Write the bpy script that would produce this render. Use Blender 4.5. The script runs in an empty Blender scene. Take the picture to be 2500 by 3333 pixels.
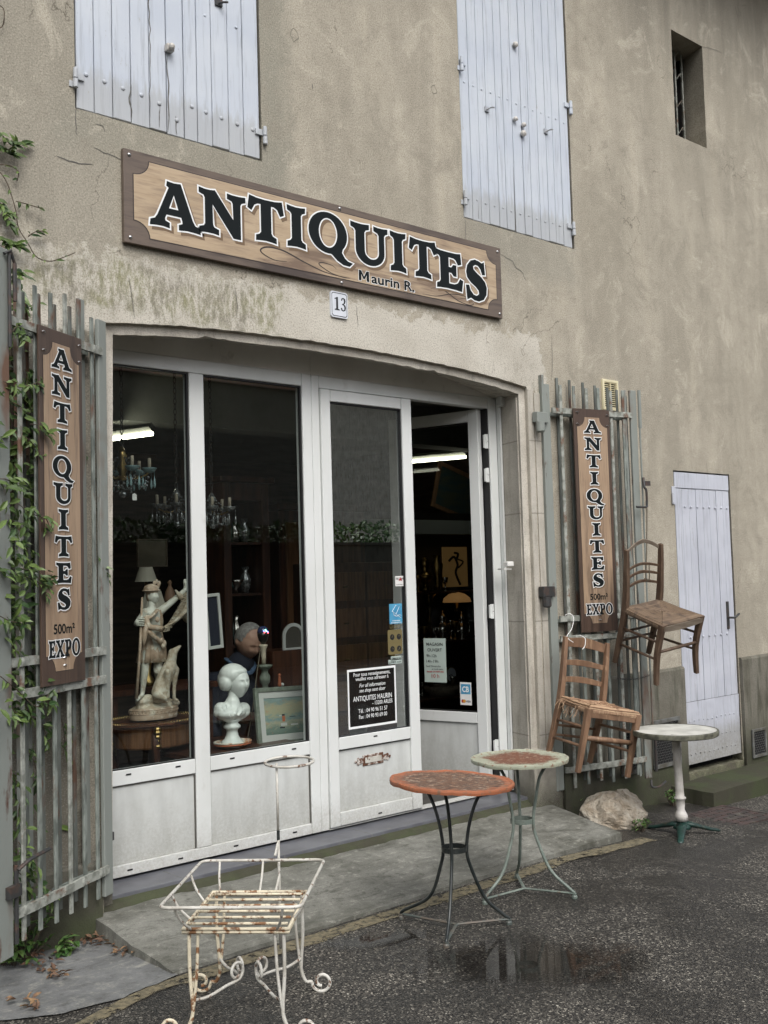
import bpy, math, random
from math import sin, cos, pi, radians
from mathutils import Vector, Matrix, noise
from mathutils.geometry import tessellate_polygon
random.seed(7)
S = bpy.context.scene
COL = S.collection

# ------------------------------------------------------------------ camera
CAM = Vector((0.0, -5.01971, 1.568))
YAW, PITCH, ROLL, F = 0.7271420478, 0.0599368656, -0.0287401377, 3500.01
_fw = Vector((sin(YAW)*cos(PITCH), cos(YAW)*cos(PITCH), sin(PITCH)))
_r = Vector((cos(YAW), -sin(YAW), 0)); _u = _r.cross(_fw)
RT = _r*cos(ROLL) + _u*sin(ROLL); UP = -_r*sin(ROLL) + _u*cos(ROLL)
cd = bpy.data.cameras.new('camera'); cam = bpy.data.objects.new('camera', cd); COL.objects.link(cam)
cam.matrix_world = Matrix(((RT.x, UP.x, -_fw.x, CAM.x), (RT.y, UP.y, -_fw.y, CAM.y), (RT.z, UP.z, -_fw.z, CAM.z), (0, 0, 0, 1)))
cd.sensor_fit = 'VERTICAL'; cd.sensor_height = 36; cd.lens = 36*F/3333; cd.clip_start = .05; cd.clip_end = 300
S.camera = cam

# ------------------------------------------------------------------ world, sun, exposure
w = bpy.data.worlds.new('World'); S.world = w; w.use_nodes = True
nt = w.node_tree; bg = nt.nodes['Background']
sky = nt.nodes.new('ShaderNodeTexSky'); sky.sky_type = 'NISHITA'; sky.sun_disc = False
sky.sun_elevation = radians(48); sky.sun_rotation = radians(200); sky.air_density = 1.0; sky.dust_density = 4.0; sky.ozone_density = 1.0
hs = nt.nodes.new('ShaderNodeHueSaturation'); hs.inputs['Saturation'].default_value = .36
nt.links.new(sky.outputs[0], hs.inputs['Color']); nt.links.new(hs.outputs[0], bg.inputs['Color'])
bg.inputs['Strength'].default_value = .10
sd = bpy.data.lights.new('sun', 'SUN'); sd.energy = .6; sd.angle = radians(30); sd.color = (1, .98, .95)
so = bpy.data.objects.new('sun', sd); COL.objects.link(so); so.rotation_euler = (radians(40), 0, radians(-25))
S.view_settings.view_transform = 'Standard'; S.view_settings.look = 'None'; S.view_settings.gamma = 1
S.view_settings.exposure = 1.15
S.cycles.max_bounces = 8; S.cycles.transparent_max_bounces = 16; S.cycles.use_denoising = True
S.cycles.caustics_reflective = False; S.cycles.caustics_refractive = False

# ------------------------------------------------------------------ placing helpers
def ray(px, py): return _fw + RT*((px-1250)/F) - UP*((py-1666.5)/F)
def PY(px, py, Y=0.0):
    d = ray(px, py); return CAM + d*((Y-CAM.y)/d.y)
def PZ(px, py, Z):
    d = ray(px, py); return CAM + d*((Z-CAM.z)/d.z)
def ground_z(x): return -.16 - min(max(0, x-5.2), 2.6)*.05
# The front and everything fixed to it is laid out in survey units; WM turns survey units into metres.
DRAW = [False]
def WM(v):
    k = min(max(v[1]/.275, 0), 1)
    return Vector(((1.097+.014*k)*v[0]+1.559+.036*k, 1.09*v[1], .99*v[2]+.01))
def PYD(px, py, Y=0.0):
    p = PY(px, py, 1.09*Y); k = min(max(Y/.275, 0), 1)
    return Vector(((p.x-1.559-.036*k)/(1.097+.014*k), Y, (p.z-.01)/.99))
def survey(f):
    def g(*a, **k):
        old = DRAW[0]; DRAW[0] = True
        try: return f(*a, **k)
        finally: DRAW[0] = old
    return g
def metric(f):
    def g(*a, **k):
        old = DRAW[0]; DRAW[0] = False
        try: return f(*a, **k)
        finally: DRAW[0] = old
    return g

# ------------------------------------------------------------------ materials
MATS = {}
def nodes(name):
    m = bpy.data.materials.new(name); m.use_nodes = True
    return m, m.node_tree, m.node_tree.nodes['Principled BSDF']
def N(nt, t, **kw):
    n = nt.nodes.new(t)
    for k, v in kw.items():
        if k.startswith('i_'):
            key = k[2:]
            n.inputs[int(key) if key.isdigit() else key.replace('_', ' ')].default_value = v
        else: setattr(n, k, v)
    return n
def ramp(nt, src, stops):
    r = N(nt, 'ShaderNodeValToRGB'); e = r.color_ramp.elements
    while len(e) < len(stops): e.new(.5)
    for i, (p, c) in enumerate(stops):
        e[i].position = p; e[i].color = (c, c, c, 1) if isinstance(c, (int, float)) else (*c, 1)
    nt.links.new(src, r.inputs[0]); return r.outputs[0]
def mixc(nt, fac, a, b, mode='MIX'):
    m = N(nt, 'ShaderNodeMix', data_type='RGBA', blend_type=mode)
    for sock, v in ((m.inputs[0], fac), (m.inputs[6], a), (m.inputs[7], b)):
        if isinstance(v, (int, float)): sock.default_value = v
        elif isinstance(v, tuple): sock.default_value = (*v, 1)
        else: nt.links.new(v, sock)
    return m.outputs[2]
def mth(nt, op, a, b=0.0, c=None):
    m = N(nt, 'ShaderNodeMath', operation=op)
    for i, v in enumerate((a, b) if c is None else (a, b, c)):
        if isinstance(v, (int, float)): m.inputs[i].default_value = v
        else: nt.links.new(v, m.inputs[i])
    return m.outputs[0]
def coords(nt, scale=(1, 1, 1), world=False):
    mp = N(nt, 'ShaderNodeMapping'); mp.inputs['Scale'].default_value = scale
    if world: nt.links.new(N(nt, 'ShaderNodeNewGeometry').outputs['Position'], mp.inputs['Vector'])
    else: nt.links.new(N(nt, 'ShaderNodeTexCoord').outputs['Object'], mp.inputs['Vector'])
    return mp.outputs[0]
def nz(nt, co, scale, detail=4, rough=.55, dist=0):
    n = N(nt, 'ShaderNodeTexNoise', i_Scale=scale, i_Detail=detail, i_Roughness=rough, i_Distortion=dist)
    nt.links.new(co, n.inputs['Vector']); return n.outputs['Fac']
def bump(nt, bs, h, strength, dist=.01):
    b = N(nt, 'ShaderNodeBump', i_Strength=strength, i_Distance=dist)
    nt.links.new(h, b.inputs['Height']); nt.links.new(b.outputs[0], bs.inputs['Normal'])
def M(name, c, rough=.6, c2=None, scale=8, lo=.4, hi=.6, stretch=(1, 1, 1), metal=0, bmp=0, bscale=60, c3=None, s3=3, lo3=.55, hi3=.65, spec=None, coat=0, det=5):
    """general surface: base colour c, patches of c2 (noise), larger patches of c3, bump"""
    if name in MATS: return MATS[name]
    m, nt, bs = nodes(name); col = (*c, 1)
    bs.inputs['Base Color'].default_value = col; bs.inputs['Roughness'].default_value = rough; bs.inputs['Metallic'].default_value = metal
    if spec is not None: bs.inputs['Specular IOR Level'].default_value = spec
    if coat: bs.inputs['Coat Weight'].default_value = coat
    co = coords(nt, stretch)
    out = c
    if c2:
        f = ramp(nt, nz(nt, co, scale, det), [(lo, 0.), (hi, 1.)]); out = mixc(nt, f, out, c2)
    if c3:
        f = ramp(nt, nz(nt, co, s3, 6, .65), [(lo3, 0.), (hi3, 1.)]); out = mixc(nt, f, out, c3)
    if c2 or c3: nt.links.new(out, bs.inputs['Base Color'])
    if bmp: bump(nt, bs, nz(nt, co, bscale, 4), bmp, .004)
    MATS[name] = m; return m
def emis(name, c, s):
    m, nt, bs = nodes(name); bs.inputs['Base Color'].default_value = (*c, 1)
    bs.inputs['Emission Color'].default_value = (*c, 1); bs.inputs['Emission Strength'].default_value = s
    MATS[name] = m; return m

# facade plaster
def plaster():
    m, nt, bs = nodes('plaster'); co = coords(nt, world=True)
    sep = N(nt, 'ShaderNodeSeparateXYZ'); nt.links.new(co, sep.inputs[0]); X, Z = mth(nt, 'DIVIDE', mth(nt, 'SUBTRACT', sep.outputs['X'], 1.559), 1.097), sep.outputs['Z']
    streak = nz(nt, coords(nt, (3.2, 1, .45), True), 1.0, 7, .62, .4)
    big = nz(nt, co, 1.1, 6, .6, .3)
    mid = nz(nt, co, 7, 6, .7)
    fine = nz(nt, co, 115, 4, .8)
    grit = nz(nt, co, 75, 3, .7)
    c = mixc(nt, ramp(nt, big, [(.32, 0.), (.68, 1.)]), (.34, .31, .245), (.46, .42, .34))
    c = mixc(nt, ramp(nt, streak, [(.40, .55), (.56, 0.)]), c, (.26, .235, .185))
    c = mixc(nt, ramp(nt, streak, [(.56, 0.), (.70, .7)]), c, (.50, .45, .355))
    c = mixc(nt, ramp(nt, mid, [(.36, .45), (.5, 0.)]), c, (.25, .225, .175))
    c = mixc(nt, ramp(nt, mid, [(.58, 0.), (.70, .55)]), c, (.54, .49, .39))
    # greyer, dirtier area of old render at the left of the front
    lf = mth(nt, 'MULTIPLY', ramp(nt, mth(nt, 'ADD', mth(nt, 'MULTIPLY', X, -.5), mth(nt, 'ADD', 1.0, mth(nt, 'MULTIPLY', big, .5))), [(.05, 0.), (.9, 1.)]), .6)
    c = mixc(nt, lf, c, (.255, .24, .195))
    # grey bloom and dirt below and beside the shutters
    def zone(x0, x1, z0, z1, soft=.12):
        wob = mth(nt, 'MULTIPLY', mth(nt, 'SUBTRACT', mid, .5), .5)
        a = mth(nt, 'ADD', X, wob); b = mth(nt, 'ADD', Z, wob)
        def ss(v, e0, e1):
            n = N(nt, 'ShaderNodeMapRange', interpolation_type='SMOOTHSTEP'); n.inputs['From Min'].default_value = e0; n.inputs['From Max'].default_value = e1
            nt.links.new(v, n.inputs['Value']); return n.outputs[0]
        r = mth(nt, 'MULTIPLY', ss(a, x0-soft, x0+soft), ss(a, x1+soft, x1-soft))
        return mth(nt, 'MULTIPLY', r, mth(nt, 'MULTIPLY', ss(b, z0-soft, z0+soft), ss(b, z1+soft, z1-soft)))
    c = mixc(nt, mth(nt, 'MULTIPLY', zone(1.85, 2.02, 3.75, 5.4, .1), .6), c, (.21, .215, .175))
    c = mixc(nt, mth(nt, 'MULTIPLY', zone(.7, 1.95, 3.78, 4.05, .12), .5), c, (.21, .21, .17))
    c = mixc(nt, mth(nt, 'MULTIPLY', zone(3.4, 4.5, 3.72, 4.06, .08), .55), c, (.25, .245, .205))
    c = mixc(nt, mth(nt, 'MULTIPLY', zone(5.2, 9.5, 6.0, 7.4, .5), mth(nt, 'MULTIPLY', ramp(nt, streak, [(.3, 1.), (.62, .25)]), .9)), c, (.115, .108, .088))  # eave shade painted into the upper right of the wall, broken by streaks
    c = mixc(nt, mth(nt, 'MULTIPLY', zone(5.7, 6.6, 4.7, 5.35, .15), .35), c, (.17, .155, .12))
    lump = nz(nt, co, 2.6, 8, .78, .8)
    c = mixc(nt, ramp(nt, lump, [(.36, .6), (.47, 0.)]), c, (.235, .215, .17))
    c = mixc(nt, ramp(nt, lump, [(.55, 0.), (.64, .6)]), c, (.56, .515, .42))
    # wall behind the left gate: ivy stain and deep shade painted in near-black
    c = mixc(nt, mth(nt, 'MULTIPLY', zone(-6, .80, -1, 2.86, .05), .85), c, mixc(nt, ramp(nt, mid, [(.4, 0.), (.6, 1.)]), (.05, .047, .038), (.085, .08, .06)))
    # smoother pale render around the shop opening
    band = zone(.3, 4.12, 2.86, 3.27, .02); bnd2 = mth(nt, 'MULTIPLY', band, .9)
    pale = mixc(nt, ramp(nt, nz(nt, co, 3, 5), [(.35, 0.), (.65, 1.)]), (.52, .49, .425), (.68, .65, .575))
    c = mixc(nt, bnd2, c, pale)
    spk = nz(nt, coords(nt, (1, 1, .35), True), 26, 7, .8)
    moss = mth(nt, 'MULTIPLY', zone(.55, 1.95, 2.98, 3.24, .07), ramp(nt, spk, [(.42, 0.), (.56, 1.)]))
    c = mixc(nt, mth(nt, 'MULTIPLY', moss, .85), c, mixc(nt, ramp(nt, nz(nt, co, 4, 3), [(.42, 0.), (.6, 1.)]), (.13, .12, .085), (.17, .175, .06)))
    moss2 = mth(nt, 'MULTIPLY', zone(3.5, 4.1, 2.7, 3.1, .1), ramp(nt, spk, [(.52, 0.), (.62, .6)]))
    c = mixc(nt, moss2, c, (.16, .15, .115))
    c = mixc(nt, .22, c, (.375, .355, .305))
    # damp green foot of the wall
    foot = zone(-3, 12, -1, -.02, .13)
    c = mixc(nt, mth(nt, 'MULTIPLY', foot, .9), c, mixc(nt, ramp(nt, mid, [(.4, 0.), (.6, 1.)]), (.045, .042, .03), (.07, .085, .035)))
    # cracks
    vor = N(nt, 'ShaderNodeTexVoronoi', feature='DISTANCE_TO_EDGE', i_Scale=1.15)
    wv = N(nt, 'ShaderNodeVectorMath', operation='ADD'); nt.links.new(co, wv.inputs[0])
    nn = N(nt, 'ShaderNodeTexNoise', i_Scale=5.0, i_Detail=6.0); nt.links.new(co, nn.inputs['Vector'])
    sc = N(nt, 'ShaderNodeVectorMath', operation='SCALE'); sc.inputs['Scale'].default_value = .35; nt.links.new(nn.outputs['Color'], sc.inputs[0]); nt.links.new(sc.outputs[0], wv.inputs[1])
    nt.links.new(wv.outputs[0], vor.inputs['Vector'])
    crk = mth(nt, 'MULTIPLY', ramp(nt, vor.outputs['Distance'], [(0, 1.), (.0035, 0.)]), ramp(nt, nz(nt, co, 1.6, 2), [(.56, 0.), (.6, .75)]))
    c = mixc(nt, crk, c, (.07, .06, .045))
    c = mixc(nt, ramp(nt, fine, [(.34, .85), (.5, 0.)]), c, (.15, .13, .10))
    c = mixc(nt, ramp(nt, fine, [(.54, 0.), (.68, .5)]), c, (.62, .57, .47))
    nt.links.new(c, bs.inputs['Base Color']); bs.inputs['Roughness'].default_value = .92; bs.inputs['Specular IOR Level'].default_value = .2
    h = mth(nt, 'ADD', mth(nt, 'MULTIPLY', fine, .3), mth(nt, 'ADD', mth(nt, 'MULTIPLY', grit, .7), mth(nt, 'MULTIPLY', mid, 1.6)))
    bump(nt, bs, h, .55, .006)
    MATS['plaster'] = m; return m
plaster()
def stone(name, a, b, dark, joint=None):
    m, nt, bs = nodes(name); co = coords(nt, world=True)
    n1 = nz(nt, co, 3, 6, .65); n2 = nz(nt, coords(nt, (6, 6, 1.2), True), 2, 6, .6); n3 = nz(nt, co, 120, 3, .7)
    c = mixc(nt, ramp(nt, n1, [(.35, 0.), (.65, 1.)]), a, b)
    c = mixc(nt, ramp(nt, n2, [(.5, 0.), (.72, .8)]), c, dark)
    sep = N(nt, 'ShaderNodeSeparateXYZ'); nt.links.new(co, sep.inputs[0])
    zz = mth(nt, 'ADD', sep.outputs['Z'], mth(nt, 'MULTIPLY', n1, .25))
    c = mixc(nt, ramp(nt, zz, [(.06, .92), (.42, 0.)]), c, mixc(nt, ramp(nt, n1, [(.45, 0.), (.6, 1.)]), (.045, .043, .03), (.05, .06, .03)))
    if joint:
        for jz in joint:
            d = mth(nt, 'ABSOLUTE', mth(nt, 'SUBTRACT', mth(nt, 'ADD', sep.outputs['Z'], mth(nt, 'MULTIPLY', n1, .02)), jz))
            c = mixc(nt, ramp(nt, d, [(.0, .7), (.006, 0.)]), c, (.13, .12, .10))
    c = mixc(nt, ramp(nt, n3, [(.38, .4), (.5, 0.)]), c, dark)
    nt.links.new(c, bs.inputs['Base Color']); bs.inputs['Roughness'].default_value = .9; bs.inputs['Specular IOR Level'].default_value = .2
    bump(nt, bs, mth(nt, 'ADD', mth(nt, 'MULTIPLY', n3, .4), mth(nt, 'MULTIPLY', nz(nt, co, 14, 6, .7), 1.4)), .5, .008)
    MATS[name] = m
stone('limestone', (.40, .375, .325), (.52, .49, .43), (.29, .27, .225), (.43, 1.23, 2.0, 2.52))
stone('archstone', (.44, .41, .355), (.60, .57, .50), (.22, .20, .165))
stone('old_wall', (.12, .11, .09), (.08, .075, .06), (.04, .04, .03))
stone('far_wall', (.66, .60, .50), (.45, .41, .33), (.22, .20, .16))
stone('plinth', (.20, .19, .16), (.14, .13, .105), (.05, .052, .035))
stone('stepstone', (.16, .155, .12), (.10, .10, .07), (.045, .05, .03))

def boards(name, base, tint, dirt):
    m, nt, bs = nodes(name); co = coords(nt)
    n1 = nz(nt, coords(nt, (14, 14, .9)), 3, 6, .65); n2 = nz(nt, co, 2.2, 4)
    c = mixc(nt, ramp(nt, n2, [(.35, 0.), (.65, 1.)]), base, tint)
    c = mixc(nt, ramp(nt, n1, [(.54, 0.), (.70, .7)]), c, dirt)
    fl = nz(nt, coords(nt, (2, 2, .6)), 9, 8, .85)
    c = mixc(nt, ramp(nt, fl, [(.63, 0.), (.66, .8)]), c, (.30, .27, .22))
    c = mixc(nt, ramp(nt, nz(nt, coords(nt, (3, 3, .8)), 22, 5, .7), [(.66, 0.), (.74, .7)]), c, (.22, .23, .25))
    nt.links.new(c, bs.inputs['Base Color']); bs.inputs['Roughness'].default_value = .55
    sp = N(nt, 'ShaderNodeSeparateXYZ'); nt.links.new(co, sp.inputs[0]); gz_ = mth(nt, 'SUBTRACT', sp.outputs['Z'], mth(nt, 'MULTIPLY', nz(nt, coords(nt, (16, 16, 2)), 2, 6, .75), .34))
    c = mixc(nt, ramp(nt, gz_, [(.0, .45), (.07, 0.)]), c, (.30, .295, .27))
    nt.links.new(c, bs.inputs['Base Color']); bump(nt, bs, nz(nt, coords(nt, (30, 30, 2)), 3, 5), .3, .003); MATS[name] = m
boards('shutter_paint', (.47, .515, .585), (.54, .58, .63), (.33, .36, .40))
boards('door_paint', (.53, .55, .61), (.44, .46, .52), (.27, .28, .30))
M('pvc', (.70, .72, .71), .38, (.60, .62, .60), 3, .35, .75, stretch=(1, 1, .5), c3=(.50, .50, .47), s3=9, lo3=.62, hi3=.85)
M('pvc_panel', (.56, .58, .565), .5, (.45, .465, .45), 5, .4, .8, stretch=(3, 3, .6), c3=(.36, .36, .34), s3=12, lo3=.66, hi3=.8)
M('pvc_fascia', (.78, .78, .75), .5, (.66, .65, .61), 3, .35, .7, c3=(.30, .28, .25), s3=6, lo3=.62, hi3=.85)
M('rubber', (.008, .008, .009), .5)
M('seam', (.10, .095, .085), .8)
M('threshold_tile', (.125, .13, .145), .42, (.09, .092, .105), 5, c3=(.15, .15, .14), s3=14, lo3=.6, hi3=.7)
M('galv_paint', (.235, .26, .235), .6, (.11, .125, .112), 24, .42, .60, c3=(.13, .07, .045), s3=5, lo3=.56, hi3=.64, bmp=.5, bscale=70, stretch=(1, 1, .4))
M('galv_rusty', (.225, .245, .225), .6, (.15, .085, .055), 3.0, .53, .62, c3=(.09, .045, .03), s3=7, lo3=.58, hi3=.66, stretch=(1, 1, .35), bmp=.4)
M('galv_shaded', (.15, .165, .15), .7, (.09, .10, .09), 14, .4, .6, c3=(.10, .055, .035), s3=5, lo3=.54, hi3=.62, stretch=(1, 1, .4), bmp=.4)  # rear gate bars: darker version of galv_paint, their shade put into the colour
M('rail_paint', (.33, .345, .31), .65, (.18, .19, .165), 22, .42, .6, c3=(.15, .085, .055), s3=9, lo3=.55, hi3=.64, bmp=.4)
M('dark_iron', (.035, .036, .036), .5, (.09, .05, .035), 20, .5, .7)
M('steel', (.5, .5, .5), .3, metal=1)
M('white_chip', (.58, .57, .52), .5, (.42, .40, .35), 14, .4, .65, c3=(.14, .075, .045), s3=26, lo3=.58, hi3=.63, bmp=.4, bscale=80)
M('rusty_white', (.62, .56, .42), .7, (.22, .11, .05), 30, .52, .60, c3=(.10, .045, .025), s3=13, lo3=.57, hi3=.64, bmp=.6, bscale=80)
M('black_enamel', (.012, .016, .016), .3, (.03, .035, .033), 14)
M('green_enamel', (.19, .225, .195), .45, (.12, .15, .13), 10, c3=(.10, .06, .04), s3=14, lo3=.6, hi3=.7)
M('grey_green_iron', (.07, .085, .078), .5, (.12, .10, .08), 18)
M('wood_orange', (.23, .135, .08), .62, (.15, .085, .05), 4, .35, .65, stretch=(6, 6, 1), c3=(.34, .23, .14), s3=7, lo3=.56, hi3=.75, bmp=.3)
M('wood_pale', (.30, .21, .13), .65, (.20, .13, .075), 6, .35, .65, stretch=(5, 5, 1), bmp=.3)
M('wood_dark', (.075, .045, .028), .55, (.13, .085, .055), 5, .4, .68, stretch=(6, 6, 1), bmp=.3)
M('wood_grey', (.23, .19, .145), .7, (.13, .10, .075), 6, .35, .65, stretch=(1, 6, 6), bmp=.3)
M('green_cast', (.012, .045, .036), .45, (.008, .022, .018), 14, c3=(.10, .08, .05), s3=12, lo3=.6, hi3=.7, bmp=.5)
M('cast_white', (.55, .53, .50), .45, (.42, .40, .36), 8, c3=(.2, .16, .11), s3=14, lo3=.64, hi3=.72)
M('cream_plastic', (.72, .66, .45), .5, (.60, .54, .36), 6)
M('dark_void', (.004, .004, .004), .9)
M('mesh_wire', (.10, .10, .095), .6)
M('mesh_frame', (.14, .145, .14), .6, (.08, .075, .06), 12)
M('floor_in', (.05, .045, .04), .4, (.03, .028, .026), 6)
M('wall_in', (.085, .060, .045), .8, (.05, .036, .028), 5, stretch=(.5, .5, 5), bmp=.4)
M('ceiling_in', (.30, .31, .29), .8, (.22, .23, .21), 2)
M('beam_in', (.36, .40, .40), .7)
M('mahogany', (.075, .028, .014), .35, (.035, .013, .008), 4, stretch=(6, 6, .6))
M('marquetry', (.17, .085, .04), .3, (.10, .045, .02), 6, stretch=(8, 8, .5))
M('brass', (.45, .32, .13), .32, (.20, .14, .06), 14, metal=1)
M('silver', (.65, .63, .58), .18, metal=1)
M('marble_white', (.70, .73, .70), .35, (.60, .63, .60), 6)
M('glazed_dish', (.62, .60, .52), .3, (.45, .2, .1), 10, .52, .6)
M('terracotta', (.42, .13, .06), .45)
M('statue_skin', (.66, .67, .60), .45, (.54, .54, .46), 14, c3=(.40, .32, .23), s3=18, lo3=.56, hi3=.7, bmp=.3)
M('statue_cloth', (.50, .39, .29), .55, (.36, .26, .18), 14, c3=(.66, .60, .49), s3=22, lo3=.52, hi3=.66, bmp=.5, bscale=90)
M('statue_dog', (.56, .49, .38), .55, (.38, .31, .22), 30, c3=(.60, .57, .47), s3=24, lo3=.5, hi3=.62, bmp=1.0, bscale=110)
M('crystal', (.20, .21, .21), .12, (.42, .44, .44), 60, .5, .55, metal=.6)
M('opaline', (.17, .27, .28), .35, (.24, .36, .37), 12)
M('candle', (.50, .44, .34), .6)
M('shade_cloth', (.40, .38, .31), .8)
M('skin', (.44, .27, .20), .55, (.36, .21, .15), 30)
M('grey_hair', (.27, .26, .25), .7, (.18, .17, .165), 60, bmp=.6, bscale=150)
M('navy_wool', (.012, .015, .028), .9)
M('denim', (.06, .10, .17), .9)
M('frame_greygreen', (.19, .22, .18), .55, (.12, .14, .11), 16)
M('mat_card', (.55, .57, .52), .7)
M('frame_white', (.50, .51, .49), .6)
M('paper_green', (.42, .50, .46), .8)
M('paper_white', (.72, .72, .70), .7)
M('ink', (.008, .009, .011), .6)
M('ink_red', (.35, .02, .03), .6)
M('print_white', (.78, .80, .80), .55)
M('print_shadow', (.16, .105, .06), .6)
M('print_black', (.007, .010, .011), .55, spec=.15)
M('print_line', (.03, .022, .02), .5)
M('sticker_blue', (.05, .24, .42), .5, (.08, .32, .50), 20)
M('sticker_gold', (.16, .13, .055), .5)
M('board_black', (.012, .011, .010), .3)
M('enamel_white', (.66, .69, .74), .2, (.58, .61, .66), 8)
M('rope', (.10, .085, .06), .9)
M('bark', (.09, .07, .05), .9)
M('dead_leaf', (.13, .075, .045), .8, (.24, .15, .075), 15, .45, .55)
M('dead_leaf_dark', (.07, .04, .025), .8, (.13, .07, .04), 15)

def add_splash(name, top, amt, col):
    # splashed dirt: an irregular tide mark near the ground and specks above it
    m = MATS[name]; nt = m.node_tree; bs = nt.nodes['Principled BSDF']; src = bs.inputs['Base Color'].links[0].from_socket; co = coords(nt, world=True)
    sp = N(nt, 'ShaderNodeSeparateXYZ'); nt.links.new(co, sp.inputs[0]); n1 = nz(nt, co, 7, 7, .75); n2 = nz(nt, co, 60, 5, .8)
    h = mth(nt, 'SUBTRACT', sp.outputs['Z'], mth(nt, 'MULTIPLY', mth(nt, 'SUBTRACT', n1, .5), .5))
    f = mth(nt, 'MULTIPLY', ramp(nt, h, [(0., amt), (top, 0.)]), ramp(nt, n2, [(.35, .3), (.6, 1.)]))
    c = mixc(nt, f, src, col); c = mixc(nt, ramp(nt, nz(nt, coords(nt, (1, 1, .25), True), 30, 6, .8), [(.66, 0.), (.74, .45)]), c, col); nt.links.new(c, bs.inputs['Base Color'])
add_splash('pvc', .26, .6, (.30, .285, .24)); add_splash('pvc_panel', .40, .75, (.27, .26, .22)); add_splash('door_paint', .35, .7, (.2, .19, .15))
def wood_print(name, a, b, dark, horiz):
    m, nt, bs = nodes(name)
    st = (1.1, 1, 11) if horiz else (9, 9, 1.0)
    co = coords(nt, st); g = nz(nt, co, 1.6, 7, .62, .6); g2 = nz(nt, coords(nt, (2.5, 1, 40) if horiz else (40, 40, 2.2)), 1.5, 6, .7); big = nz(nt, coords(nt, (1, 1, 2.5) if horiz else (3, 3, .9)), 1.4, 3)
    c = mixc(nt, ramp(nt, g, [(.3, 0.), (.6, 1.)]), b, a)
    c = mixc(nt, ramp(nt, mth(nt, 'ADD', mth(nt, 'MULTIPLY', g, .5), mth(nt, 'MULTIPLY', big, .5)), [(.50, 0.), (.60, .9)]), c, dark)
    c = mixc(nt, ramp(nt, g2, [(.52, 0.), (.70, .7)]), c, dark)
    nt.links.new(c, bs.inputs['Base Color']); bs.inputs['Roughness'].default_value = .42; MATS[name] = m
wood_print('sign_pale', (.47, .365, .245), (.36, .265, .17), (.15, .10, .07), True)
wood_print('sign_dark', (.145, .11, .085), (.10, .075, .06), (.055, .04, .034), True)
wood_print('sign_pale_v', (.38, .275, .185), (.27, .185, .12), (.10, .065, .045), False)
wood_print('sign_dark_v', (.085, .055, .04), (.06, .038, .028), (.03, .02, .016), False)

def glass(name, k, tint=(.80, .84, .82, 1)):
    m = bpy.data.materials.new(name); m.use_nodes = True; nt = m.node_tree; nt.nodes.clear()
    o = N(nt, 'ShaderNodeOutputMaterial'); t = N(nt, 'ShaderNodeBsdfTransparent'); t.inputs[0].default_value = tint
    g = N(nt, 'ShaderNodeBsdfGlossy'); g.inputs['Roughness'].default_value = .0; g.inputs['Color'].default_value = (.85, .9, .9, 1)
    ge = N(nt, 'ShaderNodeNewGeometry'); dt = N(nt, 'ShaderNodeVectorMath', operation='DOT_PRODUCT'); nt.links.new(ge.outputs['Normal'], dt.inputs[0]); nt.links.new(ge.outputs['Incoming'], dt.inputs[1])
    f = mth(nt, 'POWER', mth(nt, 'SUBTRACT', 1.0, mth(nt, 'ABSOLUTE', dt.outputs['Value'])), 5.0)
    f = mth(nt, 'MULTIPLY', mth(nt, 'ADD', mth(nt, 'MULTIPLY', f, .96), .04), k)      # k stands for the several panes of double glazing
    mx = N(nt, 'ShaderNodeMixShader'); nt.links.new(f, mx.inputs[0]); nt.links.new(t.outputs[0], mx.inputs[1]); nt.links.new(g.outputs[0], mx.inputs[2]); nt.links.new(mx.outputs[0], o.inputs[0])
    MATS[name] = m
glass('glass', 1.5); glass('glass_coated', 10.0); glass('glass_plain', .4)

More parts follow.
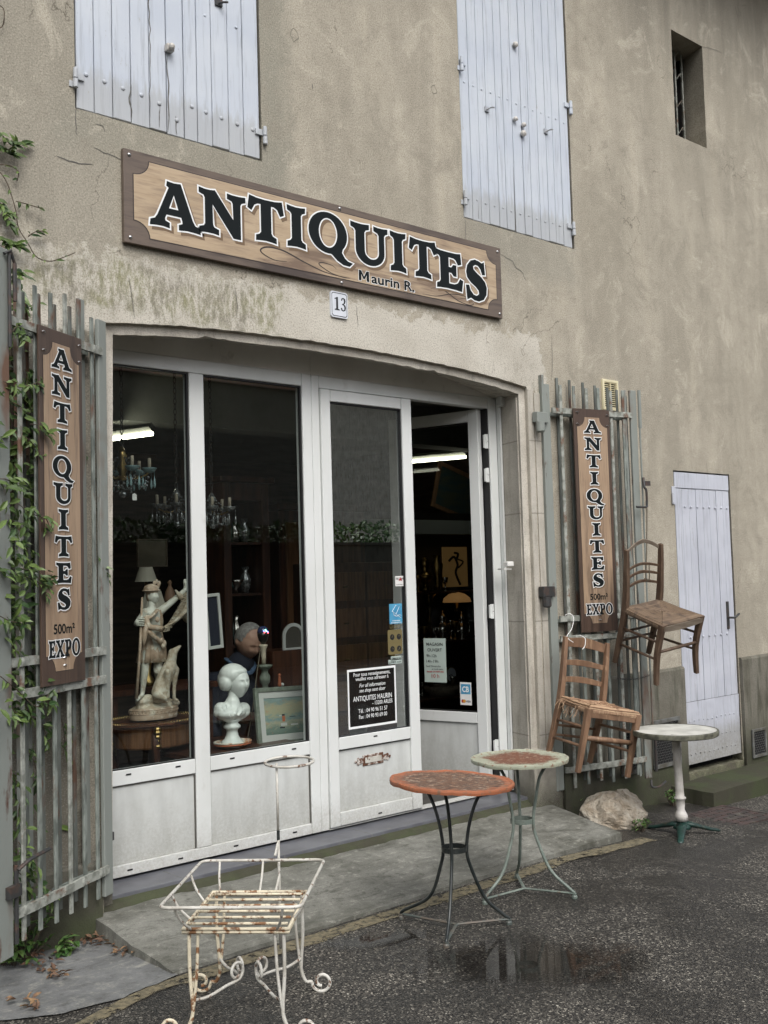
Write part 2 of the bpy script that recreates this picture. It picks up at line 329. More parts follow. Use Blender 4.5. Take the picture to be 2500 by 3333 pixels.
def asphalt():
    m, nt, bs = nodes('asphalt'); co = coords(nt, world=True)
    v = N(nt, 'ShaderNodeTexVoronoi', i_Scale=135.0); nt.links.new(co, v.inputs['Vector'])
    v2 = N(nt, 'ShaderNodeTexVoronoi', i_Scale=46.0); nt.links.new(co, v2.inputs['Vector'])
    sp = N(nt, 'ShaderNodeSeparateColor'); nt.links.new(v.outputs['Color'], sp.inputs[0])
    sp2 = N(nt, 'ShaderNodeSeparateColor'); nt.links.new(v2.outputs['Color'], sp2.inputs[0])
    big = nz(nt, co, 1.3, 5, .6, .5); mid = nz(nt, co, 9, 5)
    c = mixc(nt, ramp(nt, sp.outputs[0], [(.2, 0.), (.95, 1.)]), (.014, .0135, .0125), (.10, .092, .078))
    c = mixc(nt, ramp(nt, sp.outputs[1], [(.89, 0.), (.94, 1.)]), c, (.30, .28, .235))
    st = mth(nt, 'MULTIPLY', ramp(nt, sp2.outputs[1], [(.965, 0.), (.975, 1.)]), ramp(nt, v2.outputs['Distance'], [(.20, 1.), (.30, 0.)]))
    c = mixc(nt, st, c, (.45, .43, .37))
    wet = ramp(nt, big, [(.44, 1.), (.58, 0.)])
    c = mixc(nt, mth(nt, 'MULTIPLY', wet, .55), c, (.012, .012, .012))
    sep = N(nt, 'ShaderNodeSeparateXYZ'); nt.links.new(co, sep.inputs[0])
    edge = mth(nt, 'ADD', mth(nt, 'MULTIPLY', sep.outputs['Y'], 1.0), mth(nt, 'MULTIPLY', mid, .35))
    dirt = mth(nt, 'MULTIPLY', ramp(nt, edge, [(-.35+.5, 0.), (.5, 1.)]), .8)
    c = mixc(nt, ramp(nt, edge, [(0., 0.), (.18, .85)]), c, mixc(nt, ramp(nt, mid, [(.4, 0.), (.6, 1.)]), (.035, .033, .024), (.05, .055, .028)))
    nt.links.new(c, bs.inputs['Base Color'])
    r = mixc(nt, wet, (.78, .78, .78), (.36, .36, .36)); nt.links.new(r, bs.inputs['Roughness'])
    bs.inputs['Specular IOR Level'].default_value = .4
    bump(nt, bs, mth(nt, 'ADD', mth(nt, 'MULTIPLY', v.outputs['Distance'], 1.0), mth(nt, 'MULTIPLY', mid, .5)), .8, .006); MATS['asphalt'] = m
asphalt()
def concrete(name, a, b, dark, rough=.8, sc=3):
    m, nt, bs = nodes(name); co = coords(nt, world=True)
    n1 = nz(nt, co, sc, 6, .65, .6); n2 = nz(nt, co, 16, 6, .75); n3 = nz(nt, co, 150, 3, .7)
    c = mixc(nt, ramp(nt, n1, [(.36, 0.), (.62, 1.)]), a, b)
    st = nz(nt, coords(nt, (1.2, 5, 1), True), 4, 8, .8, .8)
    c = mixc(nt, ramp(nt, st, [(.52, 0.), (.64, .6)]), c, dark)
    c = mixc(nt, ramp(nt, st, [(.34, .7), (.44, 0.)]), c, (.33, .325, .285))
    c = mixc(nt, ramp(nt, n2, [(.54, 0.), (.68, .8)]), c, dark)
    c = mixc(nt, ramp(nt, n2, [(.30, .8), (.44, 0.)]), c, (.36, .355, .31))
    c = mixc(nt, ramp(nt, n3, [(.34, .5), (.46, 0.)]), c, dark)
    c = mixc(nt, ramp(nt, n3, [(.64, 0.), (.7, .5)]), c, (.36, .35, .31))
    nt.links.new(c, bs.inputs['Base Color']); nt.links.new(ramp(nt, n1, [(.4, rough-.25), (.6, rough)]), bs.inputs['Roughness'])
    bump(nt, bs, mth(nt, 'ADD', n2, mth(nt, 'MULTIPLY', n3, .4)), .4, .006); MATS[name] = m
concrete('slab', (.10, .10, .082), (.21, .21, .185), (.055, .055, .043), sc=2.4)
concrete('slab_edge', (.16, .16, .14), (.22, .215, .19), (.09, .088, .07))
concrete('patch', (.15, .155, .155), (.19, .195, .195), (.09, .09, .085), .6)
def worn(name, c1, c2):
    m = bpy.data.materials.new(name); m.use_nodes = True; nt = m.node_tree; bs = nt.nodes['Principled BSDF']; co = coords(nt, world=True)
    c = mixc(nt, ramp(nt, nz(nt, co, 40, 5, .7), [(.4, 0.), (.6, 1.)]), c1, c2); nt.links.new(c, bs.inputs['Base Color']); bs.inputs['Roughness'].default_value = .85
    t = N(nt, 'ShaderNodeBsdfTransparent'); mx = N(nt, 'ShaderNodeMixShader')
    nt.links.new(ramp(nt, nz(nt, co, 13, 6, .75), [(.42, 0.), (.48, 1.)]), mx.inputs[0]); nt.links.new(t.outputs[0], mx.inputs[1]); nt.links.new(bs.outputs[0], mx.inputs[2])
    nt.links.new(mx.outputs[0], nt.nodes['Material Output'].inputs[0]); MATS[name] = m
worn('yellow_paint', (.20, .17, .105), (.10, .09, .06))
def puddle_mat():
    m = bpy.data.materials.new('puddle_water'); m.use_nodes = True; nt = m.node_tree; bs = nt.nodes['Principled BSDF']; co = coords(nt, world=True)
    bs.inputs['Base Color'].default_value = (.016, .014, .012, 1); bs.inputs['Roughness'].default_value = .03; bs.inputs['IOR'].default_value = 1.33
    bs.inputs['Specular IOR Level'].default_value = .8
    t = N(nt, 'ShaderNodeBsdfTransparent'); mx = N(nt, 'ShaderNodeMixShader')
    tc = N(nt, 'ShaderNodeTexCoord'); ln = N(nt, 'ShaderNodeVectorMath', operation='LENGTH'); nt.links.new(tc.outputs['Object'], ln.inputs[0])
    uv = N(nt, 'ShaderNodeUVMap')
    ln2 = N(nt, 'ShaderNodeVectorMath', operation='LENGTH'); nt.links.new(uv.outputs[0], ln2.inputs[0])
    d = mth(nt, 'ADD', mth(nt, 'SUBTRACT', 1.0, ln2.outputs['Value']), mth(nt, 'MULTIPLY', mth(nt, 'SUBTRACT', nz(nt, co, 5, 6, .7), .5), 1.3))
    fine = mth(nt, 'MULTIPLY', mth(nt, 'SUBTRACT', nz(nt, co, 90, 3, .7), .5), .9)
    nt.links.new(ramp(nt, mth(nt, 'ADD', d, fine), [(.12, 0.), (.85, .80)]), mx.inputs[0])
    nt.links.new(t.outputs[0], mx.inputs[1]); nt.links.new(bs.outputs[0], mx.inputs[2]); nt.links.new(mx.outputs[0], nt.nodes['Material Output'].inputs[0]); MATS['puddle'] = m
puddle_mat()
def leaf_mat(name, a, b):
    m, nt, bs = nodes(name); gi = N(nt, 'ShaderNodeNewGeometry')
    c = mixc(nt, gi.outputs['Random Per Island'], a, b); nt.links.new(c, bs.inputs['Base Color']); bs.inputs['Roughness'].default_value = .45
    MATS[name] = m
leaf_mat('vine_leaf', (.022, .055, .014), (.12, .18, .045)); leaf_mat('weed_leaf', (.04, .10, .025), (.10, .16, .04)); leaf_mat('hedge_leaf', (.03, .09, .02), (.09, .17, .03))
def rock_mat():
    m, nt, bs = nodes('rock'); co = coords(nt)
    n1 = nz(nt, co, 6, 8, .65, 1.2); n2 = nz(nt, co, 22, 6, .7)
    c = mixc(nt, ramp(nt, n1, [(.35, 0.), (.62, 1.)]), (.25, .20, .14), (.46, .42, .35))
    c = mixc(nt, ramp(nt, n2, [(.3, .8), (.45, 0.)]), c, (.07, .05, .033)); c = mixc(nt, ramp(nt, n1, [(.62, 0.), (.72, .8)]), c, (.30, .19, .10))
    nt.links.new(c, bs.inputs['Base Color']); bs.inputs['Roughness'].default_value = .8; bump(nt, bs, mth(nt, 'ADD', n1, n2), .8, .02); MATS['rock'] = m
rock_mat()
def table_top_mat(name, rim, mid, dark, r0, r1):
    """paint left at the rim, rust and bare patches in the middle"""
    m, nt, bs = nodes(name); co = coords(nt); sep = N(nt, 'ShaderNodeSeparateXYZ'); nt.links.new(co, sep.inputs[0])
    cx = N(nt, 'ShaderNodeCombineXYZ'); nt.links.new(sep.outputs[0], cx.inputs[0]); nt.links.new(sep.outputs[1], cx.inputs[1])
    ln = N(nt, 'ShaderNodeVectorMath', operation='LENGTH'); nt.links.new(cx.outputs[0], ln.inputs[0])
    d = mth(nt, 'ADD', ln.outputs['Value'], mth(nt, 'MULTIPLY', mth(nt, 'SUBTRACT', nz(nt, co, 9, 8, .8, .5), .5), .30))
    c = mixc(nt, ramp(nt, nz(nt, coords(nt, (1, 3, 1)), 17, 6, .75), [(.42, 0.), (.58, 1.)]), mid, dark)
    c = mixc(nt, ramp(nt, nz(nt, co, 28, 5, .8), [(.54, 0.), (.62, .9)]), c, (.42, .33, .25))
    c = mixc(nt, ramp(nt, d, [(r0, 0.), (r1, 1.)]), c, mixc(nt, ramp(nt, nz(nt, co, 34, 6, .8), [(.54, 0.), (.60, 1.)]), rim, mid))
    nt.links.new(c, bs.inputs['Base Color']); bs.inputs['Roughness'].default_value = .55; bump(nt, bs, nz(nt, co, 60, 5, .7), .5, .003); MATS[name] = m
table_top_mat('top_orange', (.36, .125, .06), (.21, .115, .07), (.07, .045, .035), .235, .285)
table_top_mat('top_green', (.36, .38, .29), (.19, .075, .04), (.13, .05, .028), .165, .205)
M('top_white', (.62, .62, .57), .5, (.42, .42, .38), 7, .4, .65, c3=(.12, .11, .08), s3=16, lo3=.62, hi3=.72)
M('rim_dark', (.06, .06, .045), .6, (.15, .15, .11), 20)

# ------------------------------------------------------------------ mesh building
class MB:
    def __init__(s): s.v = []; s.f = []; s.mi = []; s.cur = 0; s.M = None; s.uv = None; s.rs = 1.0
    def add(s, vs, fs):
        o = len(s.v)
        s.v += [(s.M @ Vector(q)) if s.M else Vector(q) for q in vs]
        s.f += [tuple(i+o for i in f) for f in fs]; s.mi += [s.cur]*len(fs); return s
    def box(s, a, b, bev=0):
        x0, y0, z0 = [min(p, q) for p, q in zip(a, b)]; x1, y1, z1 = [max(p, q) for p, q in zip(a, b)]
        if bev <= 0:
            return s.add([(x0,y0,z0),(x1,y0,z0),(x1,y1,z0),(x0,y1,z0),(x0,y0,z1),(x1,y0,z1),(x1,y1,z1),(x0,y1,z1)],
                         [(0,3,2,1),(4,5,6,7),(0,1,5,4),(1,2,6,5),(2,3,7,6),(3,0,4,7)])
        # bevelled box: 24 verts
        e = min(bev, (x1-x0)/2.1, (y1-y0)/2.1, (z1-z0)/2.1)
        vs = []; idx = {}
        X, Y, Z = (x0, x1), (y0, y1), (z0, z1)
        for i in (0, 1):
            for j in (0, 1):
                for k in (0, 1):
                    p = [X[i], Y[j], Z[k]]; sg = [e if t == 0 else -e for t in (i, j, k)]
                    for ax in range(3):
                        q = [p[a] + (sg[a] if a != ax else 0) for a in range(3)]
                        idx[(i, j, k, ax)] = len(vs); vs.append(q)
        g = lambda *t: idx[t]; fs = []
        for i in (0, 1): fs.append((g(i,0,0,0), g(i,1,0,0), g(i,1,1,0), g(i,0,1,0)) if i else (g(i,0,0,0), g(i,0,1,0), g(i,1,1,0), g(i,1,0,0)))
        for j in (0, 1): fs.append((g(0,j,0,1), g(0,j,1,1), g(1,j,1,1), g(1,j,0,1)) if j else (g(0,j,0,1), g(1,j,0,1), g(1,j,1,1), g(0,j,1,1)))
        for k in (0, 1): fs.append((g(0,0,k,2), g(1,0,k,2), g(1,1,k,2), g(0,1,k,2)) if k else (g(0,0,k,2), g(0,1,k,2), g(1,1,k,2), g(1,0,k,2)))
        for i in (0, 1):
            for j in (0, 1): fs.append((g(i,j,0,0), g(i,j,1,0), g(i,j,1,1), g(i,j,0,1)))
            for k in (0, 1): fs.append((g(i,0,k,0), g(i,1,k,0), g(i,1,k,2), g(i,0,k,2)))
        for j in (0, 1):
            for k in (0, 1): fs.append((g(0,j,k,1), g(1,j,k,1), g(1,j,k,2), g(0,j,k,2)))
        for i in (0, 1):
            for j in (0, 1):
                for k in (0, 1): fs.append((g(i,j,k,0), g(i,j,k,1), g(i,j,k,2)))
        return s.add(vs, fs)
    def tube(s, pts, r, n=8, caps=True, flat=1.0, closed=False):
        pts = [Vector(p) for p in pts]; m = len(pts); rs = r if isinstance(r, (list, tuple)) else [r]*m
        up = None; rings = []
        for i, p in enumerate(pts):
            if closed: t = pts[(i+1) % m]-pts[i-1]
            else: t = (pts[min(i+1, m-1)]-pts[max(i-1, 0)])
            t = t.normalized() if t.length > 1e-9 else Vector((0, 0, 1))
            if up is None: up = Vector((0, 0, 1)) if abs(t.z) < .9 else Vector((1, 0, 0))
            a = t.cross(up)
            a = a.normalized() if a.length > 1e-6 else t.orthogonal().normalized()
            b = a.cross(t).normalized(); up = b
            rings.append([p + a*(cos(2*pi*k/n)*rs[i]) + b*(sin(2*pi*k/n)*rs[i]*flat) for k in range(n)])
        vs = [q for rg in rings for q in rg]; fs = []
        for i in range(m if closed else m-1):
            j = (i+1) % m
            for k in range(n): fs.append((i*n+k, i*n+(k+1) % n, j*n+(k+1) % n, j*n+k))
        if caps and not closed: fs += [tuple(range(n))[::-1], tuple((m-1)*n+k for k in range(n))]
        return s.add(vs, fs)
    def lathe(s, prof, c=(0, 0, 0), n=24, sx=1, sy=1, ax=None, caps=True):
        vs = []; fs = []; m = len(prof); c = Vector(c)
        R = ax if ax else Matrix.Identity(3)
        for (r, z) in prof:
            for k in range(n): vs.append(c + R @ Vector((r*cos(2*pi*k/n)*sx, r*sin(2*pi*k/n)*sy, z)))
        for i in range(m-1):
            for k in range(n): fs.append((i*n+k, i*n+(k+1) % n, (i+1)*n+(k+1) % n, (i+1)*n+k))
        if caps: fs += [tuple(range(n))[::-1], tuple((m-1)*n+k for k in range(n))]
        return s.add(vs, fs)
    def ell(s, c, r, n=12, m=8, R=None):
        r = (r, r, r) if isinstance(r, (int, float)) else r; c = Vector(c); vs = []; fs = []
        for i in range(1, m):
            a = pi*i/m
            for k in range(n):
                q = Vector((r[0]*sin(a)*cos(2*pi*k/n), r[1]*sin(a)*sin(2*pi*k/n), r[2]*cos(a)))
                vs.append(c + (R @ q if R else q))
        T = Vector((0, 0, r[2])); vs += [c + (R @ T if R else T), c - (R @ T if R else T)]
        for i in range(m-2):
            for k in range(n): fs.append((i*n+k, (i+1)*n+k, (i+1)*n+(k+1) % n, i*n+(k+1) % n))
        for k in range(n):
            fs.append((len(vs)-2, k, (k+1) % n)); fs.append((len(vs)-1, (m-2)*n+(k+1) % n, (m-2)*n+k))
        return s.add(vs, fs)
    def cap(s, a, ra, b, rb, n=10):
        ra *= s.rs; rb *= s.rs; a, b = Vector(a), Vector(b); d = (b-a); L = d.length; t = d.normalized() if L > 1e-6 else Vector((0, 0, 1)); pts = []; rs = []
        for k in range(1, 5): an = pi/2*k/4; pts.append(a-t*(ra*cos(an))); rs.append(max(1e-4, ra*sin(an)))
        for k in range(4): an = pi/2*k/4; pts.append(b+t*(rb*sin(an))); rs.append(rb*cos(an))
        return s.tube(pts, rs, n)
    def plate(s, loops, T, depth=0.0):
        """2-D loops (first outer, others holes) placed by T(u,v,w); w=0 front, w=depth back"""
        pl = [[Vector((u, v, 0)) for u, v in lp] for lp in loops]
        tris = tessellate_polygon(pl); flat = [q for lp in pl for q in lp]; n = len(flat)
        vs = [T(q.x, q.y, 0) for q in flat]; fs = [tuple(t) for t in tris]
        if depth:
            vs += [T(q.x, q.y, depth) for q in flat]; fs += [tuple(i+n for i in t[::-1]) for t in tris]
            o = 0
            for lp in pl:
                L = len(lp)
                for i in range(L): fs.append((o+i, o+(i+1) % L, n+o+(i+1) % L, n+o+i))
                o += L
        return s.add(vs, fs)
    def build(s, name, mat, parent=None, smooth=False, bevel=0, remesh=0, subsurf=0, loc=None):
        if DRAW[0]: s.v = [WM(v) for v in s.v]; loc = WM(loc) if loc else None
        if parent is not None: off = world_loc(parent)
        else: off = Vector(loc) if loc else Vector((0, 0, 0))
        me = bpy.data.meshes.new(name); me.from_pydata([v-off for v in s.v], [], s.f); 
        mats = mat if isinstance(mat, (list, tuple)) else [mat]
        for mm in mats: me.materials.append(MATS[mm] if isinstance(mm, str) else mm)
        me.polygons.foreach_set('material_index', s.mi)
        if smooth: me.polygons.foreach_set('use_smooth', [True]*len(me.polygons))
        me.update()
        import bmesh
        bm = bmesh.new(); bm.from_mesh(me); bmesh.ops.recalc_face_normals(bm, faces=bm.faces); bm.to_mesh(me); bm.free()
        o = bpy.data.objects.new(name, me); COL.objects.link(o)
        if parent is not None: o.parent = parent
        else: o.location = off
        if remesh:
            md = o.modifiers.new('r', 'REMESH'); md.mode = 'VOXEL'; md.voxel_size = remesh; md.use_smooth_shade = True
            sm = o.modifiers.new('s', 'SMOOTH'); sm.factor = .5; sm.iterations = 3
        if bevel:
            b = o.modifiers.new('b', 'BEVEL'); b.width = bevel; b.segments = 2; b.limit_method = 'ANGLE'
        if subsurf:
            b = o.modifiers.new('ss', 'SUBSURF'); b.levels = subsurf; b.render_levels = subsurf
        return o
def build_each(b, name, mat, parent, **kw):
    # every separate piece of b becomes a part of its own
    n = len(b.v); p = list(range(n))
    def f(a):
        while p[a] != a: p[a] = p[p[a]]; a = p[a]
        return a
    for fc in b.f:
        for q in fc[1:]: p[f(q)] = f(fc[0])
    gr = {}
    for i, fc in enumerate(b.f): gr.setdefault(f(fc[0]), []).append(i)
    out = []
    for ids in gr.values():
        m = MB(); idx = {}
        for i in ids:
            for q in b.f[i]:
                if q not in idx: idx[q] = len(m.v); m.v.append(b.v[q])
            m.f.append(tuple(idx[q] for q in b.f[i])); m.mi.append(b.mi[i])
        out.append(m.build(name, mat, parent, **kw))
    return out
def world_loc(o):
    L = Vector((0, 0, 0))
    while o is not None: L += o.location; o = o.parent
    return L
def tag(o, label=None, cat=None, group=None, kind=None):
    if label: o['label'] = label
    if cat: o['category'] = cat
    if group: o['group'] = group
    if kind: o['kind'] = kind
    return o
def thing(name, label, cat, loc=(0, 0, 0), group=None):
    o = bpy.data.objects.new(name, None); COL.objects.link(o); o.location = WM(loc) if DRAW[0] else loc; o.empty_display_size = .1
    return tag(o, label, cat, group)
def smooth_path(pts, k=6):
    P = [Vector(p) for p in pts]; out = []
    for i in range(len(P)-1):
        p0, p1, p2, p3 = P[max(i-1, 0)], P[i], P[i+1], P[min(i+2, len(P)-1)]
        for j in range(k):
            t = j/k; out.append(.5*((2*p1)+(p2-p0)*t+(2*p0-5*p1+4*p2-p3)*t*t+(3*p1-p0-3*p2+p3)*t*t*t))
    return out+[P[-1]]
def TXZ(y, sgn=1): return lambda u, v, w: (u, y+w*sgn, v)      # a plate facing the street at depth y

# ================================================================== SETTING: ground
def ground():
    b = MB(); xs = [-40, -12, -6, -3]+[x*.5-1 for x in range(0, 27)]+[14, 18, 30, 60]; ys = [-40, -12.5, -11, -6, -3, -1.5, -.6, 0, .3]
    for j in ys:
        for x in xs: b.v.append(Vector((x, j, ground_z(x) if x < 12 else ground_z(12))))
    n = len(xs)
    for j in range(len(ys)-1):
        for i in range(n-1): b.f.append((j*n+i, j*n+i+1, (j+1)*n+i+1, (j+1)*n+i)); b.mi.append(0)
    tag(b.build('street', 'asphalt'), kind='structure')
ground()
def jag(pts, amp, step=.03, closed=True, seed=0):
    """subdivide a 2-D outline and roughen it"""
    out = []; n = len(pts)
    for i in range(n if closed else n-1):
        a, c = Vector((*pts[i], 0)), Vector((*pts[(i+1) % n], 0)); L = (c-a).length; k = max(1, int(L/step)); nn = Vector((-(c-a).y, (c-a).x, 0)).normalized()
        for j in range(k):
            q = a.lerp(c, j/k); d = noise.noise(Vector((q.x*9+seed, q.y*9, 0)))*amp + noise.noise(Vector((q.x*35, q.y*35+seed, 3)))*amp*.5
            q = q + nn*(d if 0 < j else 0); out.append((q.x, q.y))
    return out
# sloping concrete apron in front of the shop door
SLAB = [(2.473, .06), (2.482, -.741), (5.83, -.70), (5.96, .06)]
def apron():
    top = MB(); pl = jag(SLAB, .012, .06, seed=4)
    def zt(x, y): return -.05 - (.06-y)/.78*.085
    tris = tessellate_polygon([[Vector((x, y, 0)) for x, y in pl]]); n = len(pl)
    nx, ny = 60, 14
    # top as a fine grid between the four corners
    A, B_, C_, D_ = [Vector((x, y, 0)) for x, y in SLAB]
    vs = []; fs = []
    for i in range(nx+1):
        for j in range(ny+1):
            u, v = i/nx, j/ny; q = A.lerp(D_, u).lerp(B_.lerp(C_, u), v)
            if v == 1: q.y += noise.noise(Vector((q.x*9, 0, 1)))*.012
            if u == 0: q.x += noise.noise(Vector((0, q.y*9, 5)))*.012
            z = zt(q.x, q.y) + noise.noise(q*4)*.006
            if v > .97 or u < .005 or u > .995: z -= .006
            vs.append((q.x, q.y, z))
    for i in range(nx):
        for j in range(ny): fs.append((i*(ny+1)+j, i*(ny+1)+j+1, (i+1)*(ny+1)+j+1, (i+1)*(ny+1)+j))
    m = len(vs); edge = [i*(ny+1)+ny for i in range(nx+1)]; left = [j for j in range(ny+1)]; right = [nx*(ny+1)+j for j in range(ny, -1, -1)]
    loop = left+edge[1:]+right[1:]
    vs += [(vs[i][0], vs[i][1], -.42) for i in loop]
    for k in range(len(loop)-1): fs.append((loop[k], loop[k+1], m+k+1, m+k))
    top.add(vs, fs); tag(top.build('concrete_apron', 'slab', smooth=False), kind='structure')
    t = MB()
    x0, x1 = 2.50, 5.86
    t.box((x0, .067, -.3), (x1, .49, -.004)); o = t.build('threshold', 'threshold_tile', bevel=.003); tag(o, kind='structure')
    m2 = MB()
    for x in (3.03, 3.69, 4.35, 5.01): m2.box((x, .0665, -.02), (x+.003, .29, -.0032))
    build_each(m2, 'tile_joint', 'slab_edge', o)
    r = MB(); q = []
    vs = []; fs = []
    for i in range(61):
        x = 2.475+i*.0567; d = noise.noise(Vector((x*14, 0, 0)))*.012
        vs += [(x, .0665, -.022+d*.3), (x, .036+d, -.034), (x, .01+d*2, -.056)]
    for i in range(60):
        for k in (0, 1): fs.append((i*3+k, i*3+k+1, i*3+k+4, i*3+k+3))
    r.add(vs, fs); r.build('mortar_fillet', 'stepstone', o)
    # worn yellow line along the foot of the apron
    y = MB(); N_ = 90; vs = []; fs = []
    path = smooth_path([(1.75, -1.02, 0), (2.1, -.87, 0), (2.46, -.785, 0), (3.2, -.775, 0), (4.0, -.765, 0), (4.9, -.755, 0), (5.7, -.745, 0), (6.02, -.73, 0)], 14)
    for i, pt in enumerate(path):
        wv = noise.noise(pt*7)*.02; wid = (.10 if pt.x > 2.5 else .07) + noise.noise(pt*5+Vector((9, 0, 0)))*.03
        vs += [(pt.x, pt.y+.012, ground_z(pt.x)+.004), (pt.x, pt.y-wid+wv, ground_z(pt.x)+.004)]
    for i in range(len(path)-1): fs.append((2*i, 2*i+1, 2*i+3, 2*i+2))
    y.add(vs, fs); tag(y.build('yellow_line', 'yellow_paint'), kind='structure')
    # concrete patch left of the apron
    p = MB(); pl = jag([(1.85, .06), (2.50, .05), (2.50, -.76), (2.2, -.83), (1.95, -.80), (1.6, -.6), (1.55, -.1)], .025, .04, seed=8)
    tr = tessellate_polygon([[Vector((x, yy, 0)) for x, yy in pl]])
    p.add([(x, yy, -.152) for x, yy in pl], [tuple(t_) for t_ in tr]); tag(p.build('pavement', 'patch'), kind='structure')
apron()
def puddle(name, c, rx, ry, rot):
    b = MB(); R = Matrix.Rotation(rot, 3, 'Z'); n = 48; vs = []; fs = []; uvs = []
    for ring in range(1, 9):
        for k in range(n):
            a = 2*pi*k/n; d = ring/8; q = R @ Vector((cos(a)*rx*d, sin(a)*ry*d, 0)); x = c[0]+q.x
            vs.append((x, c[1]+q.y, ground_z(x)+(.003 if c[0] > 2.5 else .0115))); uvs.append((cos(a)*d, sin(a)*d))
    vs.append((c[0], c[1], ground_z(c[0])+(.003 if c[0] > 2.5 else .0115))); uvs.append((0, 0))
    for r in range(7):
        for k in range(n): fs.append((r*n+k, r*n+(k+1) % n, (r+1)*n+(k+1) % n, (r+1)*n+k))
    for k in range(n): fs.append((len(vs)-1, (k+1) % n, k))
    b.add(vs, fs); o = b.build(name, 'puddle'); me = o.data; ul = me.uv_layers.new(name='UVMap')
    for lp in me.loops: ul.data[lp.index].uv = uvs[lp.vertex_index]
    tag(o, kind='structure')
puddle('puddle', (3.70, -1.76), .70, .40, radians(-44))
puddle('puddle', (3.42, -1.06), .36, .15, radians(-25))

# far side of the street: what the panes and the puddle mirror
def opposite():
    o = thing('garden_wall', 'long rendered wall across the street, mirrored in the shop panes', 'wall', (4, -13, -.2))
    b = MB(); b.box((-25, -13.4, -.8), (40, -13, 2.3)); b.build('wall', 'old_wall', o)
    b = MB(); b.box((-25, -13.45, 2.3), (40, -12.95, 2.36)); b.build('coping', 'old_wall', o)
    h = thing('house', 'long plain house front behind the hedge across the street', 'house', (4, -31, -.2))
    b = MB(); b.box((-30, -40, -.8), (60, -31, 9.6)); b.build('wall', 'far_wall', h)
    b = MB(); b.add([(-30.3, -40.3, 9.6), (60.3, -40.3, 9.6), (60.3, -30.6, 9.6), (-30.3, -30.6, 9.6), (-30.3, -35.5, 11.5), (60.3, -35.5, 11.5)], [(0, 1, 5, 4), (2, 3, 4, 5), (0, 4, 3), (1, 2, 5), (0, 3, 2, 1)]); b.build('roof', 'terracotta', h)
    g = MB(); rnd = random.Random(3)
    for k in range(16000):
        x = rnd.uniform(-22, 36); y = -13.9+rnd.gauss(0, .3); z = 2.25+rnd.random()*(.55+.35*noise.noise(Vector((x*.5, 0, 0))))
        s_ = .07; d = Vector((rnd.uniform(-1, 1), rnd.uniform(-1, 1), rnd.uniform(-1, 1))).normalized(); e = d.orthogonal().normalized()
        q = Vector((x, y, z)); g.add([q, q+d*s_+e*s_*.4, q+d*s_*2, q+d*s_-e*s_*.4], [(0, 1, 2, 3)])
    tag(g.build('hedge', 'hedge_leaf', loc=(4, -13.9, 0)), 'long green hedge behind the wall across the street', 'hedge')
opposite()

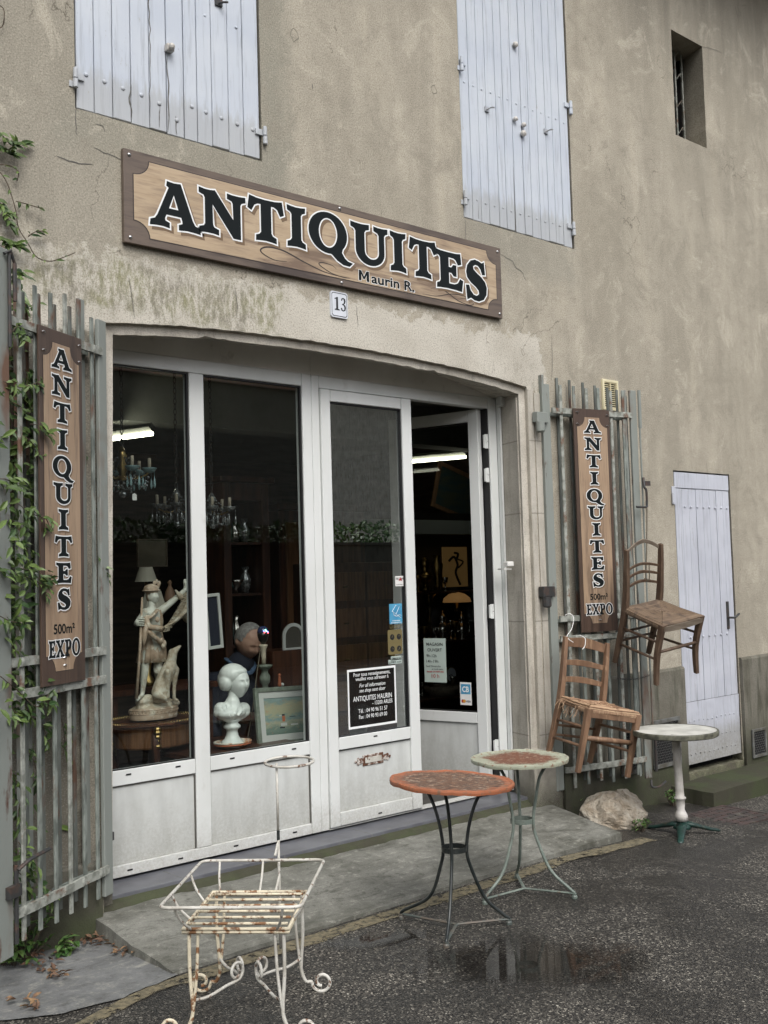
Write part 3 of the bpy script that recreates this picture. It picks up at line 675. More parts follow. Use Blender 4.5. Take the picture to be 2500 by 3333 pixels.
# ================================================================== BUILDING
BLD = thing('shop_building', 'weathered beige rendered shop building with pale blue shutters and white shopfront', 'building', (4.2, 0, -.17))
ARCH = [(.93, 2.935), (1.2, 2.965), (1.54, 2.99), (1.9, 3.003), (2.35, 3.008), (2.75, 3.003), (3.1, 2.99), (3.4, 2.972), (3.7, 2.945), (3.93, 2.915)]
def rough_arch(dz, x0, x1, amp, seed=0):
    P = [Vector((x0+(x-.88)*(x1-x0)/3.05, 0, z+dz)) for x, z in ARCH]; out = []
    for q in smooth_path(P, 9):
        out.append((q.x, q.z + noise.noise(Vector((q.x*16+seed, 0, seed)))*amp + noise.noise(Vector((q.x*50+seed, 0, seed)))*amp*.6))
    return out
@survey
def facade():
    outer = [(-6, -.9), (16, -.9), (16, 7.6), (-6, 7.6)]
    a1 = rough_arch(0, .88, 3.93, .006)
    hole = [(3.93, -.7), (.88, -.7)]+a1
    def rect(x0, x1, z0, z1, a=.003):
        return jag([(x0, z0), (x1, z0), (x1, z1), (x0, z1)], a, .08)
    LS = rect(.795, 1.856, 4.035, 6.0); RS = rect(3.39, 4.49, 4.045, 9.6); SD = rect(5.575, 6.365, -.12, 2.39); BW = rect(5.82, 6.265, 5.327, 6.27)
    b = MB(); b.plate([outer, hole, LS, RS, SD, BW], TXZ(0))
    for lp, d in ((LS, .12), (RS, .12), (SD, .12), (BW, .34)):
        n = len(lp); vs = [(u, 0, v) for u, v in lp]+[(u, d, v) for u, v in lp]; b.add(vs, [(i, (i+1) % n, n+(i+1) % n, n+i) for i in range(n)])
    # side, top, back so the wall has real thickness
    b.add([(-6, 0, -.9), (-6, .45, -.9), (-6, .45, 7.6), (-6, 0, 7.6)], [(0, 1, 2, 3)]); b.add([(16, 0, -.9), (16, .45, -.9), (16, .45, 7.6), (16, 0, 7.6)], [(0, 3, 2, 1)])
    b.add([(-6, 0, 7.6), (16, 0, 7.6), (16, .45, 7.6), (-6, .45, 7.6)], [(0, 1, 2, 3)])
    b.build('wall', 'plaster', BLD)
    # stone reveal: rebate, inner arris, soffit
    a2 = rough_arch(-.050, .935, 3.875, .005, 3); a2b = rough_arch(-.050, .935, 3.875, .005, 3); a3 = rough_arch(-.062, .935, 3.862, .0, 0)
    L1 = [(.88, -.6)]+a1+[(3.93, -.6)]; L2 = [(.935, -.6)]+a2+[(3.875, -.6)]
    r = MB(); n = len(L1)
    prof = [(0, L1), (.028, L1), (.034, L2), (.06, L2), (.30, L2)]
    # chipped lower lip of the arch: two missing bites
    for k, (y, L) in enumerate(prof):
        for u, v in L:
            dz = 0
            if v > 2 and k in (2, 3):
                for cx, wd, dp in ((1.52, .06, .035), (1.60, .03, .02), (2.2, .05, .012), (3.1, .03, .02), (2.0, .03, .012)):
                    if abs(u-cx) < wd: dz += dp*(1-abs(u-cx)/wd)*(.6+.4*noise.noise(Vector((u*60, y*40, 0))))
            if v > 2 and k == 4: dz = .078*min(1, max(.1, (3.85-u)/.6))
            r.v.append(Vector((u, y, v+dz)))
    for k in range(len(prof)-1):
        for i in range(n-1): r.f.append((k*n+i, k*n+i+1, (k+1)*n+i+1, (k+1)*n+i)); r.mi.append(0)
    r.build('arch_reveal', 'archstone', BLD)
    # dressed stone pier right of the opening, proud of the render by a hair, with a vertical groove
    p = MB(); p.box((3.932, -.004, -.62), (3.985, .02, 2.90)); p.box((3.992, -.008, -.62), (4.13, .02, 2.88)); build_each(p, 'stone_pier', 'limestone', BLD, bevel=.003)
    for lst in ((-.6, .29),):
        q = MB(); q.box((3.868, .056, -.55), (3.9, .27, 2.845)); q.build('jamb_stone', 'limestone', BLD, bevel=.004)
    q = MB(); q.box((3.84, -.03, -.55), (4.08, .2, .28)); q.box((3.85, -.012, .28), (4.07, .1, .32)); q.build('jamb_foot', 'limestone', BLD, bevel=.012)
    # plinth either side of the small door
    pl = MB()
    for x0, x1, z in ((4.135, 5.565, .76), (6.375, 16, .77), (-6, .87, .2)):
        topz = []; k = 26
        vs = []; fs = []
        for i in range(k+1):
            x = x0+(x1-x0)*i/k; zz = z+noise.noise(Vector((x*6, 1, 0)))*.012
            vs += [(x, -.03, -.9), (x, -.03, zz-.015), (x, -.022, zz), (x, .003, zz+.006)]
        for i in range(k):
            for j in range(3): fs.append((i*4+j, i*4+j+1, (i+1)*4+j+1, (i+1)*4+j))
        fs += [(0, 1, 2, 3), (k*4+3, k*4+2, k*4+1, k*4)]
        pl.add(vs, fs)
    pl.build('plinth', 'plinth', BLD)
    # knocked-out holes in the render
    h = MB()
    for px, py, s_ in ((957, 112, .036), (1412, 292, .028), (1918, 482, .022), (1078, 165, .012), (1168, 527, .012)):
        c = PYD(px, py, -.001); n = 11
        vs = [(c.x+cos(2*pi*k/n)*s_*random.uniform(.6, 1.1), -.0015, c.z+sin(2*pi*k/n)*s_*random.uniform(.7, 1.5)) for k in range(n)]+[(c.x+.2*s_, .012, c.z+.2*s_)]
        h.add(vs, [(k, (k+1) % n, n) for k in range(n)])
    build_each(h, 'plaster_hole', 'plinth', BLD)
    cr = MB()
    for pts, wd in (([(247, 350), (246, 390), (250, 440)], 2.2), ([(305, 478), (345, 500), (372, 508), (398, 520)], 2.4), ([(1633, 832), (1664, 848), (1680, 872), (1698, 884), (1712, 915)], 2.6), ([(1514, 712), (1515, 750), (1512, 788)], 2.0), ([(2284, 152), (2318, 160), (2350, 172)], 2.4), ([(2392, 20), (2402, 60)], 2.4), ([(420, 905), (428, 960), (438, 1032)], 2.0), ([(1160, 995), (1165, 1060)], 1.6), ([(760, 925), (772, 990), (768, 1035)], 1.6), ([(2030, 635), (2034, 655)], 2.2), ([(2282, 675), (2288, 712)], 2.2), ([(2300, 1500), (2301, 1542)], 1.8), ([(1795, 1090), (1797, 1180), (1794, 1240)], 2.2), ([(185, 508), (235, 528), (300, 535)], 3.4), ([(310, 402), (335, 412), (340, 428)], 2.0), ([(1015, 270), (1018, 292)], 2.4)):
        P = smooth_path([PYD(x, y, 0) for x, y in pts], 7); n = len(P); vs = []
        for i, q in enumerate(P):
            d = P[min(i+1, n-1)]-P[max(i-1, 0)]; d = Vector((-d.z, 0, d.x)).normalized()*(wd/1100)*(.35+.65*sin(pi*i/(n-1))); o = Vector((noise.noise(q*40)*.006, -.0016, noise.noise(q*33+Vector((5, 0, 0)))*.006)); vs += [q+d+o, q-d+o]
        cr.add(vs, [(2*i, 2*i+1, 2*i+3, 2*i+2) for i in range(n-1)])
    build_each(cr, 'crack', 'seam', BLD)
    # recess backs
    v = MB(); v.box((.7, .13, 3.9), (1.95, .14, 6.2)); v.box((3.3, .13, 3.9), (4.6, .14, 6.4)); v.box((5.5, .13, -.3), (6.45, .14, 2.5)); build_each(v, 'recess_back', 'dark_void', BLD)
    # barred window
    wn = MB(); wn.box((5.81, .30, 5.32), (6.27, .31, 6.275)); pane = wn.build('dark_pane', 'board_black', BLD); tag(pane, 'dark pane set deep in the small upper window')
    g = MB()
    for x in (5.89, 5.98, 6.08, 6.18):
        g.box((x-.008, .19, 5.33), (x+.008, .205, 6.268))
    build_each(g, 'window_bar', 'rail_paint', BLD)
    g = MB()
    for x in (5.89, 5.98, 6.08):
        for z in (5.5, 5.75, 6.0, 6.22):
            g.tube(smooth_path([(x, .185, z), (x+.02, .17, z+.03), (x+.045, .165, z+.06), (x+.05, .17, z+.035)], 4), .0045, 5)
    build_each(g, 'bar_scroll', 'rail_paint', BLD)
    fr = MB(); fr.box((5.822, .26, 5.33), (5.87, .30, 6.268)); fr.box((6.22, .26, 5.33), (6.263, .30, 6.268)); fr.build('window_frame', 'board_black', BLD)
    # eave
    e = MB(); 
    for k in range(9): e.box((-6, -.62+k*.078, 7.42-.0+(k*.0)), (16, -.62+k*.078+.073, 7.45))
    e.build('eave_boards', 'wood_grey', BLD)
    e = MB()
    for k in range(30): e.box((-5.6+k*.72, -.66, 7.27), (-5.6+k*.72+.09, .0, 7.42))
    build_each(e, 'rafter_end', 'wood_grey', BLD)
    e = MB(); e.add([(-6.3, -.8, 7.47), (16.3, -.8, 7.47), (16.3, 3.6, 8.9), (-6.3, 3.6, 8.9), (-6.3, -.8, 7.53), (16.3, -.8, 7.53), (16.3, 3.6, 8.97), (-6.3, 3.6, 8.97)], [(0, 3, 2, 1), (4, 5, 6, 7), (0, 1, 5, 4), (1, 2, 6, 5), (2, 3, 7, 6), (3, 0, 4, 7)]); e.build('roof', 'terracotta', BLD)
facade()

def shutter(x0, x1, z0, z1, nb, seed, split, hinges, label):
    rnd = random.Random(seed); xs = [x0]; wts = [rnd.uniform(.85, 1.15) for _ in range(nb)]; tot = sum(wts)
    for q in wts: xs.append(xs[-1]+(x1-x0)*q/tot)
    pn = thing('shutter', None, None); del_keys = [k for k in pn.keys()]; pn.parent = BLD; pn.location = WM(Vector(((x0+x1)/2, 0, z0)))-BLD.location
    pn['label'] = label
    b = MB(); bot = []
    for i in range(nb):
        g = .0032 if i != split else .006
        zz = z0 + rnd.uniform(-.004, .004)
        b.box((xs[i]+(g/2), .006+rnd.uniform(0, .002), zz), (xs[i+1]-g/2, .040, z1), .0035)
    b.build('planks', 'shutter_paint', pn)
    bk = MB(); bk.box((x0, .034, z0+.01), (x1, .05, z1)); bk.build('backing', 'seam', pn)
    return pn, xs
def dome(b, x, z, r, y=.006): b.ell((x, y, z), (r, r*.5, r), 10, 6)
def hinge(parent, px, py, side):
    c = PYD(px, py, -.012); b = MB()
    b.tube([(c.x, -.018, c.z-.05), (c.x, -.018, c.z-.004)], .0125, 10); b.tube([(c.x, -.018, c.z+.001), (c.x, -.018, c.z+.048)], .0115, 10)
    b.ell((c.x, -.018, c.z+.05), (.0115, .0115, .008), 8, 5)
    b.box((c.x, -.006, c.z+.004), (c.x+side*.05, .012, c.z+.040)); b.box((c.x, -.006, c.z-.045), (c.x-side*.025, .006, c.z-.012))
    b.build('hinge', 'shutter_paint', parent, bevel=.002)
@survey
def shutters():
    pn, xs = shutter(.803, 1.846, 4.046, 5.9, 11, 5, 5, None, 'pale blue plank shutter pair over the shop sign, left of the two')
    b = MB()
    for i, z in enumerate((4.235, 4.228, 4.222, 4.217, 4.20, 4.135, 4.24, 4.232, 4.226, 4.22, 4.214)): dome(b, (xs[i]+xs[i+1])/2+.005, z, .012)
    for i in (2, 7, 9): dome(b, (xs[i]+xs[i+1])/2+.01, 4.80, .009)
    build_each(b, 'nail_head', 'shutter_paint', pn, smooth=True)
    k = MB(); c = PYD(551, 157, -.01); k.box((c.x-.02, -.028, c.z-.02), (c.x+.02, .006, c.z+.02)); k.ell((c.x, -.035, c.z), (.018, .016, .020), 8, 6); k.build('shutter_knob', 'cast_white', pn, smooth=False, bevel=.004)
    k = MB(); c = PYD(715, 10, -.01); k.box((c.x-.022, -.004, c.z-.012), (c.x+.022, .006, c.z+.03)); k.tube([(c.x, -.006, c.z), (c.x+.01, -.03, c.z), (c.x+.035, -.035, c.z+.006)], .006, 6); k.build('latch', 'dark_iron', pn)
    hinge(pn, 244, 255, 1); hinge(pn, 861, 443, -1)
    # split boards: dark cracks following the grain
    cr = MB()
    for x, z0_, z1_, wd in ((xs[4]+.004, 4.1, 5.2, .004), (xs[3]-.004, 4.07, 4.26, .006), (xs[5]+.008, 4.06, 4.5, .006), (xs[4]+.05, 4.06, 4.2, .003), (xs[5]+.05, 4.05, 4.16, .004)):
        vs = []; k = 24
        for i in range(k+1):
            z = z0_+(z1_-z0_)*i/k; d = noise.noise(Vector((z*14, x*9, 0)))*.012; w_ = wd*(1-abs(2*i/k-1))**.5*(.5+.6*abs(noise.noise(Vector((z*30, 0, x)))))
            vs += [(x+d-w_, .0048, z), (x+d+w_, .0048, z)]
        cr.add(vs, [(2*i, 2*i+1, 2*i+3, 2*i+2) for i in range(k)])
    build_each(cr, 'crack', 'seam', pn)
    pn, xs = shutter(3.398, 4.478, 4.055, 6.1, 13, 9, 6, None, 'pale blue plank shutter pair above the right end of the shop sign')
    b = MB()
    for i in range(13):
        dome(b, (xs[i]+xs[i+1])/2, 4.20+.004*sin(i*2), .0085)
        dome(b, (xs[i]+xs[i+1])/2, 5.03+.004*sin(i*3), .0085)
    build_each(b, 'nail_head', 'shutter_paint', pn, smooth=True)
    for px, py, r in ((1676, 146, .022), (1676, 388, .018), (1703, 407, .018), (1702, 435, .024)):
        c = PYD(px, py, -.005); k = MB(); k.lathe([(r*.6, 0), (r, .012), (r*.9, .026), (r*.3, .034)], (c.x, .006, c.z), 10, ax=Matrix.Rotation(pi/2, 3, 'X')); k.build('shutter_knob', 'cast_white', pn)
    for px, py in ((1588, 355), (1780, 427)):
        c = PYD(px, py, -.005); k = MB(); k.box((c.x-.022, -.003, c.z-.018), (c.x+.016, .006, c.z+.018)); k.tube([(c.x, -.004, c.z), (c.x+.006, -.03, c.z+.004), (c.x+.03, -.034, c.z+.01)], .005, 6); k.build('latch', 'steel', pn)
    for a in ((1501, 208, 1), (1513, 645, 1), (1856, 352, -1), (1866, 746, -1)): hinge(pn, *a)
    cr = MB()
    for x, z0_, z1_, wd in ((xs[6]-.006, 4.06, 4.55, .006), (xs[1]+.05, 4.07, 4.2, .003)):
        vs = []; k = 20
        for i in range(k+1):
            z = z0_+(z1_-z0_)*i/k; w_ = wd*(1-i/k)**.7; vs += [(x-w_, .0048, z), (x+w_*.3, .0048, z)]
        cr.add(vs, [(2*i, 2*i+1, 2*i+3, 2*i+2) for i in range(k)])
    build_each(cr, 'crack', 'seam', pn)
shutters()

@survey
def side_door():
    d = thing('side_door', None, None); d.parent = BLD; d.location = WM(Vector((5.94, 0, 0)))-BLD.location; d['label'] = 'narrow lilac-white plank door patched with sheet metal'
    b = MB(); xs = [5.590+i*.0954 for i in range(9)]
    for i in range(8): b.box((xs[i]+.0015, .008+.0015*(i % 3), .46), (xs[i+1]-.0015, .045, 2.242), .002)
    b.box((5.590, .004, 2.245), (6.353, .045, 2.378), .003)
    b.build('planks', 'door_paint', d)
    s_ = MB(); nx, nz_ = 30, 22; vs = []; fs = []
    for i in range(nx+1):
        for j in range(nz_+1):
            x = 5.590+.763*i/nx; z = -.050+.51*j/nz_; vs.append((x, .004-.004*noise.noise(Vector((x*7, z*7, 0)))-.003*noise.noise(Vector((x*22, z*22, 4))), z))
    for i in range(nx):
        for j in range(nz_): fs.append((i*(nz_+1)+j, (i+1)*(nz_+1)+j, (i+1)*(nz_+1)+j+1, i*(nz_+1)+j+1))
    s_.add(vs, fs); s_.build('kick_sheet', 'door_paint', d, smooth=True)
    n = MB()
    for z, k, r in ((2.09, 8, .012), (.99, 7, .012)):
        for i in range(k): dome(n, 5.72+i*.085, z, r, .006)
    for z in (.30, .15, .03):
        for i in range(11): dome(n, 5.65+i*.062, z+.004*sin(i), .007, .0)
    build_each(n, 'nail_head', 'door_paint', d, smooth=True)
    hd = MB(); c = PYD(2378, 2010, -.02); hd.box((c.x-.016, -.002, c.z-.10), (c.x+.016, .012, c.z+.14)); hd.tube([(c.x, 0, c.z), (c.x, -.05, c.z), (c.x+.02, -.06, c.z+.01), (c.x+.07, -.055, c.z+.03)], .010, 8); hd.build('handle', 'dark_iron', d, bevel=.002)
    h = MB(); c = PYD(2192, 1612, -.01); h.box((c.x-.012, -.008, c.z-.075), (c.x+.035, .006, c.z+.075)); h.tube([(c.x-.012, -.014, c.z-.07), (c.x-.012, -.014, c.z+.02)], .009, 8); h.build('hinge', 'door_paint', d, bevel=.002)
side_door()

# ------------------------------------------------------------------ shopfront
FRONT = thing('shopfront', None, None); FRONT.parent = BLD; FRONT.location = WM(Vector((2.4, .28, 0)))-BLD.location; FRONT['label'] = 'white plastic shopfront with two tall display panes and a glazed double door'
Yf = .275
OPEN_DEG = 76
def glassbox(x0, x1, z0, z1, y, parent, name='pane', mat='glass'):
    b = MB(); b.add([(x0, y, z0), (x1, y, z0), (x1, y, z1), (x0, y, z1)], [(0, 1, 2, 3)]); o = b.build(name, mat, parent); return o
@survey
def shopfront():
    fr = MB(); B = .003
    D = .065
    fr.box((.90, Yf, .0), (1.0, Yf+D, 2.874), B)                         # left stile
    fr.box((2.231, Yf, .0), (2.2965, Yf+D, 2.874), B)                    # right stile
    fr.box((1.002, Yf+.0008, 2.794), (2.229, Yf+D, 2.874), B)            # head
    fr.box((1.002, Yf+.0008, .0), (2.229, Yf+D, .063), B)                # sill rail
    fr.box((1.498, Yf+.0004, .065), (1.585, Yf+D, 2.792), B)             # mullion
    fr.box((1.002, Yf+.0012, .486), (1.496, Yf+D, .567), B); fr.box((1.587, Yf+.0012, .486), (2.229, Yf+D, .567), B)
    fr.build('window_frame', 'pvc', FRONT)
    f2 = MB()
    f2.box((2.2985, Yf, .0), (2.352, Yf+D, 2.874), B); f2.box((3.772, Yf, .0), (3.845, Yf+D, 2.874), B); f2.box((2.354, Yf+.0008, 2.794), (3.77, Yf+D, 2.874), B)
    f2.box((2.354, Yf+.001, -.003), (3.77, Yf+D, .006), .001)
    f2.build('door_frame', 'pvc', FRONT)
    fa = MB(); fa.box((.90, Yf+.004, 2.8755), (2.2965, Yf+.03, 3.09)); fa.box((2.2985, Yf+.004, 2.8755), (3.86, Yf+.03, 3.09)); fa.build('fascia_panel', 'pvc_fascia', FRONT)
    se = MB(); se.box((.94, Yf+.03, 2.8), (3.85, Yf+.034, 2.95)); se.box((2.29, Yf+.02, 0), (2.305, Yf+.03, 3.04)); se.build('joint', 'seam', FRONT)
    # rubber gaskets: thin dark edge on the shaded sides of each pane
    g = MB()
    for x0, x1 in ((1.0, 1.498), (1.585, 2.231)):
        g.box((x0, Yf+.012, 2.784), (x1, Yf+.03, 2.794)); g.box((x1-.010, Yf+.012, .567), (x1, Yf+.03, 2.784)); g.box((x0, Yf+.012, .567), (x1-.01, Yf+.03, .572)); g.box((x0, Yf+.012, .572), (x0+.006, Yf+.03, 2.784))
    g.build('gasket', 'rubber', FRONT)
    glassbox(1.0, 1.498, .567, 2.794, Yf+.03, FRONT); glassbox(1.585, 2.231, .567, 2.794, Yf+.03, FRONT)
    for x0, x1 in ((1.002, 1.496), (1.587, 2.229)):
        p = MB(); p.box((x0, Yf+.016, .065), (x1, Yf+.04, .484), .0); p.build('lower_panel', 'pvc_panel', FRONT)
        q = MB(); q.box((x0, Yf+.010, .478), (x1, Yf+.0155, .4855)); q.box((x1-.004, Yf+.006, .066), (x1, Yf+.0155, .478)); build_each(q, 'panel_bead', 'seam', FRONT)
    s_ = MB()
    for x, z in ((1.394, .54), (1.717, .538), (2.118, .536), (1.12, .54), (1.40, .03), (1.73, .032), (2.11, .034), (1.12, .03)): s_.box((x-.014, Yf-.0012, z-.004), (x+.014, Yf+.004, z+.004))
    build_each(s_, 'drain_slot', 'rubber', FRONT)
    # closed leaf
    L = MB(); y0, y1 = Yf-.014, Yf+.045
    L.box((2.356, y0, .012), (2.4255, y1, 2.788), B); L.box((2.982, y0, .012), (3.062, y1, 2.788), B)
    L.box((2.4275, y0+.0008, 2.713), (2.980, y1, 2.787), B); L.box((2.4275, y0+.0008, .485), (2.980, y1, .562), B); L.box((2.4275, y0+.0008, .013), (2.980, y1, .096), B)
    L.build('door_leaf', 'pvc', FRONT); 
    p = MB(); p.box((2.4275, Yf+.004, .098), (2.980, Yf+.03, .483)); lp = p.build('door_panel', 'pvc_panel', FRONT)
    g = MB(); g.box((2.4255, Yf-.002, 2.704), (2.982, Yf+.02, 2.713)); g.box((2.974, Yf-.002, .562), (2.982, Yf+.02, 2.704)); g.box((2.4255, Yf-.002, .562), (2.974, Yf+.02, .566)); g.box((2.4275, Yf-.004, .478), (2.98, Yf+.0035, .4845)); g.build('gasket', 'rubber', FRONT)
    glassbox(2.4255, 2.982, .562, 2.713, Yf+.014, FRONT, mat='glass_coated')
    s_ = MB()
    for x, z in ((2.70, .538), (2.72, .04)): s_.box((x-.014, y0-.001, z-.004), (x+.014, y0+.003, z+.004))
    build_each(s_, 'drain_slot', 'rubber', FRONT)
    # letterbox
    lb = MB(); yb = Yf+.0035
    lb.box((2.605, yb-.006, .355), (2.765, yb, .425), .003)
    for sx, x in ((-1, 2.605), (1, 2.765)):
        for dx, dz, r in ((.014, 0, .020), (.032, .014, .011), (.032, -.014, .011), (.05, 0, .010)): lb.ell((x+sx*dx, yb-.003, .39+dz), (r, .004, r), 8, 6)
    lbo = lb.build('letterbox', M('letterbox_rust', (.50, .46, .42), .6, (.10, .04, .02), 22, .44, .54, bmp=.4), FRONT, smooth=False)
    fl = MB(); fl.box((2.622, yb-.009, .372), (2.748, yb-.0065, .408), .002); fl.build('flap', 'white_chip', lbo)
    # open leaf, hinged on the right, swung into the shop
    hx, hy = 5.735, .352; an = radians(180-OPEN_DEG); ca, sa = cos(an), sin(an)
    def OL(b): b.M = Matrix(((ca, -sa, 0, hx), (sa, ca, 0, hy), (0, 0, .99, .01), (0, 0, 0, 1))); DRAW[0] = False; return b
    W_ = .784
    o = OL(MB()); T_ = .028
    o.box((0, -T_, .012), (.08, T_, 2.788), B); o.box((W_-.075, -T_, .012), (W_, T_, 2.788), B)
    o.box((.082, -T_+.0008, 2.70), (W_-.077, T_, 2.787), B); o.box((.082, -T_+.0008, .485), (W_-.077, T_, .562), B); o.box((.082, -T_+.0008, .013), (W_-.077, T_, .096), B)
    o.build('open_door_leaf', 'pvc', FRONT)
    o = OL(MB()); o.box((.082, -.014, .098), (W_-.077, .014, .483)); o.build('door_panel', 'pvc_panel', FRONT)
    o = OL(MB()); o.add([(.08, 0, .562), (W_-.075, 0, .562), (W_-.075, 0, 2.70), (.08, 0, 2.70)], [(0, 1, 2, 3)]); o.build('pane', 'glass_plain', FRONT)
    o = OL(MB())
    for z in (.562, 2.69): o.box((.08, -.02, z), (W_-.075, .02, z+.008))
    o.build('gasket', 'rubber', FRONT)
    DRAW[0] = True
    for z in (2.55, 2.30, 1.30, .32):
        h = MB(); h.tube([(3.752, .285, z), (3.752, .285, z+.05)], .012, 10); h.tube([(3.752, .285, z-.055), (3.752, .285, z-.004)], .012, 10); h.box((3.73, .283, z-.05), (3.755, .295, z+.045)); h.build('hinge', 'pvc', FRONT)
    g = MB(); g.box((3.757, Yf+.01, .0), (3.7715, Yf+.06, 2.79)); g.build('gasket', 'rubber', FRONT)
    # alarm trim: white strip, junction box and sensor on the right jamb
    t = MB(); t.box((3.8455, .235, .0), (3.862, .275, 2.868)); t.build('trunking', 'pvc', FRONT)
    jb = MB(); c = PYD(1627, 1305, .24); jb.box((c.x-.03, .19, c.z-.045), (c.x+.03, .25, c.z+.04), .004); jb.build('junction_box', 'pvc_panel', FRONT)
    jb = MB(); c = PYD(1655, 1836, .13); jb.box((c.x-.03, .10, c.z-.018), (c.x+.03, .16, c.z+.018), .005); jb.box((c.x-.05, .12, c.z-.04), (c.x+.02, .2, c.z-.03)); jb.build('door_sensor', 'pvc_fascia', FRONT)
shopfront()
OPEN_HX, OPEN_HY, OPEN_AN = 5.735, .352, radians(180-OPEN_DEG)

# ================================================================== INTERIOR
@survey
def interior():
    b = MB(); b.box((-1.5, .46, -.06), (6.2, 5.6, -.001)); b.box((.95, .351, -.06), (3.84, .46, -.001)); b.build('shop_floor', 'floor_in', BLD)
    b = MB(); b.box((-1.5, 5.6, 0), (6.2, 5.75, 3.2)); b.box((-1.6, .46, 0), (-1.5, 5.75, 3.2)); b.box((6.2, .46, 0), (6.3, 5.75, 3.2)); b.box((-1.5, .452, 0), (.93, .47, 3.2)); b.box((3.88, .452, 0), (6.2, .47, 3.2))
    b.build('inner_wall', 'wall_in', BLD)
    b = MB(); b.box((-1.5, .36, 3.06), (6.2, 5.75, 3.2)); b.build('ceiling', 'ceiling_in', BLD)
    b = MB(); b.box((-1.5, 1.55, 2.72), (6.2, 1.75, 3.058)); b.build('ceiling_beam', 'ceiling_in', BLD)
    # partition of dark stone behind the display, left half
    b = MB(); b.box((.2, 3.3, .0), (3.0, 3.42, 2.75)); b.build('partition', 'wall_in', BLD)
interior()
def lamp_tube(name, label, a, b_, r=.02):
    a, b_ = Vector(a), Vector(b_); t = thing(name, label, 'lamp', (a+b_)/2, 'fluorescent tubes on the shop ceiling')
    q = MB(); q.tube([a, b_], r, 10); q.build('tube', 'tube_light', t, smooth=True)
    q = MB(); d = (b_-a).normalized(); q.box((min(a.x, b_.x)-.02, min(a.y, b_.y)-.03, a.z+.02), (max(a.x, b_.x)+.02, max(a.y, b_.y)+.03, a.z+.06)) if abs(d.x) > .9 else q.tube([a+Vector((0, 0, .045)), b_+Vector((0, 0, .045))], .028, 4)
    q.build('housing', 'ceiling_in', t)
emis('tube_light', (1, .95, .74), 7.0)
def strip(name, label, p1, p2, Y1, Y2, th):
    lamp_tube(name, label, PY(*p1, Y1), PY(*p2, Y2), th)
a = PY(300, 1437, 1.9); b_ = PZ(495, 1411, a.z); lamp_tube('fluorescent_lamp', 'bright fluorescent tube crossing behind the blue glass chandelier', a, b_, .015)
a = PY(1338, 1503, 2.6); b_ = PZ(1516, 1487, a.z); lamp_tube('fluorescent_lamp', 'bright fluorescent tube seen through the open shop door', a, b_, .014)

def frame_rect(b, c, ux, uz, w, h, t, d, n):
    """picture-frame border; c centre, ux/uz unit axes, n normal to the viewer"""
    def T(u, v, w_): return c+ux*u+uz*v-n*w_
    b.plate([[(-w/2, -h/2), (w/2, -h/2), (w/2, h/2), (-w/2, h/2)], [(-w/2+t, -h/2+t), (w/2-t, -h/2+t), (w/2-t, h/2-t), (-w/2+t, h/2-t)]], T, d)
def panel(b, c, ux, uz, w, h, n, off=0, d=.004):
    def T(u, v, w_): return c+ux*u+uz*v+n*off-n*w_
    b.plate([[(-w/2, -h/2), (w/2, -h/2), (w/2, h/2), (-w/2, h/2)]], T, d)

def head(b, c, s, yaw=0, tilt=0, hair=None, nseg=40, mseg=30, side=0, roll=0):
    """a head as one closed surface: skull, brow, eye sockets, nose, lips, chin, ears (slot 0) and hair (slot 1).
    s = head height; yaw turns the face about z (0 faces -y), tilt>0 looks down"""
    R = Matrix.Rotation(yaw, 3, 'Z') @ Matrix.Rotation(tilt, 3, 'X') @ Matrix.Rotation(roll, 3, 'Y')
    c = Vector(c); vs = []; mi = []
    g = lambda x, m, sd: math.exp(-((x-m)/sd)**2)
    P = []
    for i in range(mseg+1):
        th = pi*i/mseg
        for k in range(nseg):
            ph = 2*pi*k/nseg; d = Vector((sin(th)*sin(ph), -sin(th)*cos(ph), cos(th)))
            x, y, z = d
            jaw = 1-.22*max(0, -z)**1.3
            q = Vector((x*.36*jaw, y*.43*(1-.10*max(0, -z)*(1 if y > 0 else .2)), z*.5))
            front = max(0, -y)
            r = 0
            r += .13*g(x, 0, .10)*g(z, -.16, .17)*front                 # nose
            r += .035*g(x, 0, .07)*g(z, .02, .12)*front
            for sx in (-1, 1): r -= .052*g(x, sx*.30, .15)*g(z, .06, .10)*front; r += .022*g(x, sx*.30, .08)*g(z, .055, .045)*front; r += .02*g(x, sx*.5, .2)*g(z, -.2, .2)*front
            r += .028*g(z, .20, .06)*g(x, 0, .45)*front                 # brow
            r += .03*g(x, 0, .17)*g(z, -.45, .045)*front+.03*g(x, 0, .15)*g(z, -.56, .045)*front-.02*g(x, 0, .2)*g(z, -.50, .025)*front
            r += .05*g(x, 0, .22)*g(z, -.82, .16)*front                 # chin
            for sx in (-1, 1): r += .06*g(x, sx*.97, .12)*g(y, .08, .13)*g(z, -.05, .22)   # ears
            hr = 0
            if hair: hr = hair(x, y, z)
            q += d*(r*(1 if hr <= 0 else .2)+max(0, hr))
            if hair and hr > 0: q += d*.008*noise.noise(d*14)
            P.append(q); mi.append(hr > 0)
    off = len(b.v)
    for q in P: b.v.append(c+R@(q*s))
    for i in range(mseg):
        for k in range(nseg):
            f = (i*nseg+k, i*nseg+(k+1) % nseg, (i+1)*nseg+(k+1) % nseg, (i+1)*nseg+k)
            b.f.append(tuple(q+off for q in f)); b.mi.append(1 if sum(mi[q] for q in f) >= 2 else 0)
    return R

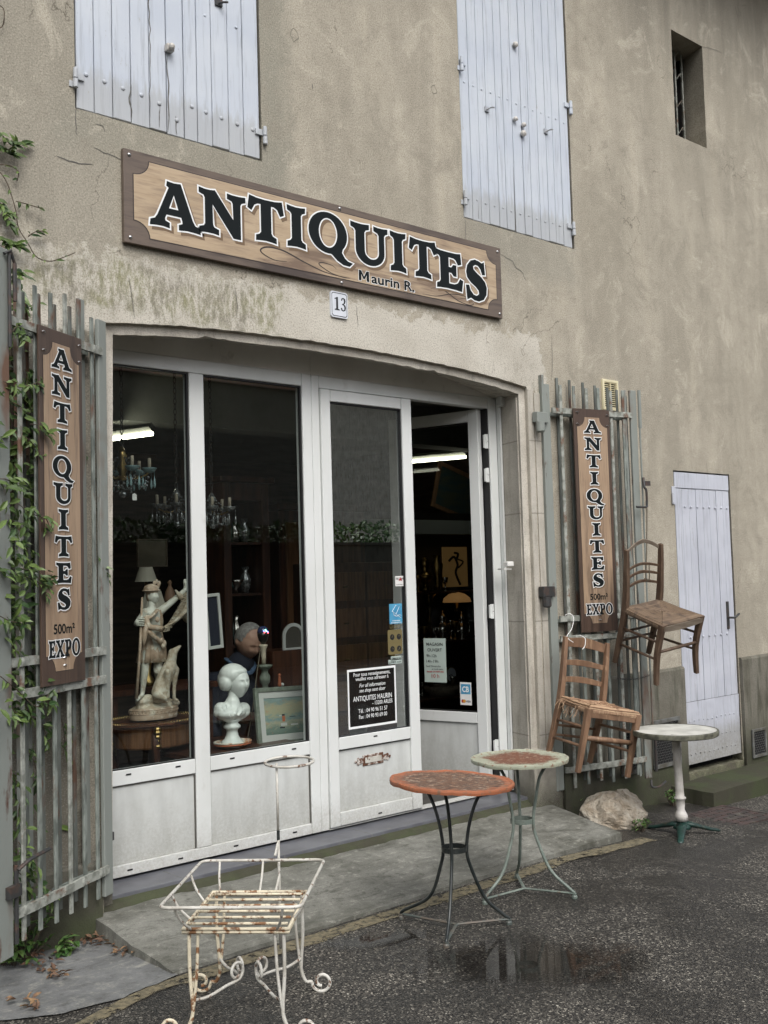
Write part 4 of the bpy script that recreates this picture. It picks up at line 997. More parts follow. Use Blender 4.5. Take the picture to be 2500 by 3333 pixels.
# ---- hunter statue on its drum, standing on the oval table
YS = .82
def pix(px, py, dy=0): return PY(px, py, YS+dy)
def r2(x, y, dy=0): return PY(300+.4521*x, 1750+.4521*y, YS+dy)
def statue():
    base = r2(455, 1300); k = (r2(455, 1200)-r2(455, 1300)).z/100      # metres per crop pixel
    t = thing('statue', 'painted plaster statue of a young hunter with spear, winged bird and dog', 'statue', base)
    cx, cy = base.x, base.y+.02; R0 = 186*k*1.0; zb = base.z
    b = MB(); b.lathe([(R0*.98, 0), (R0, .01), (R0, .20*R0), (R0*1.02, .22*R0), (R0*1.02, .235*R0), (R0, .25*R0), (R0, .36*R0), (R0*1.03, .38*R0), (R0*1.0, .41*R0), (R0*.9, .44*R0)], (cx, cy, zb), 48, sy=.62)
    for i in range(40):
        a = 2*pi*i/40; b.box((cx+cos(a)*R0-.004, cy+sin(a)*R0*.62-.004, zb+.265*R0), (cx+cos(a)*R0*1.0+.006, cy+sin(a)*R0*.62+.006, zb+.345*R0))
    b.build('drum_base', 'statue_cloth', t, smooth=False)
    zt = zb+.42*R0
    rk = MB(); rk.ell((cx, cy, zt), (R0*.92, R0*.56, .030), 18, 8)
    for (x, y, s_) in ((400, 1165, .045), (350, 1185, .035), (540, 1185, .04), (480, 1195, .05), (600, 1190, .03)): q = r2(x, y, .0); rk.ell((q.x, cy-.02, q.z), (s_, s_, s_*.7), 10, 8)
    rk.build('ground_rock', 'statue_dog', t, remesh=.008)
    # skin: head separately (face), body, arms, legs as one surface
    s = MB(); s.rs = .84
    s.cap(r2(428, 470), .026, r2(430, 520), .030)                         # neck
    s.cap(r2(385, 540), .035, r2(480, 540, .01), .035); s.cap(r2(430, 560), .062, r2(440, 680), .055); s.cap(r2(440, 700), .06, r2(445, 800), .066)
    # viewer-left arm: shoulder, elbow out, hand at the spear
    s.cap(r2(380, 545), .030, r2(322, 620, .02), .024); s.cap(r2(322, 620, .02), .023, r2(350, 608, -.06), .017)
    # raised arm to the right
    s.cap(r2(490, 530), .031, r2(600, 440, -.01), .022); s.cap(r2(600, 440), .022, r2(675, 370), .016); s.cap(r2(675, 370), .016, r2(672, 325), .018)
    s.cap(r2(672, 325), .015, r2(683, 300), .010)
    s.cap(r2(660, 318), .007, r2(662, 300), .006); s.cap(r2(683, 335), .007, r2(690, 318), .006)
    # legs
    s.cap(r2(385, 830), .040, r2(378, 960, -.01), .028); s.cap(r2(378, 960, -.01), .030, r2(362, 1120), .017); s.cap(r2(362, 1130), .017, r2(320, 1172, -.05), .013)
    s.cap(r2(480, 850), .040, r2(470, 960, -.01), .030); s.cap(r2(470, 960), .028, r2(490, 1110, .05), .018)
    s.build('body', 'statue_skin', t, remesh=.006)
    hd = MB(); h0 = r2(436, 425)
    head(hd, h0, 112*k, yaw=radians(12), tilt=radians(-8), hair=lambda x, y, z: .05 if (z > .38 or (y > .05 and z > -.45)) and not (y < -.5 and z < .5) else 0)
    hd.build('head', ['statue_skin', 'statue_cloth'], t, smooth=True)
    cp = MB(); q = r2(425, 372, .01); cp.ell(q, (.047, .05, .034), 16, 10); cp.lathe([(.050, 0), (.058, .004), (.050, .010)], (q.x, q.y, q.z-.012), 20)
    for dx, dz in ((.0, .035), (.018, .045), (.035, .035), (.028, .02)): cp.ell((q.x+dx+.01, q.y-.02, q.z+dz), (.010, .008, .016), 8, 6)
    cp.build('cap', 'statue_cloth', t, smooth=True)
    # tunic with pleats, sash, satchel
    tn = MB(); prof = [(r2(440, 520), .070, .05), (r2(440, 600), .082, .058), (r2(440, 690), .074, .055), (r2(442, 760), .090, .066), (r2(440, 830), .100, .075), (r2(437, 895), .108, .080)]
    nseg = 72; vs = []; fs = []
    for i, (c, rx, ry) in enumerate(prof):
        pl = (0, .0, .02, .05, .08, .11)[i]
        for j in range(nseg):
            a = 2*pi*j/nseg; f = 1+pl*sin(a*15); vs.append((c.x+cos(a)*rx*f*.86, c.y+.01+sin(a)*ry*f*.86, c.z))
    for i in range(len(prof)-1):
        for j in range(nseg): fs.append((i*nseg+j, i*nseg+(j+1) % nseg, (i+1)*nseg+(j+1) % nseg, (i+1)*nseg+j))
    fs += [tuple(range(nseg)), tuple(range((len(prof)-1)*nseg, len(prof)*nseg))]
    tn.add(vs, fs); tn.build('tunic', 'statue_cloth', t, smooth=True)
    ss = MB()
    ss.tube(smooth_path([r2(470, 520, -.055), r2(420, 570, -.075), r2(370, 590, -.05)]), [.016]*13, 8, flat=.5)
    ss.tube(smooth_path([r2(385, 570, -.06), r2(410, 640, -.085), r2(470, 650, -.09), r2(500, 660, -.07)]), .018, 8)
    ss.tube(smooth_path([r2(395, 660, -.07), r2(430, 700, -.085), r2(480, 740, -.08), r2(520, 775, -.06)]), .015, 8)
    ss.tube(smooth_path([r2(400, 560, -.06), r2(380, 680, -.085), r2(372, 780, -.085)]), [.012, .012, .014, .014, .016, .018, .018, .018, .016, .014, .010, .006, .003], 8)
    for x, y in ((500, 740), (520, 760), (512, 780), (470, 590)): ss.ell(r2(x, y, -.085), (.015, .012, .018), 8, 6)
    ss.build('sash', 'statue_cloth', t, smooth=True)
    sp = MB(); sp.tube([r2(318, 1160, -.08), r2(345, 800, -.08), r2(360, 430, -.08)], [.010, .009, .006], 8); sp.build('spear', 'statue_cloth', t, smooth=True)
    hn = MB(); q = r2(352, 610, -.085)
    hn.ell(q+Vector((-.012, .012, 0)), (.022, .018, .024), 10, 8)
    for i in range(4): z = q.z+.022-i*.013; hn.tube(smooth_path([(q.x-.02, q.y+.006, z), (q.x-.004, q.y-.012, z), (q.x+.014, q.y-.008, z-.002), (q.x+.012, q.y+.006, z-.003)], 4), .0062-.0006*i, 6)
    hn.tube([(q.x-.015, q.y, q.z+.022), (q.x+.006, q.y-.012, q.z+.034)], .007, 6)
    hn.build('hand', 'statue_skin', t, smooth=True)
    # the bird's wing, spread from the raised arm down to the hip: overlapping feathers
    wg = MB()
    A, B_ = r2(690, 400, -.03), r2(505, 655, -.10); Ln = (B_-A)
    core = []
    wg.tube(smooth_path([A, r2(660, 520, -.05), r2(580, 610, -.085), r2(510, 650, -.10)]), [.058, .060, .064, .066, .068, .068, .067, .065, .062, .058, .054, .05, .046, .042, .037, .031, .026, .02, .012], 12, flat=.3)
    for row, (off, ln, wd) in enumerate(((.0, .062, .014), (.022, .05, .012), (.045, .04, .010))):
        for i in range(13):
            f = i/12; root = A.lerp(B_, f*.95)+Vector((-.0, -.012-.006*row, 0)); dirn = Vector((-.75-.25*f, 0, -.35*(f)+.15)).normalized()
            st = root+Vector((.03-off*.2, 0, -.02+off*.4)); L = ln*(1-.35*f)
            wg.tube([st, st+dirn*L*.5, st+dirn*L*.9, st+dirn*L], [wd, wd*1.1, wd*.8, .002], 6, flat=.4)
    wg.build('wing', 'statue_dog', t, smooth=True)
    bd = MB(); bd.cap(r2(690, 470, -.0), .05, r2(700, 560), .05); bd.cap(r2(640, 430, -.03), .02, r2(600, 380, -.03), .008); bd.build('bird_body', 'statue_dog', t, remesh=.007)
    # dog sitting at the hunter's side, head raised
    dg = MB(); dg.rs = .86; dy = -.05
    dg.cap(r2(490, 1110, dy), .062, r2(520, 1010, dy), .055); dg.cap(r2(520, 1010, dy), .055, r2(560, 930, dy), .05); dg.cap(r2(560, 930, dy), .045, r2(575, 870, dy), .033)
    dg.cap(r2(575, 870, dy), .034, r2(580, 830, dy), .033); dg.cap(r2(590, 820, dy), .026, r2(632, 782, dy), .011)
    dg.cap(r2(565, 835, dy), .017, r2(560, 890, dy), .008); dg.cap(r2(600, 950, dy-.01), .028, r2(592, 1060, dy-.01), .015); dg.cap(r2(592, 1060, dy-.01), .014, r2(590, 1150, dy-.01), .013); dg.cap(r2(590, 1165, dy), .014, r2(615, 1172, dy-.02), .011)
    dg.cap(r2(540, 970, dy-.05), .026, r2(545, 1080, dy-.05), .015); dg.cap(r2(545, 1080, dy-.05), .014, r2(548, 1150, dy-.05), .012)
    dg.cap(r2(470, 1130, dy-.03), .035, r2(520, 1160, dy-.05), .018); dg.cap(r2(460, 1170, dy), .02, r2(540, 1185, dy-.05), .010)
    dg.build('dog', 'statue_dog', t, remesh=.0055)
statue()
def oval_table():
    c = PY(500, 2342, YS+.05); t = thing('display_table', 'oval dark inlaid table with brass gallery and bronze leg mounts under the hunter statue', 'table', (c.x, c.y, 0))
    R = .30
    b = MB(); b.lathe([(R*.9, -.02), (R, -.012), (R, -.004), (R*.98, 0)], c, 48, sy=.75); b.build('table_top', 'mahogany', t)
    b = MB()
    for i in range(90): a = 2*pi*i/90; b.tube([(c.x+cos(a)*R*.98, c.y+sin(a)*R*.735, c.z), (c.x+cos(a+.035)*R*.98, c.y+sin(a+.035)*R*.735, c.z+.013), (c.x+cos(a+.07)*R*.98, c.y+sin(a+.07)*R*.735, c.z)], .0015, 4, caps=False)
    b.lathe([(R*.99, .012), (R*.995, .014), (R*.985, .014)], c, 48, sy=.75, caps=False); b.build('brass_gallery', 'brass', t)
    b = MB(); b.lathe([(R*.82, -.15), (R*.84, -.14), (R*.84, -.03), (R*.82, -.02)], c, 40, sy=.75); b.build('apron', 'marquetry', t)
    b = MB(); b.lathe([(R*.55, .28-c.z-.01), (R*.57, .28-c.z), (R*.55, .28-c.z+.01)], c, 32, sy=.75); b.build('lower_shelf', 'marquetry', t)
    for a in (radians(250), radians(330), radians(70), radians(150)):
        x, y = c.x+cos(a)*R*.82, c.y+sin(a)*R*.62
        b = MB(); b.tube(smooth_path([(x, y, c.z-.02), (x+cos(a)*.03, y+sin(a)*.02, c.z-.16), (x-cos(a)*.02, y, c.z-.4), (x+cos(a)*.05, y+sin(a)*.04, .01)]), [.026]*6+[.02]*6+[.015]*7, 6); l = b.build('leg', 'mahogany', t)
        m = MB()
        for z, r in ((-.03, .022), (-.05, .027), (-.075, .022), (-.10, .018), (-.13, .024), (-.15, .012)): m.ell((x+cos(a)*.012, y+sin(a)*.014-.01, c.z+z), (r, r, r*.8), 8, 6)
        m.tube([(x, y-.01, c.z-.14), (x, y-.015, c.z-.20)], [.012, .004], 6); m.build('leg_mount', 'brass', l)
oval_table()

# ---- marble bust on its socle, in a glazed dish
YB = .58
def b2(x, y, dy=0): return PY(300+.4521*x, 1750+.4521*y, YB+dy)
def bust():
    foot = b2(1010, 1475); t = thing('bust', 'white marble bust of a child with a fringe and bobbed hair', 'bust', foot); k = (b2(1010, 1375)-foot).z/100; s = lambda n: n*k
    b = MB(); prof = [(85, 0), (80, 12), (58, 28), (46, 50), (40, 80), (44, 98), (60, 108), (62, 122), (50, 134), (42, 150), (60, 165)]
    b.lathe([(s(r), s(z)) for r, z in prof], foot, 32); b.build('socle', 'marble_white', t, smooth=True)
    m = MB()
    m.cap(b2(1012, 1215), s(48), b2(1018, 1120), s(40)); m.cap(b2(1010, 1190), s(56), b2(1010, 1230), s(70)); m.cap(b2(925, 1235, .01), s(52), b2(1090, 1232, .02), s(50)); m.cap(b2(905, 1262, .01), s(34), b2(985, 1305, -.02), s(30)); m.cap(b2(1105, 1255, .01), s(34), b2(1035, 1305, -.02), s(30)); m.ell(b2(1005, 1262, -.02), (s(118), s(66), s(48)), 24, 14)
    for q0, q1 in (((930, 1215), (985, 1290)), ((960, 1200), (1000, 1300)), ((1060, 1205), (1020, 1300)), ((1100, 1225), (1050, 1290))): m.cap(b2(*q0, -.075), s(5), b2(*q1, -.085), s(4))
    m.cap(b2(1005, 1290), s(40), b2(1012, 1325), s(30)); m.build('shoulders', 'marble_white', t, remesh=.006)
    h = MB(); head(h, b2(1045, 1040, -.006), s(228), yaw=radians(4), nseg=64, mseg=48); h.build('head', 'marble_white', t, smooth=True, subsurf=1)
    h = MB(); U = s(1)
    def e_(x, y, dy, rx, ry, rz): h.ell(b2(x, y, dy), (rx*U, ry*U, rz*U), 20, 14)
    e_(1012, 985, .012, 102, 98, 82); e_(972, 1022, .028, 66, 86, 82); e_(956, 1050, .0, 44, 58, 56); e_(1000, 1060, .055, 62, 50, 60); e_(1082, 1010, .045, 40, 46, 66); e_(1046, 966, -.022, 74, 62, 40); e_(1020, 1000, .0, 80, 70, 60)
    h.build('hair', 'marble_white', t, remesh=.005)
    d = thing('dish', 'glazed dish with a terracotta rim carrying the marble bust', 'dish', b2(1012, 1510)); q = b2(1012, 1508)
    e = MB(); e.lathe([(s(90), 0), (s(125), s(12)), (s(140), s(38)), (s(143), s(44)), (s(135), s(44)), (s(120), s(26)), (s(90), s(22))], q, 40, sy=.8); e.build('bowl', 'glazed_dish', d, smooth=True)
    e = MB(); e.tube([(q.x+cos(2*pi*i/40)*s(141), q.y+sin(2*pi*i/40)*s(113), q.z+s(40)) for i in range(40)], s(7), 6, closed=True); e.build('rim', 'glazed_dish', d, smooth=True)
    e = MB(); e.tube([(q.x+cos(2*pi*i/40)*s(138), q.y+sin(2*pi*i/40)*s(112), q.z+s(27)) for i in range(40)], s(7), 6, closed=True); e.build('painted_band', 'terracotta', d, smooth=True)
    # window shelf the display stands on
    sh = MB(); sh.box((3.33, .40, q.z-.03), (4.10, 1.05, q.z-.002)); sd_ = thing('display_shelf', 'dark display shelf behind the second pane, carrying bust and painting', 'shelf', (3.7, .7, 0))
    sh.build('board', 'mahogany', sd_)
    for x in (3.38, 4.05):
        for y in (.46, .98): l = MB(); l.box((x-.02, y-.02, 0), (x+.02, y+.02, q.z-.032)); l.build('leg', 'mahogany', sd_)
bust()

# ---- framed harbour painting leaning right of the bust
def painting():
    Y = .62; tl, tr, bl = PY(829, 2240, Y), PY(1009, 2229, Y+.02), PY(845, 2433, Y-.05)
    br = tr+(bl-tl); ux = (tr-tl).normalized(); uz = (tl-bl).normalized(); n = ux.cross(uz).normalized(); n = n if n.y < 0 else -n
    c = (tl+br)/2; wd, ht = (tr-tl).length*1.12, (tl-bl).length; c = c+ux*(tr-tl).length*.06
    t = thing('framed_painting', 'oil painting of boats in a green-grey frame leaning behind the second pane', 'painting', bl)
    b = MB(); frame_rect(b, c, ux, uz, wd, ht, .028, .025, n); b.build('frame', 'frame_greygreen', t, bevel=.003)
    b = MB(); frame_rect(b, c+n*-.008, ux, uz, wd-.056, ht-.056, .04, .01, n); b.build('mount', 'frame_white', t)
    m, nt, bs = nodes('harbour_paint'); co = coords(nt); g = nz(nt, coords(nt, (9, 9, 22)), 1.5, 5, .7, 1); sp = N(nt, 'ShaderNodeSeparateXYZ'); nt.links.new(N(nt, 'ShaderNodeTexCoord').outputs['Generated'], sp.inputs[0])
    f = mth(nt, 'ADD', sp.outputs['Z'], mth(nt, 'MULTIPLY', mth(nt, 'SUBTRACT', g, .5), .5))
    col = N(nt, 'ShaderNodeValToRGB'); e = col.color_ramp.elements; st = [(0, (.10, .15, .13)), (.2, (.16, .22, .18)), (.34, (.36, .36, .26)), (.45, (.16, .27, .28)), (.55, (.34, .35, .24)), (.75, (.38, .36, .24)), (.9, (.20, .28, .26)), (1, (.25, .33, .32))]
    while len(e) < len(st): e.new(.5)
    for i, (p_, c_) in enumerate(st): e[i].position = p_; e[i].color = (*c_, 1)
    nt.links.new(f, col.inputs[0]); cc = mixc(nt, ramp(nt, nz(nt, coords(nt, (20, 20, 45)), 1.4, 4, .7), [(.6, 0.), (.68, .7)]), col.outputs[0], (.45, .22, .12)); nt.links.new(cc, bs.inputs['Base Color']); bs.inputs['Roughness'].default_value = .5; MATS['harbour'] = m
    b = MB(); panel(b, c, ux, uz, wd-.136, ht-.136, n, -.012); cv = b.build('canvas', 'harbour', t)
    b = MB()
    def spot(u, v, w_, h_): panel(b, c+ux*u+uz*v, ux, uz, w_, h_, n, -.0115, .002)
    b.cur = 0; spot(-.035, -.02, .022, .035); b.cur = 1; spot(-.035, -.055, .05, .018); spot(.05, -.06, .06, .01); spot(-.06, .0, .02, .006); b.cur = 2; spot(-.035, .004, .022, .01); spot(-.05, -.075, .04, .008); spot(.04, -.01, .05, .003)
    b.build('painted_boats', ['terracotta', 'frame_white', 'navy_wool'], cv)
painting()

# ---- shopkeeper
def person():
    Y = 1.25
    q = lambda x, y, dy=0: PY(300+.4521*x, 1750+.4521*y, Y+dy)
    hc = q(1128, 745); k = (q(1128, 640)-q(1128, 740)).z/100
    t = thing('person', 'grey-haired man in a navy sweater looking down behind the marble bust', 'person', (hc.x, hc.y+.1, 0))
    b = MB(); s = lambda n: n*k
    def hair(x, y, z):
        if z > .30 and y > -.35: return .035
        if y > .25 and z > -.45: return .03
        if abs(x) > .75 and z > .15 and y > -.3: return .03
        return 0
    nk = hc+Vector((-.03, .06, -s(170)))
    body = MB()
    sh = q(1040, 960, .12); L = q(900, 990, .10); Rr = q(1190, 1010, .16)
    body.cap(hc+Vector((-.01, .05, -s(90))), .062, nk, .07); 
    body.cap(nk, .10, nk+Vector((-.02, .06, -.10)), .12)
    body.cap(nk+Vector((-.19, .08, -.12)), .085, nk+Vector((.19, .08, -.12)), .085); body.cap(nk+Vector((0, .07, -.2)), .165, nk+Vector((0, .10, -.55)), .165); body.cap(nk+Vector((0, .10, -.6)), .16, nk+Vector((.05, .12, -.8)), .17)
    body.cap(nk+Vector((-.22, .08, -.14)), .075, nk+Vector((-.26, .0, -.42)), .06); body.cap(nk+Vector((-.26, .0, -.42)), .055, nk+Vector((-.05, -.15, -.52)), .042)
    body.cap(nk+Vector((.22, .08, -.14)), .075, nk+Vector((.25, .0, -.42)), .06); body.cap(nk+Vector((.25, .0, -.42)), .055, nk+Vector((.08, -.18, -.55)), .042)
    for sx in (-.1, .1): body.cap(nk+Vector((sx, .12, -.85)), .09, (nk.x+sx, nk.y+.12, .45), .065); body.cap((nk.x+sx, nk.y+.12, .45), .06, (nk.x+sx, nk.y+.14, .08), .045); body.cap((nk.x+sx, nk.y+.14, .06), .045, (nk.x+sx*1.2, nk.y, .045), .04)
    body.build('sweater_and_trousers', 'navy_wool', t, remesh=.012)
    head(b, hc, s(265), yaw=radians(-2), tilt=radians(28), hair=hair, nseg=64, mseg=48); b.build('head', ['skin', 'grey_hair'], t, smooth=True, subsurf=1)
    c = MB(); c.tube(smooth_path([nk+Vector((-.085, .06, .045)), nk+Vector((-.075, -.055, .0)), nk+Vector((.0, -.10, -.055)), nk+Vector((.07, -.06, .0)), nk+Vector((.085, .05, .045))]), .018, 8, flat=.6); c.build('shirt_collar', 'denim', t, smooth=True)
    for sx, p0 in ((-1, nk+Vector((-.05, -.15, -.52))), (1, nk+Vector((.08, -.18, -.55)))):
        h = MB(); h.cap(p0, .034, p0+Vector((-sx*.03, -.06, -.02)), .036); 
        for i in range(4): a = p0+Vector((-sx*.03+(i-1.5)*.017, -.085, -.02)); h.tube(smooth_path([a, a+Vector((0, -.035, -.008)), a+Vector((0, -.055+.006*abs(i-1.5), -.035))], 4), [.0095]*8+[.007], 7)
        h.tube([p0+Vector((-sx*.055, -.03, 0)), p0+Vector((-sx*.085, -.075, -.015))], [.011, .008], 7)
        h.build('hand', 'skin', t, remesh=.005)
person()

# ---- candlestick lamp with a small disco bulb
def disco_lamp():
    Y = .86; q = lambda x, y, dy=0: PY(300+.4521*x, 1750+.4521*y, Y+dy)
    f = q(1250, 1300); t = thing('candlestick_lamp', 'turned candlestick lamp topped by a small coloured party bulb', 'lamp', f); k = (q(1250, 1200)-f).z/100; s = lambda n: n*k
    top = q(1240, 915); z0 = q(1255, 1075)
    b = MB(); H = q(1245, 905).z-f.z
    b.lathe([(s(60), 0), (s(62), s(20)), (s(40), s(40)), (s(22), s(90)), (s(26), s(200)), (s(22), s(240)), (s(38), s(262)), (s(40), s(300)), (s(24), s(330)), (s(26), s(350)), (s(50), s(368)), (s(60), s(385)), (s(20), s(390))], f, 20); b.build('stem', 'frame_greygreen', t, smooth=True)
    b = MB(); b.lathe([(s(16), 0), (s(18), s(60)), (s(20), s(110)), (s(30), s(128)), (s(32), s(140)), (s(20), s(144))], (f.x-.006, f.y, f.z+s(392)), 16); b.build('candle_tube', 'candle', t, smooth=True)
    b = MB(); b.lathe([(s(14), 0), (s(32), s(25)), (s(42), s(60)), (s(42), s(80)), (s(30), s(84))], (f.x-.008, f.y, f.z+s(540)), 20); b.build('bulb_base', 'board_black', t, smooth=True)
    b = MB(); c = Vector((f.x-.008, f.y, f.z+s(628))); b.ell(c, s(42), 18, 12); bo = b.build('bulb', M('bulb_glass', (.03, .04, .10), .05), t, smooth=True)
    emis('glow_blue', (.15, .25, 1), 3); emis('glow_red', (1, .1, .1), 3); emis('glow_green', (.3, 1, .8), 4)
    for i, (dx, dz, mm) in enumerate(((-.012, -.004, 'glow_red'), (.002, .004, 'glow_green'), (.012, .0, 'glow_blue'), (-.004, .012, 'glow_green'), (.016, -.008, 'glow_red'), (-.018, .006, 'glow_blue'))):
        g = MB(); g.ell((c.x+dx, c.y-s(40), c.z+dz), .0045, 8, 6); g.build('led', mm, bo)
    # twisted cord hanging from the lamp
    b = MB(); b.tube(smooth_path([q(1215, 790, -.03), q(1190, 950, -.05), q(1160, 1200, -.1), q(1120, 1450, -.15)]), .0035, 6)
    c_ = b.build('cord', 'rope', t)
    sd_ = thing('side_cabinet', 'low dark cabinet carrying the candlestick lamp', 'cabinet', (f.x+.1, f.y+.1, 0)); b = MB(); b.box((f.x-.12, f.y-.1, .05), (f.x+.45, f.y+.35, f.z-.03)); b.build('carcass', 'mahogany', sd_, bevel=.006)
    b = MB(); b.box((f.x-.14, f.y-.12, f.z-.028), (f.x+.47, f.y+.37, f.z-.001)); b.build('top', 'mahogany', sd_, bevel=.004)
    for x in (f.x-.08, f.x+.41): l = MB(); l.box((x-.02, f.y-.08, 0), (x+.02, f.y-.04, .048)); l.build('leg', 'mahogany', sd_)
    sh = thing('figurine', 'small red and white figurine behind the frame', 'figurine', q(1350, 1055)); g = MB(); p = q(1350, 1060); g.cap(p, .014, p+Vector((0, 0, .05)), .008); g.ell(p+Vector((0, 0, .065)), .011, 8, 6); g.build('body', 'terracotta', sh, smooth=True)
    g = MB(); g.ell(p+Vector((.02, 0, 0)), (.016, .012, .012), 8, 6); g.build('rock', 'marble_white', sh, smooth=True)
disco_lamp()

# ---- cabinets and back-wall furniture
def armoire():
    Y = 2.0; q = lambda x, y, dy=0: PY(300+.4822*x, 1050+.4822*y, Y+dy)
    a, c = q(880, 1075), q(1190, 1075); t = thing('armoire', 'tall dark mahogany display cabinet with shelves of glassware behind the second pane', 'cabinet', ((a.x+c.x)/2, Y+.2, 0)); zt = a.z
    x0, x1 = a.x, c.x; b = MB()
    b.box((x0, Y, 0), (x0+.07, Y+.45, zt), .004); b.box((x1-.07, Y, 0), (x1, Y+.45, zt), .004); b.box((x0, Y+.43, 0), (x1, Y+.45, zt)); b.box((x0+.071, Y, zt-.14), (x1-.071, Y+.42, zt), .004); b.box((x0+.071, Y, 0), (x1-.071, Y+.42, .5), .004)
    b.build('carcass', 'mahogany', t); b = MB(); b.box((x0-.04, Y-.04, zt+.001), (x1+.04, Y+.47, zt+.05), .01); b.build('cornice', 'mahogany', t)
    for z in (1.05, 1.45, 1.85): s_ = MB(); s_.box((x0+.072, Y+.02, z), (x1-.072, Y+.42, z+.018)); s_.build('shelf', 'mahogany', t)
    rnd = random.Random(2)
    for z, kinds in ((1.068, 'vvb'), (1.468, 'vbv'), (1.868, 'vvv')):
        for i, kd in enumerate(kinds):
            x = x0+.12+(x1-x0-.24)*i/2; h = rnd.uniform(.13, .24)
            v = thing('vase' if kd == 'v' else 'bowl', None, None, (x, Y+.18, z)); m = MB()
            if kd == 'v': m.lathe([(.03, 0), (.045, h*.3), (.05, h*.55), (.022, h*.8), (.035, h)], (x, Y+.18, z), 16)
            else: m.lathe([(.025, 0), (.02, .03), (.07, .09), (.075, .11), (.065, .11)], (x, Y+.18, z), 16)
            m.build('body', ('opaline', 'silver', 'crystal')[i % 3], v, smooth=True)
            v['label'] = '%s %s on the %s shelf of the dark cabinet' % (('bluish glass', 'silvery', 'cut crystal')[i % 3], 'vase' if kd == 'v' else 'bowl', {1.068: 'lowest', 1.468: 'middle', 1.868: 'upper'}[z]); v['category'] = 'vase' if kd == 'v' else 'bowl'; v['group'] = 'glassware in the dark cabinet'
    # second, reddish cupboard to its right with an arched mirror standing before it
    q2 = PY(905, 1600, 2.3); w2 = thing('wardrobe', 'reddish dark wardrobe with panelled door, right of the display cabinet', 'wardrobe', (q2.x+.35, 2.5, 0))
    b = MB(); b.box((q2.x, 2.3, 0), (q2.x+.95, 2.8, 2.15), .006); b.build('carcass', 'mahogany', w2); b = MB(); b.box((q2.x-.04, 2.26, 2.151), (q2.x+.99, 2.82, 2.21), .01); b.build('cornice', 'mahogany', w2)
    for i in (0, 1):
        b = MB(); x = q2.x+.06+i*.44; b.box((x, 2.28, .3), (x+.38, 2.299, 2.05), .004); d = b.build('door', 'marquetry', w2); e = MB(); e.ell((x+(.34 if i == 0 else .04), 2.27, 1.1), .012, 8, 6); e.build('handle', 'brass', d)
    p = PY(957, 2072, 1.1); mr = thing('arched_mirror', 'small mirror in a pale arched frame beside the coloured bulb lamp', 'mirror', (p.x, p.y, p.z-.09))
    b = MB(); arc = [(.095*cos(radians(a_)), .095*sin(radians(a_))) for a_ in range(0, 181, 12)]; o = arc+[(-.095, -.09), (.095, -.09)]; i_ = [(u*.76, v*.76 if v > 0 else v*.85) for u, v in o]
    T = lambda u, v, w_: (p.x+u, p.y+w_, p.z+v); b.plate([o, i_], T, .012); b.build('frame', 'frame_white', mr); b = MB(); b.plate([i_], lambda u, v, w_: (p.x+u, p.y+.008+w_, p.z+v), .003); b.build('mirror_glass', 'silver', mr)
    st = MB(); st.box((p.x-.2, p.y-.02, 0), (p.x+.3, p.y+.25, p.z-.092), .004); s2 = thing('console', 'plain dark console under the arched mirror', 'table', (p.x, p.y+.1, 0)); st.build('carcass', 'mahogany', s2)
armoire()

def wall_frames():
    def fr(name, label, cat, cx, cy, w_, h_, Y, mf, mc, t_=.02, tilt=0):
        c = PY(cx, cy, Y); o = thing(name, label, cat, c, 'framed pictures inside the shop'); ux = Vector((cos(tilt), 0, sin(tilt))); uz = Vector((-sin(tilt), 0, cos(tilt))); n = Vector((0, -1, 0))
        b = MB(); frame_rect(b, c, ux, uz, w_, h_, t_, .02, n); b.build('frame', mf, o, bevel=.002); b = MB(); panel(b, c, ux, uz, w_-2*t_, h_-2*t_, n, -.01, .004); b.build('picture', mc, o); return c
    fr('picture_frame', 'plain pale picture high behind the hunter statue', 'picture', 498, 1800, .24, .20, 1.9, 'wood_grey', M('sepia', (.16, .14, .10), .7, (.11, .10, .07), 6), .008)
    fr('picture_frame', 'white-framed picture standing at the left edge of the second pane', 'picture', 697, 2022, .12, .36, 1.0, 'frame_white', 'navy_wool', .02, radians(4))
    fr('picture_frame', 'large seascape tilted on the wall, seen through the open door', 'picture', 1485, 1602, .62, .50, 2.9, 'wood_orange', M('seascape', (.035, .07, .085), .35, (.07, .085, .07), 5, stretch=(1, 1, 3)), .045, radians(-16))
    fr('picture_frame', 'small dark picture on the stone partition between the two left panes', 'picture', 640, 1520, .3, .22, 2.6, 'mahogany', 'sepia', .03)
wall_frames()

